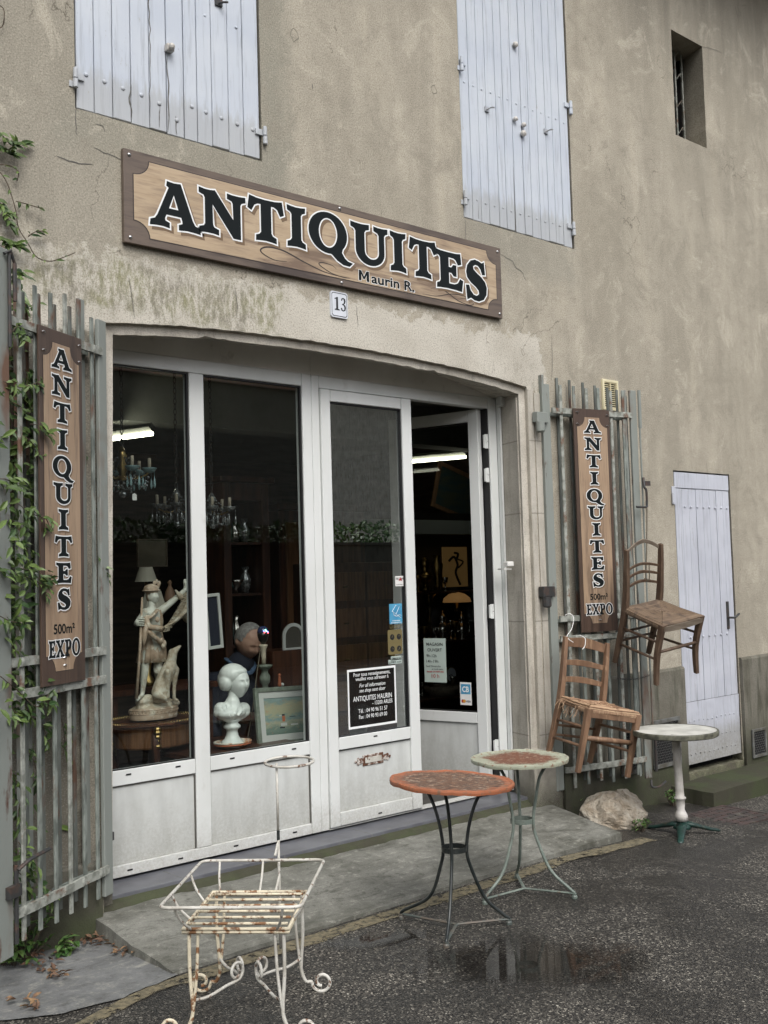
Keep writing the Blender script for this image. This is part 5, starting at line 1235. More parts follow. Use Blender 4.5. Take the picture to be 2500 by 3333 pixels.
def table_lamp():
    Y = 1.35; q = lambda x, y: PY(x, y, Y); tp, bt = q(475, 1846), q(475, 1893); t = thing('table_lamp', 'table lamp with a pale conical cloth shade behind the hunter statue', 'lamp', (tp.x, Y, .9))
    h = tp.z-bt.z; b = MB(); b.lathe([(.074, 0), (.072, .003), (.043, h), (.040, h)], (tp.x, Y, bt.z), 28); b.build('lamp_shade', 'shade_cloth', t, smooth=False)
    b = MB(); b.lathe([(.06, .9-0), (.05, .93), (.02, .97), (.03, 1.1), (.022, 1.2), (.012, bt.z+.01)], (tp.x, Y, 0), 18); b.build('base', 'brass', t, smooth=True)
    s_ = thing('console', 'dark console carrying the table lamp behind the statue', 'table', (tp.x, Y, 0)); b = MB(); b.box((tp.x-.35, Y-.15, .86), (tp.x+.45, Y+.2, .898), .004); b.build('top', 'mahogany', s_)
    for x in (-.3, .4):
        for y in (-.1, .15): l = MB(); l.box((tp.x+x-.02, Y+y-.02, 0), (tp.x+x+.02, Y+y+.02, .858)); l.build('leg', 'mahogany', s_)
    # ruffled small shade and a dome clock beside it
    g = thing('lamp_bracket', 'scalloped pale lampshade tilting behind the cap of the statue', 'lamp', q(455, 1980)); c = q(475, 1950); b = MB(); n = 28; vs = []
    for i, (r, z) in enumerate(((.055, .05), (.07, 0), (.085, -.06))):
        for k in range(n): a = 2*pi*k/n; rr = r*(1+.12*sin(a*7)*(i/2)); vs.append((c.x+cos(a)*rr, Y-.1+sin(a)*rr*.6, c.z+z))
    b.add(vs, [(i*n+k, i*n+(k+1) % n, (i+1)*n+(k+1) % n, (i+1)*n+k) for i in (0, 1) for k in range(n)]); b.build('lamp_shade', 'shade_cloth', g, smooth=True); b = MB(); b.tube([(c.x, Y-.1, c.z-.3), (c.x, Y-.1, c.z+.05)], .008, 8); b.build('stem', 'brass', g)
    d = thing('ornament', 'small brown bell-shaped ornament behind the raised arm of the statue', 'ornament', q(553, 1930)); c = q(553, 1928); b = MB(); b.lathe([(.04, -.06), (.042, -.05), (.028, .01), (.012, .04), (.010, .055), (.016, .066), (.004, .082)], c, 18); b.build('body', 'wood_orange', d, smooth=True)
table_lamp()

# ---- chandeliers
def chandelier(label, cx, cy, Y, R, arms, opal, ceil=3.036, drop=0, seed=1, chain=True):
    c = PY(cx, cy, Y); t = thing('chandelier', label, 'chandelier', (c.x, c.y, ceil)); rnd = random.Random(seed)
    b = MB(); b.lathe([(.004, 0), (.05, .02), (.06, .05), (.06, .07)], (c.x, c.y, ceil-.07), 18); b.build('ceiling_cup', 'brass', t, smooth=True)
    if chain:
        b = MB(); z = ceil-.08; i = 0
        while z > c.z+R*.95:
            ax = (1, 0) if i % 2 else (0, 1); b.tube([(c.x+ax[0]*cos(a)*.010, c.y+ax[1]*cos(a)*.010, z-.018+sin(a)*.022) for a in [k*pi/4 for k in range(8)]], .0028, 5, closed=True); z -= .035; i += 1
        b.build('chain', 'dark_iron', t)
    b = MB(); b.lathe([(.005, -R*.35), (.03, -R*.3), (.018, -R*.1), (.035, R*.1), (.015, R*.4), (.03, R*.6), (.008, R*.95)], c, 14); b.build('stem', 'crystal' if not opal else 'brass', t, smooth=True)
    for i in range(arms):
        a = 2*pi*i/arms+.4; d = Vector((cos(a), sin(a), 0)); tip = c+d*R
        b = MB(); b.tube(smooth_path([c+Vector((0, 0, -.02)), c+d*R*.4+Vector((0, 0, -R*.28)), c+d*R*.85+Vector((0, 0, -R*.15)), tip]), .005, 6); arm = b.build('arm', 'brass', t, smooth=True)
        b = MB(); b.lathe([(.005, -.012), (.03, -.006), (.042, .014), (.044, .018), (.036, .014), (.01, .004)], tip, 18); b.build('drip_pan', 'opaline' if opal else 'crystal', arm, smooth=True)
        b = MB(); b.lathe([(.010, 0), (.010, .06), (.008, .064)], tip+Vector((0, 0, .014)), 12); b.build('candle', 'candle', arm, smooth=True)
        b = MB()
        for k in range(3): a2 = 2*pi*k/3+i; q = tip+Vector((cos(a2)*.04, sin(a2)*.04, 0)); b.tube([q, q-Vector((0, 0, .03))], .0012, 4); b.lathe([(.001, 0), (.006, -.03), (.0085, -.055), (.006, -.068), (.001, -.075)], q-Vector((0, 0, .03)), 8)
        b.build('glass_drop', 'opaline' if opal else 'crystal', arm, smooth=True)
    b = MB()
    for i in range(arms):
        a0, a1 = 2*pi*i/arms+.4, 2*pi*(i+1)/arms+.4
        for f in range(11):
            u = f/10; p = c+Vector((cos(a0)*(1-u)+cos(a1)*u, sin(a0)*(1-u)+sin(a1)*u, 0))*R - Vector((0, 0, .09*sin(pi*u)+.01)); b.ell(p, .008 if f % 2 else .0055, 6, 4)
        for f in range(8): u = f/7; p = c+Vector((cos(a0), sin(a0), 0))*R*(1-u)*.9+Vector((0, 0, R*.8*u**1.4)); b.ell(p, .007, 6, 4)
    for i in range(26): a = rnd.random()*2*pi; r = rnd.random()**.5*R*.5; b.ell(c+Vector((cos(a)*r, sin(a)*r, -R*rnd.uniform(.1, .75))), rnd.uniform(.006, .013), 6, 4)
    b.ell(c-Vector((0, 0, R*.85)), .024, 12, 8); b.build('crystal_beads', 'crystal', t, smooth=False)
    return c, t
c, t = chandelier('chandelier with turquoise glass pans and drops behind the first pane', 398, 1535, .78, .16, 6, True)
b = MB(); q = PY(438, 1617, .62); b.plate([[(-.014, -.02), (.014, -.02), (.014, .012), (0, .022), (-.014, .012)]], lambda u, v, w_: (q.x+u, q.y+w_, q.z+v), .001); b.build('price_tag', 'paper_white', t)
chandelier('clear crystal chandelier with brown candles hanging right in the first pane', 575, 1650, 1.15, .13, 5, False, seed=4)
chandelier('clear crystal chandelier half hidden by the post at the left of the second pane', 690, 1660, 1.0, .12, 5, False, seed=6)

# ---- things seen through the open door
def door_goods():
    Y = 2.4; q = lambda x, y, dy=0: PY(x, y, Y+dy)
    a = q(1330, 1735); t = thing('shelf_unit', 'tall shelving of silverware seen through the open door, under a pale blue beam', 'shelf', (a.x+.3, Y+.2, 0))
    b = MB(); x0, x1 = a.x-.5, a.x+1.5
    b.box((x0, Y+.4, 0), (x1, Y+.43, 2.2)); b.build('back', 'board_black', t)
    c1, c2 = q(1345, 1692), q(1345, 1738); b = MB(); b.box((x0, Y-.02, c2.z), (x1, Y+.1, c1.z)); b.build('beam', 'beam_in', t)
    zs = [q(1440, 1925).z, q(1440, 2087).z, q(1440, 2270).z]
    for z in zs: b = MB(); b.box((x0, Y, z-.02), (x1, Y+.4, z)); b.build('shelf_board', 'mahogany', t)
    cl = M('gilt', (.30, .19, .07), .3, metal=1)
    sp = thing('lit_picture', 'warm lit panel with the black outline of a woman, on the top shelf', 'picture', q(1478, 1920)); p = q(1483, 1845, .2)
    m, nt, bs = nodes('lit_amber'); bs.inputs['Base Color'].default_value = (.30, .2, .10, 1); bs.inputs['Emission Color'].default_value = (.75, .42, .14, 1); bs.inputs['Emission Strength'].default_value = .025; MATS['lit_amber'] = m
    b = MB(); b.box((p.x-.17, p.y, p.z-.2), (p.x+.17, p.y+.02, p.z+.2)); b.build('panel', 'lit_amber', sp)
    b = MB(); b.tube(smooth_path([(p.x-.02, p.y-.01, p.z+.14), (p.x+.03, p.y-.01, p.z+.13), (p.x+.01, p.y-.01, p.z+.08)], 4), .012, 6); b.tube(smooth_path([(p.x-.1, p.y-.01, p.z+.06), (p.x-.03, p.y-.01, p.z+.10), (p.x+.02, p.y-.01, p.z+.02), (p.x-.01, p.y-.01, p.z-.06), (p.x+.05, p.y-.01, p.z-.18)], 5), .012, 6); b.tube(smooth_path([(p.x+.0, p.y-.01, p.z+.08), (p.x+.1, p.y-.01, p.z+.05), (p.x+.03, p.y-.01, p.z-.01)], 5), .008, 6); b.build('figure_outline', 'ink', sp)
    def item(name, label, cat, px, py, prof, mat, dy=.12, sx=1):
        c = q(px, py, dy); o = thing(name, label, cat, c, 'antiques on the shelves behind the door'); b = MB(); b.lathe(prof, c, 20, sx=sx); b.build('body', mat, o, smooth=True); return c, o
    item('bust', 'small bronze bust on the top shelf left of the lit panel', 'bust', 1385, 1925, [(.05, 0), (.05, .03), (.02, .05), (.03, .08), (.085, .13), (.07, .17), (.025, .19), (.05, .24), (.052, .29), (.02, .33)], 'gilt')
    item('vase', 'gilt vase beside the small bronze bust', 'vase', 1425, 1920, [(.04, 0), (.03, .04), (.05, .15), (.06, .25), (.03, .3), (.045, .34)], 'gilt')
    emis('amber_glass', (.55, .28, .10), .10)
    c, o = item('table_lamp', 'lamp with a low amber glass dome under the lit panel', 'lamp', 1487, 1950, [(.03, -.12), (.012, -.08), (.012, 0)], 'gilt', .02)
    b = MB(); b.lathe([(.14, .0), (.13, .04), (.08, .08), (.01, .10)], (c.x, c.y, c.z-.03), 24); b.build('lamp_shade', 'amber_glass', o, smooth=True)
    def pot(px, label, s_=1.0):
        c, o = item('teapot', label, 'teapot', px, 2084, [(.04*s_, 0), (.045*s_, .01), (.03*s_, .03), (.07*s_, .09), (.065*s_, .14), (.035*s_, .17), (.03*s_, .2), (.045*s_, .21), (.02*s_, .25), (.006, .27), (.01, .29)], 'silver')
        b = MB(); b.tube(smooth_path([c+Vector((-.06*s_, 0, .08)), c+Vector((-.12*s_, 0, .11)), c+Vector((-.14*s_, 0, .19))]), [.012]*12+[.006], 8); b.build('spout', 'silver', o, smooth=True)
        b = MB(); b.tube(smooth_path([c+Vector((.06*s_, 0, .15)), c+Vector((.12*s_, 0, .16)), c+Vector((.11*s_, 0, .07)), c+Vector((.06*s_, 0, .06))]), .006, 6); b.build('handle', 'silver', o, smooth=True)
    pot(1442, 'tall silver coffee pot, left of the two pots on the middle shelf', 1.1); pot(1505, 'silver coffee pot nearer the door stile on the middle shelf', .9)
    c, o = item('brass_horn', 'upright brass horn standing left of the coffee pots', 'horn', 1400, 2084, [(.02, 0), (.018, .2), (.02, .32), (.05, .42), (.09, .46)], 'brass')
    rnd = random.Random(4)
    for px, py, mt in ((1362, 2084, 'silver'), (1382, 2084, 'brass'), (1420, 2084, 'silver'), (1468, 2084, 'silver'), (1482, 2084, 'brass'), (1362, 1925, 'gilt'), (1450, 1925, 'silver'), (1375, 2268, 'silver'), (1402, 2268, 'brass'), (1475, 2268, 'silver')):
        k_ = rnd.uniform(.8, 1.25); cc = q(px, py, rnd.uniform(.05, .25)); cc.z = zs[0] if py < 2000 else zs[1] if py < 2200 else zs[2]
        g_ = thing('goblet', 'small dim metal goblet among the silverware on the shelves behind the open door', 'goblet', cc, 'goblets on the shelves behind the door'); b = MB(); b.lathe([(.03*k_, 0), (.028*k_, .006), (.008, .02), (.007, .07*k_), (.025*k_, .09*k_), (.036*k_, .15*k_), (.034*k_, .155*k_), (.02, .10*k_)], cc, 16); b.build('cup', mt, g_, smooth=True)
    c = q(1466, 2195, .1); o = thing('clock', 'round white-faced clock behind the opening hours notice', 'clock', c); b = MB(); b.lathe([(.075, -.02), (.08, 0), (.07, .012)], c, 28, ax=Matrix.Rotation(pi/2, 3, 'X')); b.build('case', 'brass', o); b = MB(); b.lathe([(.065, 0), (.065, .003)], (c.x, c.y-.0125, c.z), 28, ax=Matrix.Rotation(pi/2, 3, 'X')); b.build('face', 'enamel_white', o); b = MB(); b.tube([(c.x, c.y-.018, c.z), (c.x+.03, c.y-.018, c.z-.03)], .003, 4); b.tube([(c.x, c.y-.018, c.z), (c.x-.035, c.y-.018, c.z-.01)], .003, 4); b.build('hand', 'ink', o)
    item('basket', 'low woven basket on the bottom shelf behind the door glass', 'basket', 1440, 2268, [(.12, 0), (.17, .06), (.19, .11), (.16, .11), (.13, .06)], 'wood_grey')
    item('bowl', 'brass bowl on the bottom shelf near the door stile', 'bowl', 1505, 2268, [(.05, 0), (.04, .03), (.09, .09), (.1, .11), (.08, .1)], 'brass')
    # stone head ornament behind the notice board in the closed leaf
    c = PY(1172, 2380, .55); o = thing('carved_scroll', 'carved stone scroll ornament behind the black notice', 'ornament', c); b = MB()
    b.tube(smooth_path([(c.x+.085*math.exp(-.16*a)*cos(a)*1.15, c.y-.01*a, c.z+.09+.085*math.exp(-.16*a)*sin(a)) for a in [k*.5 for k in range(18)]], 3), .026, 8); b.cap(c+Vector((0, .02, -.06)), .05, c+Vector((0, .02, .06)), .07); b.build('scroll', 'marble_white', o, remesh=.005)
    sb = MB(); sb.box((4.27, .42, c.z-.16), (4.92, .80, c.z-.125)); s2 = thing('display_shelf', 'low dark shelf behind the glazed door leaf', 'shelf', (4.6, .6, 0)); sb.build('board', 'mahogany', s2)
    for x in (4.31, 4.87): l = MB(); l.box((x-.015, .6, 0), (x+.015, .63, c.z-.162)); l.build('leg', 'mahogany', s2)
    # sideboard with drawers behind the closed leaf
    c = PY(1180, 1830, 1.9); o = thing('sideboard', 'dark chest with two rows of drawers behind the closed door leaf', 'chest', (c.x, 2.1, 0)); b = MB(); b.box((c.x-.45, 1.9, 0), (c.x+.5, 2.4, c.z), .005); b.build('carcass', 'mahogany', o)
    for i in range(4):
        for j in (0, 1):
            b = MB(); z = c.z-.08-i*.3; x = c.x-.42+j*.46; b.box((x, 1.885, z-.24), (x+.43, 1.899, z), .004); d = b.build('drawer', 'marquetry', o); e = MB(); e.ell((x+.21, 1.875, z-.12), (.03, .01, .008), 10, 6); e.build('handle', 'brass', d)
door_goods()

# ================================================================== LETTERING
def arc(cx, cy, rx, ry, a0, a1, n=14): return [(cx+rx*cos(radians(a0+(a1-a0)*i/n)), cy+ry*sin(radians(a0+(a1-a0)*i/n))) for i in range(n+1)]
GL = {}
GL['I'] = (.46, [[(0, 1), (.1, .985), (.23, .975), (.36, .985), (.46, 1), (.455, .9), (.38, .865), (.34, .8), (.34, .2), (.38, .135), (.455, .1), (.46, 0), (.36, .015), (.23, .025), (.1, .015), (0, 0), (.005, .1), (.08, .135), (.12, .2), (.12, .8), (.08, .865), (.005, .9)]])
GL['T'] = (.84, [[(.04, 1), (.2, .97), (.42, .96), (.64, .97), (.80, 1), (.84, .72), (.77, .68), (.70, .82), (.62, .865), (.53, .87), (.53, .2), (.57, .135), (.65, .1), (.655, 0), (.55, .015), (.42, .025), (.29, .015), (.185, 0), (.19, .1), (.27, .135), (.31, .2), (.31, .87), (.22, .865), (.14, .82), (.07, .68), (0, .72)]])
GL['E'] = (.74, [[(0, 1), (.12, .98), (.35, .975), (.58, .98), (.68, 1), (.70, .74), (.62, .71), (.55, .83), (.48, .865), (.33, .87), (.33, .58), (.42, .58), (.48, .66), (.55, .66), (.55, .38), (.48, .38), (.42, .46), (.33, .46), (.33, .135), (.50, .135), (.60, .18), (.67, .31), (.74, .28), (.70, 0), (.55, .015), (.3, .025), (.1, .015), (0, 0), (.005, .1), (.08, .135), (.11, .2), (.11, .8), (.08, .865), (.005, .9)]])
GL['A'] = (1.04, [[(.36, 1.0), (.50, .985), (.63, 1.0), (.88, .23), (.93, .14), (1.03, .1), (1.04, 0), (.9, .015), (.76, .02), (.60, 0), (.60, .09), (.68, .13), (.675, .2), (.65, .29), (.32, .29), (.285, .2), (.29, .13), (.38, .09), (.38, 0), (.26, .02), (.12, .015), (0, 0), (.01, .1), (.10, .14), (.155, .23), (.40, .88), (.35, .92)], [(.365, .41), (.60, .41), (.49, .76)]])
GL['N'] = (1.04, [[(0, 1), (.12, .98), (.24, .98), (.34, 1), (.76, .40), (.76, .8), (.73, .865), (.63, .9), (.63, 1), (.74, .985), (.88, .985), (1.03, 1), (1.03, .9), (.94, .865), (.91, .8), (.91, 0), (.76, 0), (.28, .70), (.28, .2), (.31, .135), (.41, .1), (.41, 0), (.3, .015), (.14, .015), (0, 0), (0, .1), (.1, .135), (.13, .2), (.13, .8), (.1, .865), (0, .9)]])
_o = arc(.5, .5, .5, .52, 300, -30, 34)[::-1]
GL['Q'] = (1.08, [arc(.5, .5, .5, .52, -42, 278, 36)+[(.60, -.03), (.74, -.16), (.90, -.24), (1.06, -.25), (1.14, -.17), (1.02, -.15), (.93, -.08), (.85, .05)], arc(.5, .5, .26, .40, 0, 350, 26)])
GL['O'] = (1.0, [arc(.5, .5, .5, .52, 0, 351, 38), arc(.5, .5, .26, .40, 0, 350, 26)])
GL['U'] = (1.0, [[(0, 1), (.12, .985), (.24, .98), (.36, .985), (.48, 1), (.48, .9), (.39, .865), (.35, .8), (.35, .34)]+arc(.56, .33, .21, .21, 180, 360, 12)[1:-1]+[(.77, .34), (.77, .8), (.73, .865), (.63, .9), (.63, 1), (.74, .985), (.87, .985), (1.0, 1), (1.0, .9), (.93, .865), (.90, .8), (.90, .34)]+arc(.515, .34, .385, .36, 0, -180, 18)[1:-1]+[(.13, .34), (.13, .8), (.09, .865), (0, .9)]])
GL['S'] = (.72, [[(.62, 1.0), (.645, .70), (.57, .69), (.52, .82), (.43, .905), (.33, .915), (.25, .86), (.26, .77), (.36, .69), (.52, .60), (.64, .49), (.69, .36), (.67, .18), (.58, .05), (.42, -.02), (.28, -.01), (.16, .04), (.05, -.02), (.02, .32), (.10, .33), (.15, .20), (.25, .10), (.36, .085), (.45, .15), (.44, .25), (.34, .34), (.18, .43), (.07, .54), (.04, .68), (.08, .84), (.19, .97), (.33, 1.02), (.45, 1.0), (.55, .96)]])
GL['X'] = (.98, [[(0, 1), (.2, .98), (.42, 1), (.42, .9), (.37, .87), (.52, .62), (.64, .86), (.60, .9), (.60, 1), (.76, .985), (.94, 1), (.94, .9), (.84, .86), (.60, .49), (.86, .14), (.97, .1), (.98, 0), (.78, .02), (.54, 0), (.54, .1), (.60, .13), (.46, .36), (.31, .13), (.37, .1), (.37, 0), (.2, .015), (0, 0), (0, .1), (.10, .14), (.37, .50), (.12, .86), (0, .9)]])
GL['P'] = (.78, [[(0, 1), (.12, .985), (.36, .99), (.46, 1)]+arc(.47, .71, .30, .29, 85, -90, 14)+[(.36, .40), (.36, .2), (.40, .135), (.5, .1), (.5, 0), (.36, .015), (.14, .015), (0, 0), (0, .1), (.1, .135), (.13, .2), (.13, .8), (.1, .865), (0, .9)], [(.36, .50), (.42, .50)]+arc(.43, .70, .12, .19, -80, 80, 10)+[(.36, .9)]])
def offset_loop(lp, d):
    n = len(lp); A = sum(lp[i][0]*lp[(i+1) % n][1]-lp[(i+1) % n][0]*lp[i][1] for i in range(n)); sg = 1 if A > 0 else -1; out = []
    for i in range(n):
        a, b, c = Vector(lp[i-1]), Vector(lp[i]), Vector(lp[(i+1) % n]); e1 = (b-a); e2 = (c-b)
        if e1.length < 1e-9 or e2.length < 1e-9: out.append(tuple(b)); continue
        e1.normalize(); e2.normalize(); n1 = Vector((e1.y, -e1.x))*sg; n2 = Vector((e2.y, -e2.x))*sg; m = n1+n2
        if m.length < .3: out.append(tuple(b+n1*d)); continue
        m.normalize(); k = min(1.6, 1/max(.35, m.dot(n1))); out.append(tuple(b+m*d*k))
    return out
def glyph_layers(mb, ch, T, x, z, sx, sz, ow, sh):
    """printed letter: soft shadow (slot 2), white edge (slot 1), black face (slot 0); T(u,v,w)"""
    _, loops = GL[ch]
    L = [[(x+u*sx, z+v*sz) for u, v in lp] for lp in loops]
    def area(lp): return sum(lp[i][0]*lp[(i+1) % len(lp)][1]-lp[(i+1) % len(lp)][0]*lp[i][1] for i in range(len(lp)))
    def off(d): return [offset_loop(lp, d if k == 0 else -d) for k, lp in enumerate(L)]
    mb.cur = 2; mb.plate([[(u+sh, v-sh*1.1) for u, v in lp] for lp in off(ow*1.1)], lambda u, v, w: T(u, v, w-.0006))
    e = sz*.016; mb.cur = 1; mb.plate(off(ow+e), lambda u, v, w: T(u, v, w-.0012)); mb.cur = 0; mb.plate(off(e), lambda u, v, w: T(u, v, w-.0018))
def btext(mb, body, T, x, z, size, width=None, align='LEFT', bold=0., shear=0., w=-.001, sxz=1.0):
    cu = bpy.data.curves.new('t', 'FONT'); cu.body = body; cu.size = 1; cu.offset = bold; cu.shear = shear; cu.align_x = align; cu.resolution_u = 3
    ob = bpy.data.objects.new('t', cu); COL.objects.link(ob); dg = bpy.context.evaluated_depsgraph_get(); me = bpy.data.meshes.new_from_object(ob.evaluated_get(dg))
    vs = [v.co.copy() for v in me.vertices]; fs = [tuple(p.vertices) for p in me.polygons]
    if vs:
        x0, x1 = min(v.x for v in vs), max(v.x for v in vs); k = size
        kx = (width/(x1-x0)) if width else size*sxz
        if width: vs = [Vector((v.x-x0, v.y, 0)) for v in vs] if align == 'LEFT' else [Vector((v.x-(x0+x1)/2, v.y, 0)) for v in vs]
        mb.add([T(x+v.x*kx, z+v.y*k, w) for v in vs], fs)
    bpy.data.objects.remove(ob); bpy.data.curves.remove(cu); bpy.data.meshes.remove(me)
def notched(w0, w1, h0, h1, r, n=6):
    """rectangle with concave quarter-round corners"""
    o = []
    for cx, cy, a in ((w1, h0, 180), (w1, h1, 270), (w0, h1, 0), (w0, h0, 90)):
        o += [(cx+r*cos(radians(a-90*i/n)), cy+r*sin(radians(a-90*i/n))) for i in range(n+1)]
    return o

@survey
def main_sign():
    x0, x1, z0, z1 = 1.024, 3.688, 3.373, 3.880; t = thing('shop_sign', 'wide wood-look board lettered in black over the shopfront arch', 'sign', (x0, -.03, z0))
    b = MB(); b.box((x0, -.030, z0), (x1, -.004, z1), .002); b.build('board', 'sign_dark', t)
    T = lambda u, v, w: (u, -.0305+w, v)
    L = notched(x0+.052, x1-.052, z0+.045, z1-.045, .085, 8)
    b = MB(); b.plate([offset_loop(L, .005)], lambda u, v, w: T(u, v, w-.0004)); b.build('border_line', 'print_line', t)
    b = MB(); b.plate([L], lambda u, v, w: T(u, v, w-.0010)); b.build('panel', 'sign_pale', t)
    T2 = lambda u, v, w: T(u, v, w-.0012); m = MB()
    X = [1.163, 1.441, 1.735, 1.989, 2.134, 2.433, 2.732, 2.881, 3.106, 3.353]; X1 = [1.441, 1.718, 1.961, 2.106, 2.420, 2.706, 2.849, 3.102, 3.327, 3.548]
    Z0 = [3.500, 3.521, 3.545, 3.552, 3.566, 3.548, 3.545, 3.543, 3.503, 3.468]; Z1 = [3.752, 3.768, 3.796, 3.796, 3.806, 3.796, 3.798, 3.792, 3.757, 3.740]
    for ch, a, c, e, f in zip('ANTIQUITES', X, X1, Z0, Z1):
        w_, _ = GL[ch]; glyph_layers(m, ch, T2, a, e, (c-a)/w_, f-e, .0085, .017)
    lt = m.build('lettering', ['print_black', 'print_white', 'print_shadow'], t)
    m = MB(); btext(m, 'aurin R.', T2, 2.576, 3.432, .088, width=.338, bold=.022)
    MM = [(0, 0), (.012, .75), (.20, .75), (.40, .33), (.60, .75), (.79, .75), (.80, 0), (.60, 0), (.60, .45), (.46, .14), (.34, .14), (.19, .47), (.19, 0)]; MM = [(2.482+u*.098, 3.432+v*.088) for u, v in MM]; m.plate([MM], lambda u, v, w: T2(u, v, w-.001))
    
    ow = MB(); btext(ow, 'aurin R.', T2, 2.573, 3.430, .092, width=.346, bold=.045, w=-.0004); ow.plate([offset_loop(MM, .003)], lambda u, v, w: T2(u, v, w-.0004)); ow.build('name_outline', 'print_white', t); m.build('name_lettering', 'print_black', t)
    fl = MB()
    def ribbon(pts, wd, k=8):
        P = smooth_path([(u, v, 0) for u, v in pts], k); n = len(P); vs = []
        for i, q in enumerate(P):
            d = (P[min(i+1, n-1)]-P[max(i-1, 0)]); d = Vector((-d.y, d.x, 0)).normalized()*wd*(.25+.75*sin(pi*i/(n-1))); vs += [T2(q.x+d.x, q.y+d.y, -.0004), T2(q.x-d.x, q.y-d.y, -.0004)]
        fl.add(vs, [(2*i, 2*i+1, 2*i+3, 2*i+2) for i in range(n-1)])
    ribbon([(1.98, 3.452), (1.90, 3.445), (1.83, 3.465), (1.81, 3.49), (1.86, 3.515), (1.96, 3.512), (2.10, 3.47), (2.25, 3.435), (2.42, 3.43)], .0045)
    ribbon([(2.42, 3.43), (2.36, 3.428), (2.28, 3.44), (2.20, 3.475), (2.22, 3.492), (2.29, 3.488), (2.32, 3.47)], .003)
    ribbon([(2.98, 3.43), (3.10, 3.435), (3.22, 3.47), (3.33, 3.475), (3.36, 3.462), (3.30, 3.452)], .003)
    ribbon([(3.05, 3.478), (3.10, 3.49), (3.18, 3.478), (3.28, 3.435), (3.38, 3.42), (3.42, 3.435), (3.38, 3.448)], .003); build_each(fl, 'flourish', 'print_line', t)
    for x, z in ((x0+.03, z1-.03), (x0+.03, z0+.03), (x1-.03, z1-.03), (x1-.03, z0+.03), ((x0+x1)/2, z1-.02), ((x0+x1)/2, z0+.02)):
        s_ = MB(); s_.ell((x, -.031, z), (.010, .007, .010), 10, 6); s_.build('screw', 'steel', t, smooth=True)
main_sign()
@survey
def number_plate():
    x0, x1, z0, z1 = 2.290, 2.411, 3.176, 3.338; t = thing('number_plate', 'small white enamel house number 13 under the shop sign', 'sign', (x0, -.012, z0)); T = lambda u, v, w: (u, -.0125+w, v)
    b = MB(); L = [(x0+.01, z0), (x1-.01, z0), (x1, z0+.01), (x1, z1-.01), (x1-.01, z1), (x0+.01, z1), (x0, z1-.01), (x0, z0+.01)]; b.plate([L], T, .0122); b.build('plate', 'enamel_white', t)
    b = MB(); k = .94; sc = lambda f: [((x0+x1)/2+(u-(x0+x1)/2)*f, (z0+z1)/2+(v-(z0+z1)/2)*(f+.01)) for u, v in L]; b.plate([sc(.90), sc(.85)], lambda u, v, w: T(u, v, w-.0006)); b.build('border_line', 'ink', t)
    b = MB(); TT = lambda u, v, w: T(u, v, w-.0008)
    xa = x0+.026
    b.plate([[(xa, z0+.045), (xa+.036, z0+.045), (xa+.036, z0+.051), (xa+.025, z0+.055), (xa+.025, z0+.128), (xa+.018, z0+.128), (xa, z0+.118), (xa, z0+.113), (xa+.011, z0+.115), (xa+.011, z0+.055), (xa, z0+.051)]], TT)
    xb = x0+.070; P = [(xb+.002, .112), (xb+.008, .125), (xb+.020, .129), (xb+.033, .122), (xb+.036, .108), (xb+.031, .094), (xb+.022, .089), (xb+.034, .082), (xb+.038, .067), (xb+.033, .051), (xb+.019, .043), (xb+.005, .047), (xb, .060), (xb+.004, .066), (xb+.010, .062), (xb+.013, .052), (xb+.019, .050), (xb+.025, .056), (xb+.026, .068), (xb+.022, .080), (xb+.010, .084), (xb+.010, .090), (xb+.020, .093), (xb+.024, .106), (xb+.021, .120), (xb+.014, .120), (xb+.011, .112), (xb+.006, .107)]
    b.plate([[(u, z0+v) for u, v in P]], TT); b.build('numerals', 'ink', t)
number_plate()

# ================================================================== GATES
class Frame:
    """a vertical plane standing on the ground: u along it, w behind it (towards the wall), z up"""
    def __init__(s, o, deg): s.o = Vector((o[0], o[1], 0)); a = radians(deg); s.ux = Vector((cos(a), sin(a), 0)); s.n = Vector((-sin(a), cos(a), 0)); s.M = Matrix(((s.ux.x, s.n.x, 0, s.o.x), (s.ux.y, s.n.y, 0, s.o.y), (0, 0, 1, 0), (0, 0, 0, 1)))
    def mb(s): b = MB(); b.M = s.M; return b
    def T(s, w0): return lambda u, v, w: (u, w0+w, v)
    def hit(s, px, py, w=0):
        d = ray(px, py); p = s.o+s.n*w; t = ((p-CAM).dot(s.n))/d.dot(s.n); h = CAM+d*t; return ((h-s.o).dot(s.ux), h.z)
def bar(fr, t, u, w, wd, z0, z1, mat='galv_paint', dp=.011): b = fr.mb(); b.box((u-wd/2, w, z0), (u+wd/2, w+dp, z1), .002); return b.build('bar', mat, t)
def rail(fr, t, u0, u1, z, w, mat='rail_paint', hgt=.04, tilt=0):
    b = fr.mb(); n = 14; pts = [(u0+(u1-u0)*i/n, w, z+.003*noise.noise(Vector((i*1.7, z*9, 0)))) for i in range(n+1)]
    vs = []
    for p in pts: vs += [(p[0], w-.009, p[2]-hgt/2), (p[0], w+.009, p[2]-hgt/2), (p[0], w+.009, p[2]+hgt/2), (p[0], w-.009, p[2]+hgt/2)]
    fs = [(4*i+k, 4*i+(k+1) % 4, 4*i+4+(k+1) % 4, 4*i+4+k) for i in range(n) for k in range(4)]+[(0, 1, 2, 3), (4*n+3, 4*n+2, 4*n+1, 4*n)]
    b.add(vs, fs)
    for i in range(5): u = u0+(u1-u0)*(i+.5)/5; b.ell((u, w-.004, z), (.018, .010, .024), 8, 6)   # weld lumps
    return b.build('rail', mat, t)
RAILS = (2.748, 1.240, 1.098, .166)
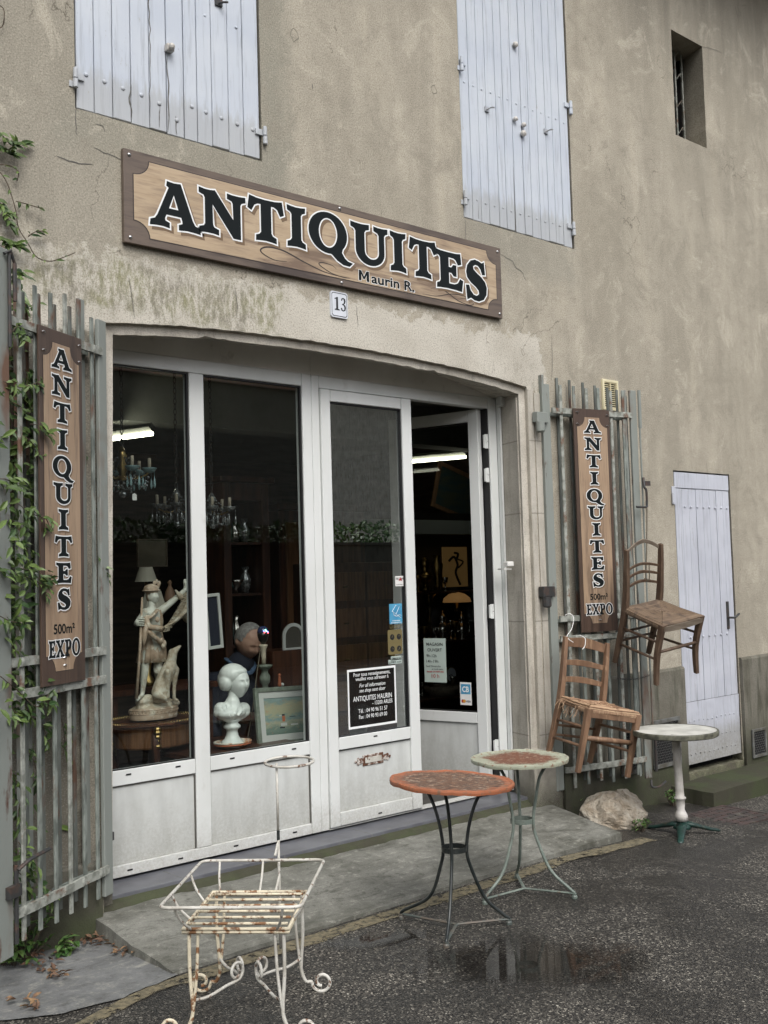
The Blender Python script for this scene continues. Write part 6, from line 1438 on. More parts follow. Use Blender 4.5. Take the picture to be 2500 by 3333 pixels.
def left_gate():
    fr = Frame((2.555, -.03), 31); t = thing('iron_gate', 'grey-green iron bar gate left of the shopfront, folded back and overgrown by a vine', 'gate', (2.555, -.03, .03), 'folding iron gates either side of the shopfront')
    b = fr.mb(); b.box((-.045, .0, .035), (.028, .022, 2.915), .003); b.build('post', 'galv_rusty', t)
    b = fr.mb(); b.box((-.87, -.01, .0), (-.775, .015, 3.06), .003); b.build('post', 'galv_rusty', t)
    for i, (u, z1) in enumerate(((-0.684, 2.955), (-0.565, 2.965), (-0.444, 2.97), (-0.328, 2.975), (-0.209, 2.985), (-0.099, 2.93))): bar(fr, t, u, 0, .025, .035+.006*(i % 2), z1-.01*(i % 3), 'galv_paint' if i % 3 else 'rail_paint')
    for i, u in enumerate((-0.565, -0.444, -0.317, -0.189)): bar(fr, t, u-.006, .062, .024, .055, 2.93+.02*(i % 2), 'galv_shaded')
    b = fr.mb(); b.box((-.125, .062, .035), (-.07, .078, 3.01), .003); b.build('post', 'galv_rusty', t)
    b = fr.mb(); b.box((-.56, .105, .2), (-.47, .13, 2.9), .003); b.build('post', 'galv_rusty', t)
    for z in RAILS: rail(fr, t, -.77, -.025, z, -.004, 'rail_paint')
    for z in RAILS: rail(fr, t, -.74, -.07, z-.01, .052, 'galv_paint', .03)
    # drop bolt at the foot and a lever at the head of the outer post
    b = fr.mb(); b.tube(smooth_path([(-.77, -.03, .36), (-.72, -.05, .39), (-.61, -.05, .40), (-.56, -.045, .40)]), .009, 8); b.tube([(-.77, -.02, .05), (-.77, -.02, .38)], .010, 8); b.box((-.83, -.035, .25), (-.75, -.008, .30)); b.build('drop_bolt', 'dark_iron', t)
    b = fr.mb(); b.tube([(-.79, -.025, 2.62), (-.79, -.025, 3.05)], .008, 8); b.tube([(-.82, -.02, 3.03), (-.79, -.03, 3.05), (-.76, -.03, 3.0)], .008, 6); b.tube([(-.76, -.03, 2.83), (-.76, -.03, 3.0)], .010, 8); b.build('espagnolette_rod', 'dark_iron', t)
    # hinge pins on the wall side
    for z in (2.62, 1.35, .3): b = fr.mb(); b.tube([(.035, .03, z-.05), (.035, .03, z+.05)], .016, 10); b.box((.02, .03, z-.02), (.09, .055, z+.02)); b.build('hinge', 'dark_iron', t)
    vsign(fr, -.587, -.242, 1.115, 2.766, -.03, 'tall narrow wood-look sign wired to the left gate, partly behind vine leaves')
def right_gate():
    fr = Frame((6.06, -.05), -12.1); t = thing('iron_gate', 'grey-green iron bar gate standing open right of the shopfront, hung with two old chairs', 'gate', (6.06, -.05, .02), 'folding iron gates either side of the shopfront')
    b = fr.mb(); b.box((-.066, .0, .015), (-.046, .04, 2.995), .002); b.box((-.046, .012, .015), (.012, .024, 2.93), .003); b.build('post', 'galv_rusty', t)
    for i, (u, z1) in enumerate(((0.105, 2.93), (0.230, 2.93), (0.349, 2.92), (0.462, 2.93), (0.584, 2.915), (0.705, 2.925))): bar(fr, t, u, 0, .026, .02+.012*(i % 3), z1, 'galv_paint' if i % 2 else 'rail_paint')
    for i, (u, z1) in enumerate(((0.096, 2.995), (0.214, 2.985), (0.341, 2.975), (0.457, 2.96), (0.578, 2.95), (0.673, 2.94))): bar(fr, t, u+.03, .062, .022, .05, z1, 'galv_shaded')
    b = fr.mb(); b.box((.722, .005, .03), (.738, .015, 2.93), .002); b.build('bar', 'galv_rusty', t)
    b = fr.mb(); b.box((.770, -.004, .01), (.832, .018, 2.93), .003); b.build('post', 'galv_rusty', t)
    b = fr.mb(); b.box((.75, .062, .03), (.80, .078, 2.9), .003); b.build('post', 'galv_paint', t)
    for z in RAILS: rail(fr, t, .014, .775, z-.012, -.004)
    for z in RAILS: rail(fr, t, .014, .75, z-.03, .052, 'galv_paint', .028)
    b = fr.mb(); b.tube([(0.847, -.02, 2.64), (0.847, -.02, 2.93)], .013, 8); b.tube([(0.842, -.02, .10), (0.842, -.02, 2.92)], .0065, 8); b.build('espagnolette_rod', 'galv_rusty', t)
    b = fr.mb(); b.tube(smooth_path([(0.842, -.035, 2.26), (0.832, -.05, 2.19), (0.847, -.055, 2.16), (0.847, -.055, 2.06), (0.832, -.06, 2.035), (0.763, -.065, 2.035), (0.737, -.06, 2.035)]), .009, 8); b.box((0.847, -.035, 2.20), (0.911, -.01, 2.235)); b.build('crank_handle', 'dark_iron', t)
    b = fr.mb(); b.tube([(0.842, -.04, .06), (0.842, -.04, .34)], .011, 8); b.tube(smooth_path([(0.795, -.03, .0), (0.784, -.05, -.045), (0.847, -.055, -.05), (0.921, -.05, -.02)]), .008, 8); b.build('drop_bolt', 'dark_iron', t)
    b = fr.mb()
    for i in range(22): a = i; u = .50+i*.0153; z = .775-.02*sin(pi*i/21); b.tube([(u+cos(k*pi/3)*.010, -.03+(sin(k*pi/3)*.006 if i % 2 else 0), z+(0 if i % 2 else sin(k*pi/3)*.006)) for k in range(6)], .0022, 4, closed=True)
    b.build('chain', 'dark_iron', t)
    # wall brackets and pivots
    for z in (2.63, 1.38):
        b = MB(); b.box((5.905, -.06, z+.01), (6.03, -.011, z+.085), .003); b.tube([(5.935, -.06, z-.055), (5.935, -.06, z+.01)], .032, 12); b.ell((5.935, -.06, z-.055), (.03, .03, .012), 10, 6); b.build('wall_hinge', 'galv_rusty' if z > 2 else 'dark_iron', t)
    vsign(fr, .187, .530, 1.122, 2.758, -.035, 'tall narrow wood-look sign on the right gate above the hanging chairs')
def vsign(fr, u0, u1, z0, z1, w, label):
    c = fr.o+fr.ux*u0+fr.n*w; t = thing('vertical_sign', label, 'sign', (c.x, c.y, z0), 'tall narrow signs on the gates'); W = u1-u0; H = z1-z0
    b = fr.mb(); b.box((u0, w, z0), (u1, w+.012, z1), .0015); b.build('board', 'sign_dark_v', t)
    T = lambda u, v, w_: (u, w-.0004+w_, v); L = notched(u0+W*.085, u1-W*.085, z0+.062, z1-.062, .066*W/.33+.004, 7)
    b = fr.mb(); b.plate([offset_loop(L, .003)], lambda u, v, w_: T(u, v, w_-.0004)); b.build('border_line', 'print_line', t)
    b = fr.mb(); b.plate([L], lambda u, v, w_: T(u, v, w_-.0010)); b.build('panel', 'sign_pale_v', t)
    T2 = lambda u, v, w_: T(u, v, w_-.0012); m = fr.mb(); uc = (u0+u1)/2; ht = .094; k = W/.33; zt = z1-.085
    wd = {'A': .168, 'N': .165, 'T': .142, 'I': .078, 'Q': .165, 'U': .155, 'E': .125, 'S': .112}
    zz = [0, .127, .254, .381, .508, .634, .757, .882, 1.006, 1.128]
    for ch, dz in zip('ANTIQUITES', zz):
        ww = wd[ch]*k*.92; g = GL[ch][0]; glyph_layers(m, ch, T2, uc-ww/2, zt-dz-ht, ww/g, ht, .0055, .008)
    m.build('lettering', ['print_black', 'print_white', 'print_shadow'], t); m = fr.mb()
    ex = 'EXPO'; x = uc-.118*k; zb = z0+.125
    for ch in ex: g = GL[ch][0]; ww = {'E': .048, 'X': .062, 'P': .050, 'O': .062}[ch]*k; glyph_layers(m, ch, T2, x, zb, ww/g, .078, .004, .002); x += ww+.005*k
    m.build('expo_lettering', ['print_black', 'print_white', 'print_shadow'], t)
    m = fr.mb(); btext(m, '500m²', T2, uc-.08*k, zb+.108, .063, width=.16*k, bold=.02); m.build('area_lettering', 'print_black', t)
    for u, z in ((u0+.03*k, z1-.03), (u0+.03*k, z1-.115), (u1-.025*k, z1-.04), (u1-.025*k, z1-.12), (uc, z0+.085), (uc, z0+.12)):
        s_ = fr.mb(); s_.tube(smooth_path([(u-.012, w-.004, z), (u-.004, w-.010, z+.004), (u+.006, w-.008, z), (u+.012, w-.003, z+.003)], 3), .003, 5); s_.build('wire_tie', 'steel', t)
left_gate(); right_gate()

# ================================================================== STREET FURNITURE
def bistro_table(name, label, c, top_z, R, feet, mtop, mleg, mfoot, tilt=(0, 0), ring_z=.39, lip=.012):
    gz = ground_z(c[0]); t = thing(name, label, 'table', (c[0], c[1], gz), 'round metal garden tables outside the shop'); H = top_z-gz
    tp = bpy.data.objects.new('table_top', None)
    b = MB(); n = 64; rnd = noise.noise
    prof = [(R*.05, 0), (R*.5, .0), (R*.93, .002), (R*.97, .006), (R, .004), (R*1.003, -.004), (R*.995, -.016), (R*.975, -.018), (R*.96, -.006), (R*.05, -.006)]
    b.lathe(prof, (0, 0, 0), n)
    for v in b.v: v.z += .004*noise.noise(Vector((v.x*9, v.y*9, 1))) + (.004*noise.noise(Vector((v.x*30, v.y*30, 1))) if Vector((v.x, v.y)).length > R*.9 else 0)
    R2 = Matrix.Rotation(tilt[0], 3, 'X') @ Matrix.Rotation(tilt[1], 3, 'Y')
    b.v = [R2 @ v + Vector((c[0], c[1], top_z)) for v in b.v]
    me_o = b.build('table_top', mtop, None, smooth=False, loc=(c[0], c[1], top_z)); me_o.parent = t; me_o.location = Vector((c[0], c[1], top_z))-t.location
    fz = gz
    for f in feet:
        d = Vector((f[0]-c[0], f[1]-c[1], 0)); L = d.length; d.normalize(); P = lambda r, z: Vector((c[0], c[1], gz+z))+d*r
        b = MB(); pts = smooth_path([P(R*.62, H-.012), P(R*.42, H-.09), P(.085, H-.20), P(.064, ring_z), P(.080, ring_z-.09), P(.15, .14), P(L-.03, .055), P(L, .03), P(L, .004)], 6); b.tube(pts, .0085, 10, flat=1.0); l = b.build('leg', mleg, t, smooth=True)
        b = MB(); b.lathe([(.016, 0), (.016, .012), (.012, .018), (.013, .026)], (f[0], f[1], gz+.002), 12); b.build('foot', mfoot, l)
        b = MB(); j = Vector((c[0], c[1], gz+.028)); b.tube([P(L, .028), j], .009, 6, flat=.6); b.build('stretcher', mfoot, t)
    b = MB(); vs = []; n = 36
    for k in range(n):
        a = 2*pi*k/n
        for r, z in ((.062, -.012), (.062, .012), (.057, .012), (.057, -.012)): vs.append((c[0]+cos(a)*r, c[1]+sin(a)*r, gz+ring_z+z))
    b.add(vs, [(4*k+i, 4*k+(i+1) % 4, 4*((k+1) % n)+(i+1) % 4, 4*((k+1) % n)+i) for k in range(n) for i in range(4)]); b.build('ring', mleg, t)
bistro_table('bistro_table', 'round table with a worn orange rim and thin black legs outside the shop door', (3.778, -1.218), .556, .306, ((3.566, -1.36), (3.703, -.90), (4.01, -1.35)), 'top_orange', 'black_enamel', 'grey_green_iron', (radians(1.5), radians(3.0)))
bistro_table('bistro_table', 'round table with a rusty centre and pale green rim behind the orange one', (4.452, -1.066), .562, .264, ((4.17, -1.04), (4.561, -1.32), (4.637, -.85)), 'top_green', 'green_enamel', 'green_enamel', (0, 0))
def pedestal_table():
    c = PZ(2222, 2722, -.225); gz = ground_z(c.x); c.z = gz; k = min([.3+.005*i for i in range(80)], key=lambda z: abs(proj_y((c.x, c.y, z))-2374)); t = thing('pedestal_table', 'round white-topped table on a white post and dark green cast foot, beside the boulder', 'table', c, 'round metal garden tables outside the shop')
    lean = Vector((-.03, .0, 0))
    R = .280; tc = Vector((c.x, c.y, k))+lean
    b = MB(); b.lathe([(R*.02, 0), (R*.97, 0), (R*.98, -.003), (R*.5, -.006)], tc, 56); b.build('table_top', 'top_white', t)
    b = MB(); b.lathe([(R*.955, .0015), (R, .002), (R*1.01, -.006), (R*1.005, -.03), (R*.98, -.035), (R*.96, -.01)], tc, 56, caps=False); b.build('rim', 'rim_dark', t)
    b = MB(); b.lathe([(R*.9, -.012), (R*.3, -.02), (.05, -.03), (.035, -.06), (.02, -.07)], tc, 32); b.build('underside', 'cast_white', t)
    H = k-gz; b = MB(); ax = (tc-c); prof = [(.040, .095), (.044, .13), (.034, .15), (.026, .17), (.029, .2), (.030, .235), (.040, .243), (.040, .250), (.029, .258), (.028, .3), (.026, H-.16), (.031, H-.15), (.031, H-.135), (.027, H-.12), (.027, H-.04)]
    b.lathe([(r, z) for r, z in prof], c, 20)
    b.v = [v+ax*((v.z-gz)/H)*Vector((1, 1, 0)).x if False else Vector((v.x+lean.x*(v.z-gz)/H, v.y, v.z)) for v in b.v]; b.build('post', 'cast_white', t, smooth=True)
    b = MB(); b.lathe([(.062, .045), (.050, .065), (.036, .078), (.034, .105)], c, 20)
    for a in (radians(-150), radians(-30), radians(90)):
        d = Vector((cos(a), sin(a), 0)); P = lambda r, z: c+d*r+Vector((0, 0, z))
        n = Vector((-sin(a), cos(a), 0)); pts = [(.02, .075, .035, .02), (.08, .060, .034, .018), (.15, .040, .026, .015), (.21, .022, .020, .012), (.255, .014, .022, .012), (.275, .008, .010, .008)]
        vs = []
        for r, z, w_, h in pts:
            for i in range(10): aa = 2*pi*i/10; vs.append(P(r, z+sin(aa)*h)+n*(cos(aa)*w_))
        b.add(vs, [(10*i+j, 10*i+(j+1) % 10, 10*i+10+(j+1) % 10, 10*i+10+j) for i in range(len(pts)-1) for j in range(10)]+[tuple(range(10)), tuple(range(50, 60))])
        for q in range(4): b.ell(P(.07+.025*q, .072-.012*q)+n*(.012*(-1)**q), (.014, .010, .010), 6, 5)
    b.build('foot', 'green_cast', t, smooth=True)
def proj_y(p):
    d = Vector(p)-CAM; return 1666.5-F*d.dot(UP)/d.dot(_fw)
pedestal_table()

# ---- rusty white wire plant stand
def plant_stand():
    gz = -.16; G = [Vector((2.525, -1.030, .25)), Vector((2.810, -1.325, .25)), Vector((2.424, -1.645, .25)), Vector((2.182, -1.350, .25))]
    c = sum(G, Vector())/4; t = thing('plant_stand', 'rusty white wire plant stand with scrolled feet and a tall pot ring', 'plant stand', (c.x, c.y, gz))
    ex = (G[1]-G[0]).normalized(); ey = (G[3]-G[0]).normalized(); W = (G[1]-G[0]).length; D = (G[3]-G[0]).length*1.0
    # a true rectangle in the ground plane
    ey = Vector((ex.y, -ex.x, 0)); ey = ey if ey.dot(G[3]-G[0]) > 0 else -ey
    Dm = .480; Wm = .405
    def P(u, v, z): return c+ex*u+ey*v+Vector((0, 0, z-.25))
    g = [P(-Wm/2, -Dm/2, .25), P(Wm/2, -Dm/2, .25), P(Wm/2, Dm/2, .25), P(-Wm/2, Dm/2, .25)]
    b = MB(); b.tube([g[0], g[1], g[2], g[3]], .0075, 8, closed=True); b.tube([q-Vector((0, 0, .012)) for q in g], .006, 8, closed=True); b.build('tray_frame', 'rusty_white', t, smooth=True)
    for i in range(6): v = -Dm/2+Dm*(i+.6)/6.3; q = MB(); q.tube([P(-Wm/2+.01, v, .254), P(Wm/2-.01, v, .254)], .0058, 8); q.build('slat', 'rusty_white', t, smooth=True)
    RW, RD, rz = .535, .665, .358
    def rr(u, v, z=rz): return P(u, v+.0, z)
    pts = []
    r_ = .035
    for sx, sy, a0 in ((-1, -1, 180), (1, -1, 270), (1, 1, 0), (-1, 1, 90)):
        for k in range(5): a = radians(a0+22.5*k); pts.append(rr(sx*(RW/2-r_)+r_*cos(a), sy*(RD/2-r_)+r_*sin(a)))
    b = MB(); b.tube(pts, .0068, 8, closed=True); b.build('basket_rim', 'white_chip', t, smooth=True)
    for (u0, v0, u1, v1) in ((-.17, -Dm/2, -.19, -RD/2), (.0, -Dm/2, 0, -RD/2), (Wm/2, -.12, RW/2, -.15), (Wm/2, .12, RW/2, .14), (-Wm/2, -.1, -RW/2, -.13), (-Wm/2, .12, -RW/2, .16), (.16, Dm/2, .20, RD/2), (-.17, Dm/2, -.21, RD/2)):
        q = MB(); q.tube(smooth_path([P(u0, v0, .25), P((u0+u1)/2*1.03, (v0+v1)/2*1.03, .30), P(u1, v1, rz)], 4), .0052, 8); q.build('upright', 'white_chip', t, smooth=True)
    for sx in (-1, 1):
        for sy in (-1, 1):
            for off in (0, 1):
                q = MB(); u0 = sx*(Wm/2-.02-off*.035); v0 = sy*(Dm/2-.015+(0 if off else 0)); o = sx*.0
                # leg runs down, sweeps outward and curls up into a scroll
                path = [P(u0, v0, .245), P(u0+sx*(-.0+off*.008), v0, .08), P(sx*(Wm/2-.03), v0, -.06), P(sx*(Wm/2-.012), v0+sy*.004, -.115)]
                if not off:
                    sc = P(sx*(Wm/2+.055), v0+sy*.008, -.118)
                    R0 = .045
                    for k in range(15): a = radians(180+k*32) if True else 0; R_ = R0*(1-k*.045); path.append(sc+ex*(sx*cos(radians(180+k*32)))*R_+Vector((0, 0, sin(radians(180+k*32))*R_)))
                    q.tube(smooth_path(path, 3), .0072, 8)
                else: q.tube(smooth_path(path, 4), .0062, 8)
                q.build('leg', 'rusty_white' if (sx < 0) else 'white_chip', t, smooth=True)
    # scrolled cross stretcher
    for sx in (-1, 1):
        for sy in (-1, 1):
            q = MB(); p0 = P(sx*(Wm/2-.03), sy*(Dm/2-.015), -.02); cc = P(sx*.045, sy*.03, .02); path = [p0, p0.lerp(cc, .35)-Vector((0, 0, .025)), p0.lerp(cc, .75)-Vector((0, 0, .03))]
            dd = (cc-p0); dd.z = 0; dd.normalize()
            for k in range(12): a = radians(-90+k*36); R_ = .038*(1-k*.035); path.append(cc+dd*(cos(a)*R_)+Vector((0, 0, sin(a)*R_)))
            q.tube(smooth_path(path, 3), .0062, 8); q.build('scroll', 'white_chip', t, smooth=True)
    # pot ring on its rod
    rod = Vector((2.796, -1.122, 0)); b = MB(); b.tube([(rod.x, rod.y, -.03), (rod.x, rod.y, .44)], .0058, 8); b.tube([(rod.x, rod.y, .47), (rod.x, rod.y, .765)], .0058, 8); b.build('rod', 'white_chip', t, smooth=True)
    b = MB(); b.tube([(rod.x, rod.y, .435), (rod.x, rod.y, .475)], .007, 8); b.build('rod_sleeve', 'black_enamel', t)
    for z in (.43, .28): b = MB(); e = P(.0, -Dm/2-(.05 if z > .3 else 0), z-.035); e = Vector((rod.x-.045, rod.y-.035, z-.05)); b.tube([(rod.x, rod.y, z), e], .0055, 6); b.build('bracket', 'white_chip', t)
    cc = Vector((2.885, -1.095, .757)); rr_ = .108; b = MB(); b.tube([(cc.x+cos(2*pi*k/40)*rr_, cc.y+sin(2*pi*k/40)*rr_, cc.z+.05*rr_*(sin(2*pi*k/40)*.75+cos(2*pi*k/40)*.66)) for k in range(40)], .0062, 8, closed=True); b.build('pot_ring', 'white_chip', t, smooth=True)
plant_stand()

# ---- two straw-bottomed chairs hanging on the right gate
def chair(q, label, mats, damaged, style):
    x, y, z, a, bb, cc, s = q; R = Matrix.Rotation(a, 4, 'Z') @ Matrix.Rotation(bb, 4, 'X') @ Matrix.Rotation(cc, 4, 'Y'); M4 = Matrix.Translation((x, y, z)) @ R @ Matrix.Scale(s, 4)
    t = thing('rush_chair', label, 'chair', (x, y, z-.4), 'old ladder-back chairs hung on the right gate'); mw, mp, ms = mats
    def mb(): b = MB(); b.M = M4; return b
    W, Wf, D, h, B = .19, .215, .37, .43, .45
    def beam(name, pts, w_, d_, mat, par=t, taper=None):
        b = mb(); P = smooth_path(pts, 4); vs = []; n = len(P)
        for i, p in enumerate(P):
            f = taper(i/(n-1)) if taper else 1; ww, dd = w_/2*f, d_/2*f; vs += [(p.x-ww, p.y-dd, p.z), (p.x+ww, p.y-dd, p.z), (p.x+ww, p.y+dd, p.z), (p.x-ww, p.y+dd, p.z)]
        b.add(vs, [(4*i+k, 4*i+(k+1) % 4, 4*i+4+(k+1) % 4, 4*i+4+k) for i in range(n-1) for k in range(4)]+[(3, 2, 1, 0), (4*n-4, 4*n-3, 4*n-2, 4*n-1)]); return b.build(name, mat, par, bevel=.004)
    for sx in (-1, 1):
        beam('back_post', [(sx*W, .03, -h), (sx*W, .01, -.2), (sx*W, 0, 0), (sx*W, .02, .2), (sx*W, .06, B)], .034, .040, mw, taper=lambda f: .82+.3*sin(pi*f))
        beam('front_leg', [(sx*Wf, -D+.0, -h), (sx*Wf, -D, -.2), (sx*Wf, -D, .012)] if style == 0 else [(sx*(Wf+.01), -D-.03, -h), (sx*Wf, -D+.008, -.22), (sx*Wf, -D, .02)], .044, .040, mw, taper=lambda f: .75+.28*f)
    def slat(z, hh, bow, arch, thick=.012, par=t):
        b = mb(); n = 16; vs = []
        for i in range(n+1):
            u = -1+2*i/n; xx = u*(W-.012); yy = .012+.06*(z/B)**1.3+bow*(1-u*u); zz = z+arch*(1-abs(u)**1.6); hf = hh/2*(1-.18*abs(u))
            vs += [(xx, yy-thick/2, zz-hf), (xx, yy+thick/2, zz-hf), (xx, yy+thick/2, zz+hf), (xx, yy-thick/2, zz+hf)]
        b.add(vs, [(4*i+k, 4*i+(k+1) % 4, 4*i+4+(k+1) % 4, 4*i+4+k) for i in range(n) for k in range(4)]+[(0, 3, 2, 1), (4*n, 4*n+1, 4*n+2, 4*n+3)]); b.build('back_slat', mp if z > .4 and style else mw, par, bevel=.003)
    if style == 0: slat(.405, .075, .02, .018); slat(.265, .045, .02, .012); slat(.145, .045, .02, .012)
    else: slat(.425, .032, .01, .065); slat(.285, .022, .02, .03); slat(.225, .024, .02, .03); slat(.155, .024, .02, .03)
    def stretch(a, b_, r=.011, flat=1.0): q = mb(); q.tube([a, Vector(a).lerp(Vector(b_), .5), b_], [r*.85, r, r*.85], 8, flat=flat); q.build('stretcher', mw, t, smooth=True)
    for sx in (-1, 1):
        stretch((sx*W, .01, -.14), (sx*Wf, -D, -.12)); stretch((sx*W, .015, -.27), (sx*Wf, -D, -.25))
    stretch((-W, .01, -.18), (W, .01, -.18), .010); stretch((-W, .012, -.25), (W, .012, -.25), .010)
    stretch((-Wf, -D, -.19), (Wf, -D, -.19), .02 if style == 0 else .013, 1.0)
    # seat rails
    b = mb(); 
    for p0, p1 in (((-W, 0, -.005), (W, 0, -.005)), ((-Wf, -D, -.005), (Wf, -D, -.005)), ((-W, 0, -.005), (-Wf, -D, -.005)), ((W, 0, -.005), (Wf, -D, -.005))): b.tube([p0, Vector(p0).lerp(Vector(p1), .5)+Vector((0, -.004, -.004)), p1], .012, 8)
    b.build('seat_frame', mw, t)
    if style: 
        b = mb(); n = 12; vs = []
        for i in range(n+1): u = -1+2*i/n; hf = .016+.012*(1-u*u); vs += [(u*Wf, -D-.02, -.012-hf), (u*Wf, -D-.012, -.012-hf), (u*Wf, -D-.012, .008), (u*Wf, -D-.02, .008)]
        b.add(vs, [(4*i+k, 4*i+(k+1) % 4, 4*i+4+(k+1) % 4, 4*i+4+k) for i in range(n) for k in range(4)]); b.build('seat_apron', mp, t)
    else:
        b = mb(); b.box((-Wf+.02, -D-.012, -.05), (Wf-.02, -D+.004, .005), .003); b.build('seat_apron', mw, t)
    # rush seat: strands woven in four triangles meeting at the centre
    rnd = random.Random(5 if style else 9); b = mb(); n = 30
    Cn = Vector((0, -D*.5, 0)); cor = [Vector((-W-.012, .014, 0)), Vector((W+.012, .014, 0)), Vector((Wf+.014, -D-.012, 0)), Vector((-Wf-.014, -D-.012, 0))]
    for side in range(4):
        A, B_ = cor[side], cor[(side+1) % 4]
        for i in range(n):
            f = (i+.5)/n
            if damaged and side == 3 and f > .55: continue
            if damaged and side == 0 and f > .93: continue
            p0, p1 = A.lerp(Cn, f), B_.lerp(Cn, f); mid = (p0+p1)/2; zz = .014+.004*sin(f*9)+rnd.uniform(-.002, .002)
            if damaged: zz += rnd.uniform(-.006, .008)
            e0, e1 = p0.lerp(p1, .0), p1
            b.tube([e0+Vector((0, 0, zz+.003)), mid+Vector((rnd.uniform(-.002, .002), 0, zz-.002)), e1+Vector((0, 0, zz+.003))], .0062*rnd.uniform(.8, 1.15), 5, caps=False)
    b.add([(-W, 0, .004), (W, 0, .004), (Wf, -D, .004), (-Wf, -D, .004)] if not damaged else [(-W*.5, 0, .002), (W, 0, .002), (Wf, -D, .002), (-Wf*.6, -D, .002)], [(0, 1, 2, 3)])
    for side in range(4):   # strands wrapping the rails
        A, B_ = cor[side], cor[(side+1) % 4]
        for i in range(44):
            f = (i+.5)/44
            if damaged and side == 3 and .3 < f < .8: continue
            p = A.lerp(B_, f); dn = (B_-A).normalized()*.003; o_ = (p-Cn).normalized()*.012
            b.tube([p+Vector((0, 0, .014))-o_, p+o_*.4+Vector((0, 0, 0)), p-o_*.6+Vector((0, 0, -.020))], .0052, 4, caps=False)
    so_ = b.build('rush_seat', ms, t, smooth=True)
    if damaged:
        b = mb()
        for i in range(60):
            p = Vector((-W-.01+rnd.uniform(-.02, .07), -rnd.uniform(.02, .30), .008)); d = Vector((rnd.uniform(-.5, .5), rnd.uniform(-.4, .4), -rnd.uniform(.1, 1))).normalized()*rnd.uniform(.03, .12)
            b.tube(smooth_path([p, p+d*.5+Vector((0, 0, .012)), p+d], 3), .0022, 4)
        for i in range(36):
            p = Vector((rnd.uniform(-.16, .18), -rnd.uniform(.02, .34), .020)); d = Vector((rnd.uniform(-1, 1), rnd.uniform(-.6, .6), rnd.uniform(0, .18))).normalized()*rnd.uniform(.02, .07); b.tube([p, p+d*.5+Vector((0, 0, .004)), p+d], .003, 4)
        b.build('frayed_straw', ms, so_)['kind'] = 'stuff'
    return M4
def rush_mat(name, a, b_, d):
    m, nt, bs = nodes(name); gi = N(nt, 'ShaderNodeNewGeometry'); co = coords(nt)
    c = mixc(nt, gi.outputs['Random Per Island'], a, b_); c = mixc(nt, ramp(nt, nz(nt, co, 14, 5), [(.5, 0.), (.65, .8)]), c, d); nt.links.new(c, bs.inputs['Base Color']); bs.inputs['Roughness'].default_value = .7; MATS[name] = m
rush_mat('rush_dark', (.20, .14, .09), (.11, .075, .05), (.06, .04, .028)); rush_mat('rush_orange', (.46, .32, .20), (.30, .18, .11), (.20, .105, .06))
C1 = (6.0232, -.2585, .6529, -.2723, .1056, .1809, .965); C2 = (6.5676, -.4168, 1.3002, -.0727, .3203, -.1213, .965)
M1 = chair(C1, 'reddish-brown ladder-back chair with a torn straw seat, the lower one hung on the gate', ('wood_orange', 'wood_orange', 'rush_orange'), True, 0)
M2 = chair(C2, 'dark brown chair with a whole rush seat, the higher one hung beside the gate post', ('wood_dark', 'wood_grey', 'rush_dark'), False, 1)
def cords():
    fr = Frame((6.06, -.05), -12.1); g = lambda x, y, w: (lambda h: fr.o+fr.ux*h[0]+fr.n*w+Vector((0, 0, h[1])))(fr.hit(1600+.5425*x, 1700+.5425*y, w))
    tp = M1 @ Vector((-.17, .06, .45))
    b = MB(); b.tube(smooth_path([g(440, 558, -.02), g(470, 548, -.05), g(492, 575, -.07), g(480, 640, -.09), tp+Vector((-.01, 0, .0)), tp+Vector((.02, -.03, -.04))]), .003, 8)
    p = M1 @ Vector((-.06, .05, .455)); b.tube(smooth_path([p+Vector((0, .01, .02)), p+Vector((.005, -.03, .0)), p+Vector((-.005, -.035, -.05)), p+Vector((-.03, -.03, -.075))]), .003, 8)
    tag(b.build('hanging_cord', 'paper_white', smooth=True), 'white cord tying the lower chair to the gate rail', 'cord')
    top = g(520, -540+.0, -.06); top = fr.o+fr.ux*.842+fr.n*(-.06)+Vector((0, 0, 2.04)); e = M2 @ Vector((.06, .05, .19)); 
    b = MB(); b.tube(smooth_path([top, top.lerp(e, .5)+Vector((.004, 0, 0)), e], 8), .0045, 8); b.tube(smooth_path([e+Vector((.02, -.02, .10)), e+Vector((0, -.03, 0)), e+Vector((-.01, .0, -.02))], 4), .004, 6); b.ell(e, (.012, .012, .010), 8, 6)
    tag(b.build('rope', 'rope', smooth=True), 'dark cord from the gate crank down to the upper chair', 'rope')
cords()

# ---- boulder, doorstep, vents
def boulder():
    c = PZ(2008, 2684, -.21); c.z = -.225; b = MB(); b.ell((0, 0, 0), (.285, .19, .15), 64, 40)
    R = Matrix.Rotation(radians(-14), 3, 'Z')
    planes = [(Vector((.5, -.5, .9)).normalized(), .150), (Vector((-.7, -.4, .6)).normalized(), .185), (Vector((.9, -.5, -.1)).normalized(), .215), (Vector((-.2, -1, .1)).normalized(), .158), (Vector((.15, .1, 1)).normalized(), .158), (Vector((.5, -.8, -.6)).normalized(), .17), (Vector((-.95, 0, -.1)).normalized(), .25)]
    for i, v in enumerate(b.v):
        q = v.copy()
        for n_, d in planes:
            k = q.dot(n_)-d
            if k > 0: q -= n_*k*.97
        dd = v.normalized(); q += dd*(.034*noise.noise(v*6)+.018*noise.noise(v*15)+.009*abs(noise.noise(v*34))+.004*noise.noise(v*80)); q.z += .02 if q.x > .05 and q.z > .08 else 0
        b.v[i] = R @ q+c+Vector((0, 0, .088))
    tag(b.build('boulder', 'rock', loc=c), 'rough tan boulder at the right end of the concrete apron', 'rock')
boulder()
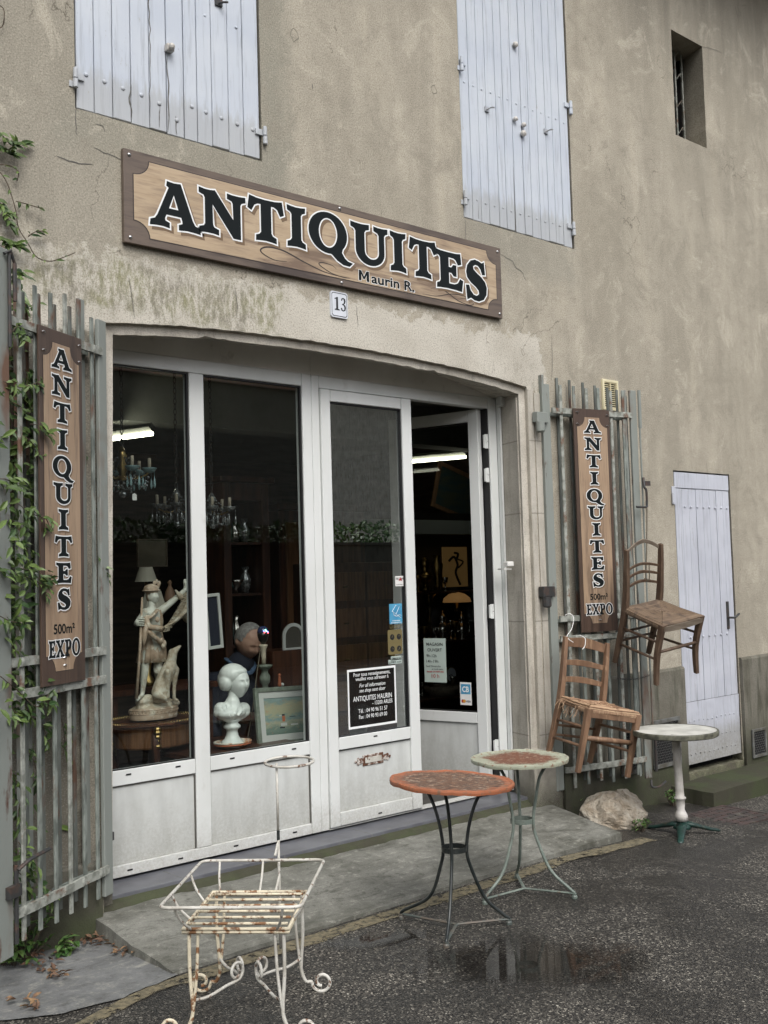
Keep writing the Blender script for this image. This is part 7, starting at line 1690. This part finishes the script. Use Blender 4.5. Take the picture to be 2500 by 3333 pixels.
def doorstep():
    t = thing('door_step', 'mossy stone step under the narrow side door', 'step', (8.0, -.25, -.3)); b = MB(); nx, ny = 26, 8; vs = []; x0, x1, y0, y1 = 7.40, 9.9, -.41, -.033
    for i in range(nx+1):
        for j in range(ny+1):
            x = x0+(x1-x0)*i/nx; y = y0+(y1-y0)*j/ny; z = -.150+.006*noise.noise(Vector((x*4, y*6, 0)))-(.008 if j == 0 or i == 0 else 0); x += .012*noise.noise(Vector((y*8, 3, 0))) if i == 0 else 0; vs.append((x, y-.0+(.01*noise.noise(Vector((x*6, 0, 3))) if j == 0 else 0), z))
    fs = [(i*(ny+1)+j, (i+1)*(ny+1)+j, (i+1)*(ny+1)+j+1, i*(ny+1)+j+1) for i in range(nx) for j in range(ny)]; m = len(vs); loop = [j for j in range(ny, -1, -1)]+[i*(ny+1) for i in range(1, nx+1)]+[nx*(ny+1)+j for j in range(1, ny+1)]
    vs += [(vs[i][0], vs[i][1], -.6) for i in loop]; fs += [(loop[k], loop[k+1], m+k+1, m+k) for k in range(len(loop)-1)]; b.add(vs, fs); b.build('stone', 'stepstone', t)
doorstep()
def cellar_grille(x0, x1, z0, z1, label, fw=.03, y=-.053):
    t = thing('cellar_grille', label, 'grille', (x0, y, z0), 'expanded-metal cellar grilles low in the wall')
    b = MB(); b.plate([[(x0, z0), (x1, z0), (x1, z1), (x0, z1)], [(x0+fw, z0+fw), (x1-fw, z0+fw), (x1-fw, z1-fw), (x0+fw, z1-fw)]], TXZ(y), .014); b.build('frame', 'mesh_frame', t, bevel=.002)
    b = MB(); b.box((x0+fw*.5, y+.0125, z0+fw*.5), (x1-fw*.5, y+.0145, z1-fw*.5)); b.build('opening', 'dark_void', t)
    b = MB(); s_ = .036; hgt = .020; nzz = int((z1-z0-2*fw)/hgt); nxx = int((x1-x0-2*fw)/s_)+1
    for j in range(nzz+1):
        pts = []
        for i in range(2*nxx+1):
            x = x0+fw+i*s_/2
            if x > x1-fw: break
            pts.append((x, y+.006, z0+fw+j*hgt+(hgt*.48 if (i+j) % 2 else -hgt*.0)))
        if len(pts) > 1: b.tube(pts, .0015, 4, caps=False)
    b.build('mesh', 'mesh_wire', t)
cellar_grille(7.165, 7.54, .007, .382, 'wide rusty cellar grille directly right of the gate, behind the white-topped table')
cellar_grille(8.635, 8.87, -.10, .145, 'small cellar grille at the far right beyond the side door', .022)
cellar_grille(6.745, 6.98, .014, .352, 'cellar grille behind the foot of the right gate and its hanging chair', .025)
def air_vent():
    x0, x1, z0, z1 = 6.745, 6.945, 2.803, 3.043; t = thing('air_vent', 'cream plastic louvred vent on the wall behind the top of the right gate', 'vent', (x0, -.02, z0)); b = MB(); b.plate([[(x0, z0), (x1, z0), (x1, z1), (x0, z1)], [(x0+.022, z0+.022), (x1-.022, z0+.022), (x1-.022, z1-.022), (x0+.022, z1-.022)]], TXZ(-.02), .0195); b.build('frame', 'cream_plastic', t, bevel=.003)
    b = MB(); b.box((x0+.01, -.004, z0+.01), (x1-.01, -.001, z1-.01)); b.build('opening', 'dark_void', t)
    b = MB(); n = 13
    for i in range(n): z = z0+.026+(z1-z0-.052)*i/(n-1); b.add([(x0+.023, -.019, z-.002), (x1-.023, -.019, z-.002), (x1-.023, -.006, z+.006), (x0+.023, -.006, z+.006), (x0+.023, -.017, z-.005), (x1-.023, -.017, z-.005), (x1-.023, -.004, z+.003), (x0+.023, -.004, z+.003)], [(0, 1, 2, 3), (4, 7, 6, 5), (0, 4, 5, 1)])
    b.box(((x0+x1)/2-.004, -.0198, z0+.023), ((x0+x1)/2+.004, -.012, z1-.023)); b.build('louvres', 'cream_plastic', t)
air_vent()

# ================================================================== NOTICES ON THE GLASS
yg = 1.09*(Yf+.0115)
def notices():
    T = lambda u, v, w: (u, yg+w, v)
    def P3(x, y): return PY(1000+.3918*x, 1850+.3918*y, yg)
    a, c_ = P3(330, 845), P3(745, 1310); x0, x1 = a.x, c_.x; z1 = a.z; z0 = P3(333, 1343).z
    t = thing('notice_board', 'black notice with white lettering and border low in the glazed door leaf', 'sign', (x0, yg, z0)); b = MB(); b.plate([[(x0, z0), (x1, z0), (x1, z1), (x0, z1)], [(x0+.012, z0+.014), (x1-.012, z0+.014), (x1-.012, z1-.014), (x0+.012, z1-.014)]], lambda u, v, w: T(u, v, w-.003), .002); b.build('border', 'print_white', t)
    b = MB(); b.plate([[(x0+.011, z0+.013), (x1-.011, z0+.013), (x1-.011, z1-.013), (x0+.011, z1-.013)]], lambda u, v, w: T(u, v, w-.0010), .001)
    m = bpy.data.materials.new('notice_tint'); m.use_nodes = True; nt = m.node_tree; bs = nt.nodes['Principled BSDF']; bs.inputs['Base Color'].default_value = (.012, .011, .010, 1); bs.inputs['Roughness'].default_value = .3; tr = N(nt, 'ShaderNodeBsdfTransparent'); mx = N(nt, 'ShaderNodeMixShader'); mx.inputs[0].default_value = .62; nt.links.new(tr.outputs[0], mx.inputs[1]); nt.links.new(bs.outputs[0], mx.inputs[2]); nt.links.new(mx.outputs[0], nt.nodes['Material Output'].inputs[0]); MATS['notice_tint'] = m
    b.build('film', 'notice_tint', t)
    m = MB(); H = z1-z0; cx = (x0+x1)/2; W = x1-x0; T2 = lambda u, v, w: T(u, v, w-.0035)
    for body, zf, sz, wd, sh, al in (('Pour tous renseignements,', .875, .034, .76, 0, 0), ('veuillez vous adresser à', .80, .034, .68, 0, 0), ('For all information', .685, .034, .54, .3, 0), ('see shop next door', .60, .034, .54, .3, 0), ('ANTIQUITES MAURIN', .455, .046, .80, 0, 0), ('- 13200 ARLES', .365, .036, .42, 0, .20), ('Tél. : 04 90 96 51 57', .255, .036, .60, 0, .0), ('Fax : 04 90 93 69 00', .155, .036, .58, 0, .0)):
        btext(m, body, T2, cx+al*W, z0+H*zf, sz*1.0, width=wd*W, align='CENTER', bold=.004, shear=sh)
    m.build('lettering', 'print_white', t)
    def rect_at(p, q): return P3(*p), P3(*q)
    def sticker(name, label, p, q, mat, texts=(), extra=None, cat='sticker'):
        a, c_ = rect_at(p, q); x0, x1, z1, z0 = a.x, c_.x, a.z, c_.z; t = thing(name, label, cat, (x0, yg, z0)); b = MB(); b.plate([[(x0, z0), (x1, z0), (x1, z1), (x0, z1)]], lambda u, v, w: T(u, v, w-.001), .0008); b.build('sheet', mat, t)
        W, H = x1-x0, z1-z0
        for body, fx, fz, sz, wd, mm, sh in texts: m = MB(); btext(m, body, lambda u, v, w: T(u, v, w-.0014), x0+W*fx, z0+H*fz, sz*H, width=wd*W, align='CENTER', bold=.02, shear=sh); m.build('lettering', mm, t)
        return t, x0, x1, z0, z1
    t, x0, x1, z0, z1 = sticker('sticker', 'small white alarm company sticker near the top of the door stickers', (730, 64), (808, 146), 'paper_white', (('DELT  ARM', .5, .66, .26, .9, 'ink', 0), ('04 90 96 43 62', .5, .12, .12, .8, 'ink', 0)))
    b = MB(); xm = x0+(x1-x0)*.52; zz = z0+(z1-z0)*.62; b.plate([[(xm-.014, zz-.006), (xm+.006, zz-.004), (xm+.018, zz-.010), (xm+.004, zz+.020)]], lambda u, v, w: T(u, v, w-.0026)); b.build('emblem', 'ink_red', t)
    t, x0, x1, z0, z1 = sticker('sticker', 'blue sticker with a white hand and card drawing on the door glass', (680, 296), (790, 456), 'sticker_blue', (('cb bienvenue', .5, .13, .09, .6, 'print_white', 0), ('acceptee ici', .5, .04, .08, .8, 'print_white', 0)))
    W, H = x1-x0, z1-z0; b = MB()
    def pl(pts, wd=.0016):
        P = [Vector((x0+W*u, 0, z0+H*v)) for u, v in pts]; b.tube([(p.x, yg-.0022, p.z) for p in P], wd, 4)
    pl([(.2, .62), (.5, .92), (.78, .84), (.52, .50), (.2, .62)]); pl([(.42, .45), (.55, .36), (.75, .44), (.92, .40)]); pl([(.5, .5), (.62, .42), (.9, .28)]); pl([(.3, .55), (.35, .42), (.5, .38)]); b.build('drawing', 'print_white', t)
    a, c_ = rect_at((667, 512), (793, 708)); x0, x1, z1, z0 = a.x, c_.x, a.z, c_.z; W, H = x1-x0, z1-z0; t = thing('opening_hours_sticker', 'gold opening-hours sticker with four clock dials under the blue sticker', 'sticker', (x0, yg, z0)); r = .014; b = MB(); o = []
    for cx, cz, a0 in ((x1-r, z0+r, 270), (x1-r, z1-r, 0), (x0+r, z1-r, 90), (x0+r, z0+r, 180)): o += [(cx+r*cos(radians(a0+18*i)), cz+r*sin(radians(a0+18*i))) for i in range(6)]
    b.plate([o], lambda u, v, w: T(u, v, w-.001), .0008); b.build('sheet', 'sticker_gold', t)
    for i, (fx, fz, h1, h2) in enumerate(((.3, .70, 180, 90), (.76, .70, 90, 85), (.3, .22, 90, 0), (.76, .22, 60, 240))):
        cx, cz = x0+W*fx, z0+H*fz; b = MB(); b.plate([[(cx+cos(k*pi/12)*.0195, cz+sin(k*pi/12)*.0195) for k in range(24)]], lambda u, v, w: T(u, v, w-.0014)); d = b.build('dial', 'ink', t); b = MB()
        for hh, L in ((h1, .010), (h2, .014)): b.tube([(cx, yg-.003, cz), (cx+cos(radians(hh))*L, yg-.003, cz+sin(radians(hh))*L)], .0013, 4)
        b.build('hand', 'sticker_gold', d)
    m = MB(); btext(m, 'Ouvert', lambda u, v, w: T(u, v, w-.001), (x0+x1)/2, z1+.008, .045, width=W*.72, align='CENTER', bold=.0); btext(m, 'Matin', lambda u, v, w: T(u, v, w-.0014), (x0+x1)/2, z1-.012, .012, width=W*.5, align='CENTER'); btext(m, 'Apres-midi', lambda u, v, w: T(u, v, w-.0014), (x0+x1)/2, z0+H*.46, .014, width=W*.7, align='CENTER'); btext(m, 'Fermé le', lambda u, v, w: T(u, v, w-.001), (x0+x1)/2, z0-.013, .018, width=W*.5, align='CENTER'); m.build('lettering', 'sticker_gold', t)
    sticker('sticker', 'white strip reading DIMANCHE below the opening hours sticker', (694, 733), (782, 758), 'paper_green', (('DIMANCHE', .5, .2, .75, .86, 'ink', 0),))
    sticker('sticker', 'white strip reading LUNDI just above the black notice', (674, 762), (786, 787), 'paper_green', (('LUNDI', .28, .2, .75, .5, 'ink', 0), ('matin', .78, .25, .5, .32, 'ink', 0)))
    # on the open leaf
    ca, sa = cos(OPEN_AN), sin(OPEN_AN); ux = Vector((-ca, -sa, 0)); n = Vector((-sa, ca, 0)); n = n if n.dot(CAM-Vector((OPEN_HX, OPEN_HY, 1.6))) > 0 else -n; o0 = Vector((OPEN_HX, OPEN_HY, 0))
    def hp(px, py, off):
        d = ray(px, py); p = o0+n*off; tt = (p-CAM).dot(n)/d.dot(n); h = CAM+d*tt; return (h-o0).dot(ux), h.z
    def TO(off): return lambda u, v, w: o0+ux*u+n*(off-w)+Vector((0, 0, v))
    (u0, z1), (u1, z0) = hp(1000+.3918*966, 1850+.3918*580, .003), hp(1000+.3918*1160, 1850+.3918*950, .003); T = TO(.003); c = T(u0, z0, 0)
    t = thing('paper_notice', 'pale green paper with the shop hours taped inside the open door pane', 'notice', c); b = MB(); b.plate([[(u0, z0), (u1, z0), (u1, z1), (u0, z1)]], T, .0008); b.build('sheet', 'paper_green', t)
    W, H = u1-u0, z1-z0; uc = (u0+u1)/2; m = MB(); TT = lambda u, v, w: T(u, v, w-.0008)
    for body, fx, fz, sz, wd in (('MAGASIN', .5, .83, .10, .74), ('OUVERT', .5, .70, .10, .66), ('9h-12h', .35, .57, .09, .46), ('14h-19h', .38, .445, .09, .54), ('Sauf Dimanche', .42, .345, .06, .66), ('et Lundi matin', .6, .285, .05, .5)): btext(m, body, TT, u0+W*fx, z0+H*fz, H*sz*1.05, width=wd*W, align='CENTER', bold=.004)
    m.build('lettering', 'ink', t); m = MB(); btext(m, 'Samedi OUVERTURE', TT, uc, z0+H*.225, H*.05, width=.76*W, align='CENTER', bold=.03); btext(m, '10 h', TT, uc, z0+H*.10, H*.13, width=.34*W, align='CENTER', bold=.0); m.build('red_lettering', 'ink_red', t)
    (u0, z1), (u1, z0) = hp(1000+.3918*1268, 1850+.3918*945, .003), hp(1000+.3918*1368, 1850+.3918*1138, .003); c = T(u0, z0, 0); W, H = u1-u0, z1-z0
    t = thing('sticker', 'pale payment-card sticker in the lower corner of the open door pane', 'sticker', c); b = MB(); b.plate([[(u0, z0), (u1, z0), (u1, z1), (u0, z1)]], T, .0008); b.build('sheet', 'paper_white', t)
    b = MB(); b.plate([[(u0+W*.08, z0+H*.48), (u1-W*.08, z0+H*.48), (u1-W*.08, z0+H*.92), (u0+W*.08, z0+H*.92)]], TT); b.build('blue_field', 'sticker_blue', t)
    m = MB(); btext(m, 'CB', lambda u, v, w: T(u, v, w-.0014), (u0+u1)/2, z0+H*.58, H*.34, width=W*.6, align='CENTER', bold=.03); m.build('lettering', 'print_white', t)
    m = MB(); btext(m, 'VISA', TT, u0+W*.72, z0+H*.12, H*.13, width=W*.42, align='CENTER', bold=.02); m.build('lettering', 'navy_wool', t)
    for fx, mm, k in ((.22, 'ink_red', 0), (.36, 'top_orange_flat', 1)):
        if mm == 'top_orange_flat': M('top_orange_flat', (.6, .28, .03), .5)
        b = MB(); b.plate([[(u0+W*fx+cos(j*pi/10)*W*.13, z0+H*.17+sin(j*pi/10)*W*.13) for j in range(20)]], lambda u, v, w: T(u, v, w-.0008-.0004*k)); b.build('emblem', mm, t)
notices()

# ================================================================== PLANTS
def leaf(b, p, d, up, L, Wd):
    d = d.normalized(); s_ = d.cross(up); s_ = s_.normalized() if s_.length > .01 else d.orthogonal().normalized(); nn = s_.cross(d).normalized(); k = .22*Wd
    q = [p, p+d*L*.3+s_*Wd*.42+nn*k, p+d*L*.62+s_*Wd*.38+nn*k*.8, p+d*L-nn*L*.10, p+d*L*.62-s_*Wd*.38+nn*k*.8, p+d*L*.3-s_*Wd*.42+nn*k, p+d*L*.33, p+d*L*.64-nn*L*.02]
    b.add(q, [(0, 1, 6), (1, 2, 7, 6), (2, 3, 7), (3, 4, 7), (4, 5, 6, 7), (5, 0, 6)])
def vine():
    fr = Frame((2.555, -.03), 31); rnd = random.Random(11); t = thing('climbing_vine', 'green climbing vine growing through the left gate and up the wall', 'vine', (1.95, -.3, -.16)); lf = MB(); st = MB()
    def at(px, py, w): u, z = fr.hit(px, py, w); return fr.o+fr.ux*u+fr.n*w+Vector((0, 0, z))
    def sprig(pts, w, every=3, n=3, L=.062, jitter=.02, r=.0022):
        P = smooth_path([at(x, y, w_ if isinstance(w_ := (w if not isinstance(w, (list, tuple)) else w[i]), (int, float)) else 0) for i, (x, y) in enumerate(pts)], 8); st.tube(P, r, 5)
        for i in range(2, len(P), every):
            dr = (P[i]-P[i-1]).normalized()
            for k in range(n):
                a = rnd.uniform(-1.1, 1.1); side = fr.ux*rnd.choice((-1, 1))*abs(sin(a))+Vector((0, 0, rnd.uniform(-.9, .35)))+fr.n*rnd.uniform(-.7, .1); p = P[i]+Vector((rnd.uniform(-1, 1), rnd.uniform(-1, 1), rnd.uniform(-1, 1)))*jitter
                leaf(lf, p, dr*.35+side, -fr.n+Vector((0, 0, .5)), L*rnd.uniform(.6, 1.25), L*.42*rnd.uniform(.8, 1.2))
    # hanging runners on the wall, upper left
    wl = .02+.0
    def wsprig(pts, n=2, L=.05, every=4, y=-.02):
        P = smooth_path([PY(x, yy, y-.01*i % .03) for i, (x, yy) in enumerate(pts)], 8); st.tube(P, .0028, 5)
        for i in range(3, len(P), every):
            dr = (P[i]-P[i-1]).normalized()
            for k in range(n): d = dr*.6+Vector((rnd.choice((-1, 1))*rnd.uniform(.4, 1), -rnd.uniform(.1, .8), rnd.uniform(-.7, .3))); leaf(lf, P[i], d, Vector((0, -1, .3)), L*rnd.uniform(.7, 1.3), L*.4)
    wsprig([(0, 560), (25, 600), (50, 680), (60, 740), (90, 790), (118, 835), (160, 850), (200, 840), (245, 822)], 1, .04, 7)
    wsprig([(52, 655), (90, 665), (140, 680)], 2, .05, 5); wsprig([(92, 770), (115, 755), (145, 752)], 2, .045, 5); wsprig([(0, 535), (35, 540), (60, 560), (55, 590)], 1, .035, 6)
    wsprig([(-10, 420), (20, 455), (45, 470), (70, 465)], 3, .06, 3); wsprig([(-20, 470), (10, 490), (40, 500)], 3, .06, 3); wsprig([(-20, 640), (15, 680), (30, 730)], 4, .06, 2); wsprig([(-20, 760), (20, 790), (60, 800)], 4, .06, 2); wsprig([(-20, 880), (5, 860), (20, 885)], 3, .05, 3)
    wsprig([(-5, 15), (12, 30), (14, 60), (8, 85), (-5, 92)], 0, .03, 9)
    # through the bars
    for pts, w in (([(20, 900), (50, 880), (70, 890)], .0), ([(60, 950), (80, 1000), (110, 990)], .1), ([(40, 1080), (60, 1060), (65, 1100)], -.02),
        ([(10, 1240), (60, 1260), (110, 1250), (125, 1240)], -.02), ([(80, 1200), (90, 1240), (70, 1290), (100, 1320)], .05), ([(30, 1300), (60, 1330), (90, 1350), (110, 1310)], .04),
        ([(100, 1380), (140, 1390), (160, 1420)], -.04), ([(40, 1380), (70, 1440), (60, 1500), (75, 1560)], .06), ([(80, 1420), (110, 1450), (120, 1500)], -.01), ([(0, 1500), (40, 1560), (70, 1600), (90, 1700)], .05),
        ([(-10, 1560), (20, 1560), (50, 1580)], -.03), ([(60, 1640), (100, 1670), (150, 1690), (160, 1720)], -.05), ([(0, 1680), (50, 1700), (80, 1740)], .0), ([(20, 1750), (60, 1770), (90, 1790), (60, 1820)], .02),
        ([(0, 1860), (50, 1870), (90, 1880), (130, 1900), (150, 1930)], -.04), ([(70, 1850), (100, 1860), (140, 1890), (170, 1870)], -.05), ([(0, 1960), (40, 1950), (50, 1990)], .05), ([(-10, 2000), (30, 2020), (70, 2030)], -.05), ([(0, 2060), (30, 2080), (50, 2130)], .0),
        ([(60, 2120), (90, 2180), (70, 2250), (100, 2330)], .06), ([(0, 2200), (60, 2250), (120, 2300), (160, 2260)], -.03), ([(30, 2270), (50, 2320), (90, 2310)], .01), ([(100, 2330), (140, 2360), (150, 2420)], .04), ([(0, 2350), (50, 2330), (80, 2320)], .0), ([(130, 2200), (140, 2260), (160, 2300)], .0),
        ([(285, 1640), (290, 1700), (292, 1760), (300, 1790)], .09), ([(325, 1800), (330, 1850), (335, 1870)], .03), ([(270, 1450), (280, 1500), (285, 1560)], .09), ([(268, 1330), (285, 1380), (280, 1420)], .1),
        ([(40, 2520), (70, 2580), (60, 2650), (80, 2700)], .05), ([(60, 2740), (90, 2790), (110, 2830)], .02), ([(40, 2820), (80, 2860), (100, 2900)], .05), ([(10, 2440), (20, 2520), (40, 2560)], .08), ([(120, 2860), (150, 2900), (160, 2930)], .05), ([(200, 2340), (210, 2400), (205, 2460)], .09), ([(75, 2420), (110, 2480), (130, 2560)], .09)):
        sprig(pts, w, 2, 2, .055)
    # dense growth behind the bars
    for px0, px1, py0, py1, n in ((-60, 84, 1500, 2060, 80), (-60, 80, 1240, 1460, 26), (-60, 60, 2230, 2340, 14)):
        for k in range(n):
            p = at(rnd.uniform(px0, px1), rnd.uniform(py0, py1), rnd.uniform(-.09, .05)); d = Vector((rnd.uniform(-1, 1), rnd.uniform(-1, .2), rnd.uniform(-1, .5))); leaf(lf, p, d, Vector((rnd.uniform(-.5, .5), -1, .5)), rnd.uniform(.035, .085), .027)
    for px0, px1, py0, py1, n in ((-60, 110, 1180, 2100, 620), (-60, 70, 880, 1200, 110), (60, 140, 1200, 2000, 150), (-60, 120, 2100, 2960, 170), (120, 230, 2200, 2700, 16)):
        for k in range(n):
            p = at(rnd.uniform(px0, px1), rnd.uniform(py0, py1), rnd.uniform(.10, .30)); d = Vector((rnd.uniform(-1, 1), rnd.uniform(-1, .2), rnd.uniform(-1, .5))); leaf(lf, p, d, Vector((rnd.uniform(-.5, .5), -1, .5)), rnd.uniform(.04, .085), .030)
    for pts in ([(20, 3000), (30, 2500), (20, 2000), (40, 1500), (30, 1000), (10, 800)], [(70, 2950), (60, 2300), (80, 1800), (60, 1300)]): st.tube(smooth_path([at(x, y, .2) for x, y in pts]), .008, 6)
    st.build('stem', 'bark', t, smooth=True); lf.build('foliage', 'vine_leaf', t)
vine()
def weed(name, label, cat, c, n, spread, L, seed, hgt=.1):
    rnd = random.Random(seed); t = thing(name, label, cat, c); lf = MB(); st = MB(); c = Vector(c)
    for k in range(n):
        a = rnd.random()*2*pi; r = spread*rnd.random()**.5; top = c+Vector((cos(a)*r, sin(a)*r*.7, rnd.uniform(.2, 1)*hgt)); st.tube([c+Vector((cos(a)*r*.3, sin(a)*r*.3, 0)), top], .0016, 4)
        for j in range(3): d = Vector((rnd.uniform(-1, 1), rnd.uniform(-1, .4), rnd.uniform(-.4, .6))); leaf(lf, top, d, Vector((0, 0, 1)), L*rnd.uniform(.6, 1.2), L*.5)
    st.build('stem', 'bark', t); lf.build('foliage', 'weed_leaf', t)
c = PZ(45, 3140, -.165); weed('bush', 'low leafy plant at the foot of the left gate post', 'plant', (c.x, c.y, -.165), 90, .17, .055, 1, .22)
c = PZ(20, 3020, -.165); weed('bush', 'low leafy growth just behind the first plant at the left edge', 'plant', (c.x, c.y, -.165), 60, .14, .055, 8, .3)
c = PZ(205, 3110, -.16); weed('weed', 'lone sprig of leaves beside the dead leaves left of the apron', 'plant', (c.x, c.y, -.16), 12, .06, .06, 2, .08)
c = PZ(2186, 2612, -.235); weed('weed', 'small green weed at the wall foot behind the white post of the pedestal table', 'plant', (c.x, c.y, ground_z(c.x)), 26, .07, .035, 3, .11)
c = PZ(2086, 2712, -.22); weed('weed', 'low dark weed tucked under the right side of the boulder', 'plant', (c.x, c.y, ground_z(c.x)), 30, .07, .03, 4, .07)
c = PZ(1897, 2650, -.2); weed('weed', 'tuft of weeds at the wall foot between apron and boulder', 'plant', (c.x, c.y, ground_z(c.x)), 30, .08, .03, 5, .16)
def litter(name, label, boxes, n, seed, mat):
    rnd = random.Random(seed); b = MB()
    for k in range(n):
        x0, y0, x1, y1, sg = rnd.choice(boxes); p = PZ(rnd.uniform(x0, x1), rnd.uniform(y0, y1), -.150)
        p.z = (-.151 if p.x < 2.5 else -.157)+rnd.uniform(.004, .02); leaf(b, p, Vector((rnd.uniform(-1, 1), rnd.uniform(-1, 1), rnd.uniform(-.1, .4))), Vector((rnd.uniform(-.6, .6), rnd.uniform(-.6, .6), 1)), rnd.uniform(.03, .055), .022)
    tag(b.build(name, mat), label, 'leaves', kind='stuff')
litter('fallen_leaves', 'dead brown leaves heaped in the corner left of the apron', [(240, 3045, 400, 3080, 0), (370, 3080, 450, 3115, 0), (480, 3110, 510, 3130, 0), (40, 3250, 130, 3290, 0), (150, 3170, 210, 3190, 0)], 75, 3, 'dead_leaf')
litter('fallen_leaves', 'darker rotting leaves and stalks along the gate foot', [(200, 3040, 380, 3085, 0), (90, 3100, 180, 3170, 0)], 60, 6, 'dead_leaf_dark')

def manhole():
    c = PZ(2350, 2664, -.26); gz = ground_z(c.x); c = PZ(2350, 2664, gz); t = thing('manhole_cover', 'flat rusty utility cover set in the asphalt in front of the door step', 'manhole cover', (c.x, c.y, gz))
    b = MB(); b.M = Matrix.Translation(c) @ Matrix.Rotation(radians(-3), 4, 'Z'); b.plate([[(-.36, -.24), (.36, -.24), (.36, .24), (-.36, .24)], [(-.33, -.21), (.33, -.21), (.33, .21), (-.33, .21)]], lambda u, v, w: (u, v, .008-w), .02); b.build('frame', 'cover_iron', t)
    b = MB(); b.M = Matrix.Translation(c) @ Matrix.Rotation(radians(-3), 4, 'Z'); b.box((-.325, -.205, -.02), (.325, .205, .006))
    for i in range(9):
        for j in range(6): x = -.28+i*.07; y = -.17+j*.068; b.box((x-.022, y-.006, .006), (x+.022, y+.006, .010))
    b.build('plate', 'cover_iron', t)
M('cover_iron', (.07, .045, .04), .6, (.035, .03, .028), 12, c3=(.09, .085, .07), s3=8, bmp=.4)
manhole()
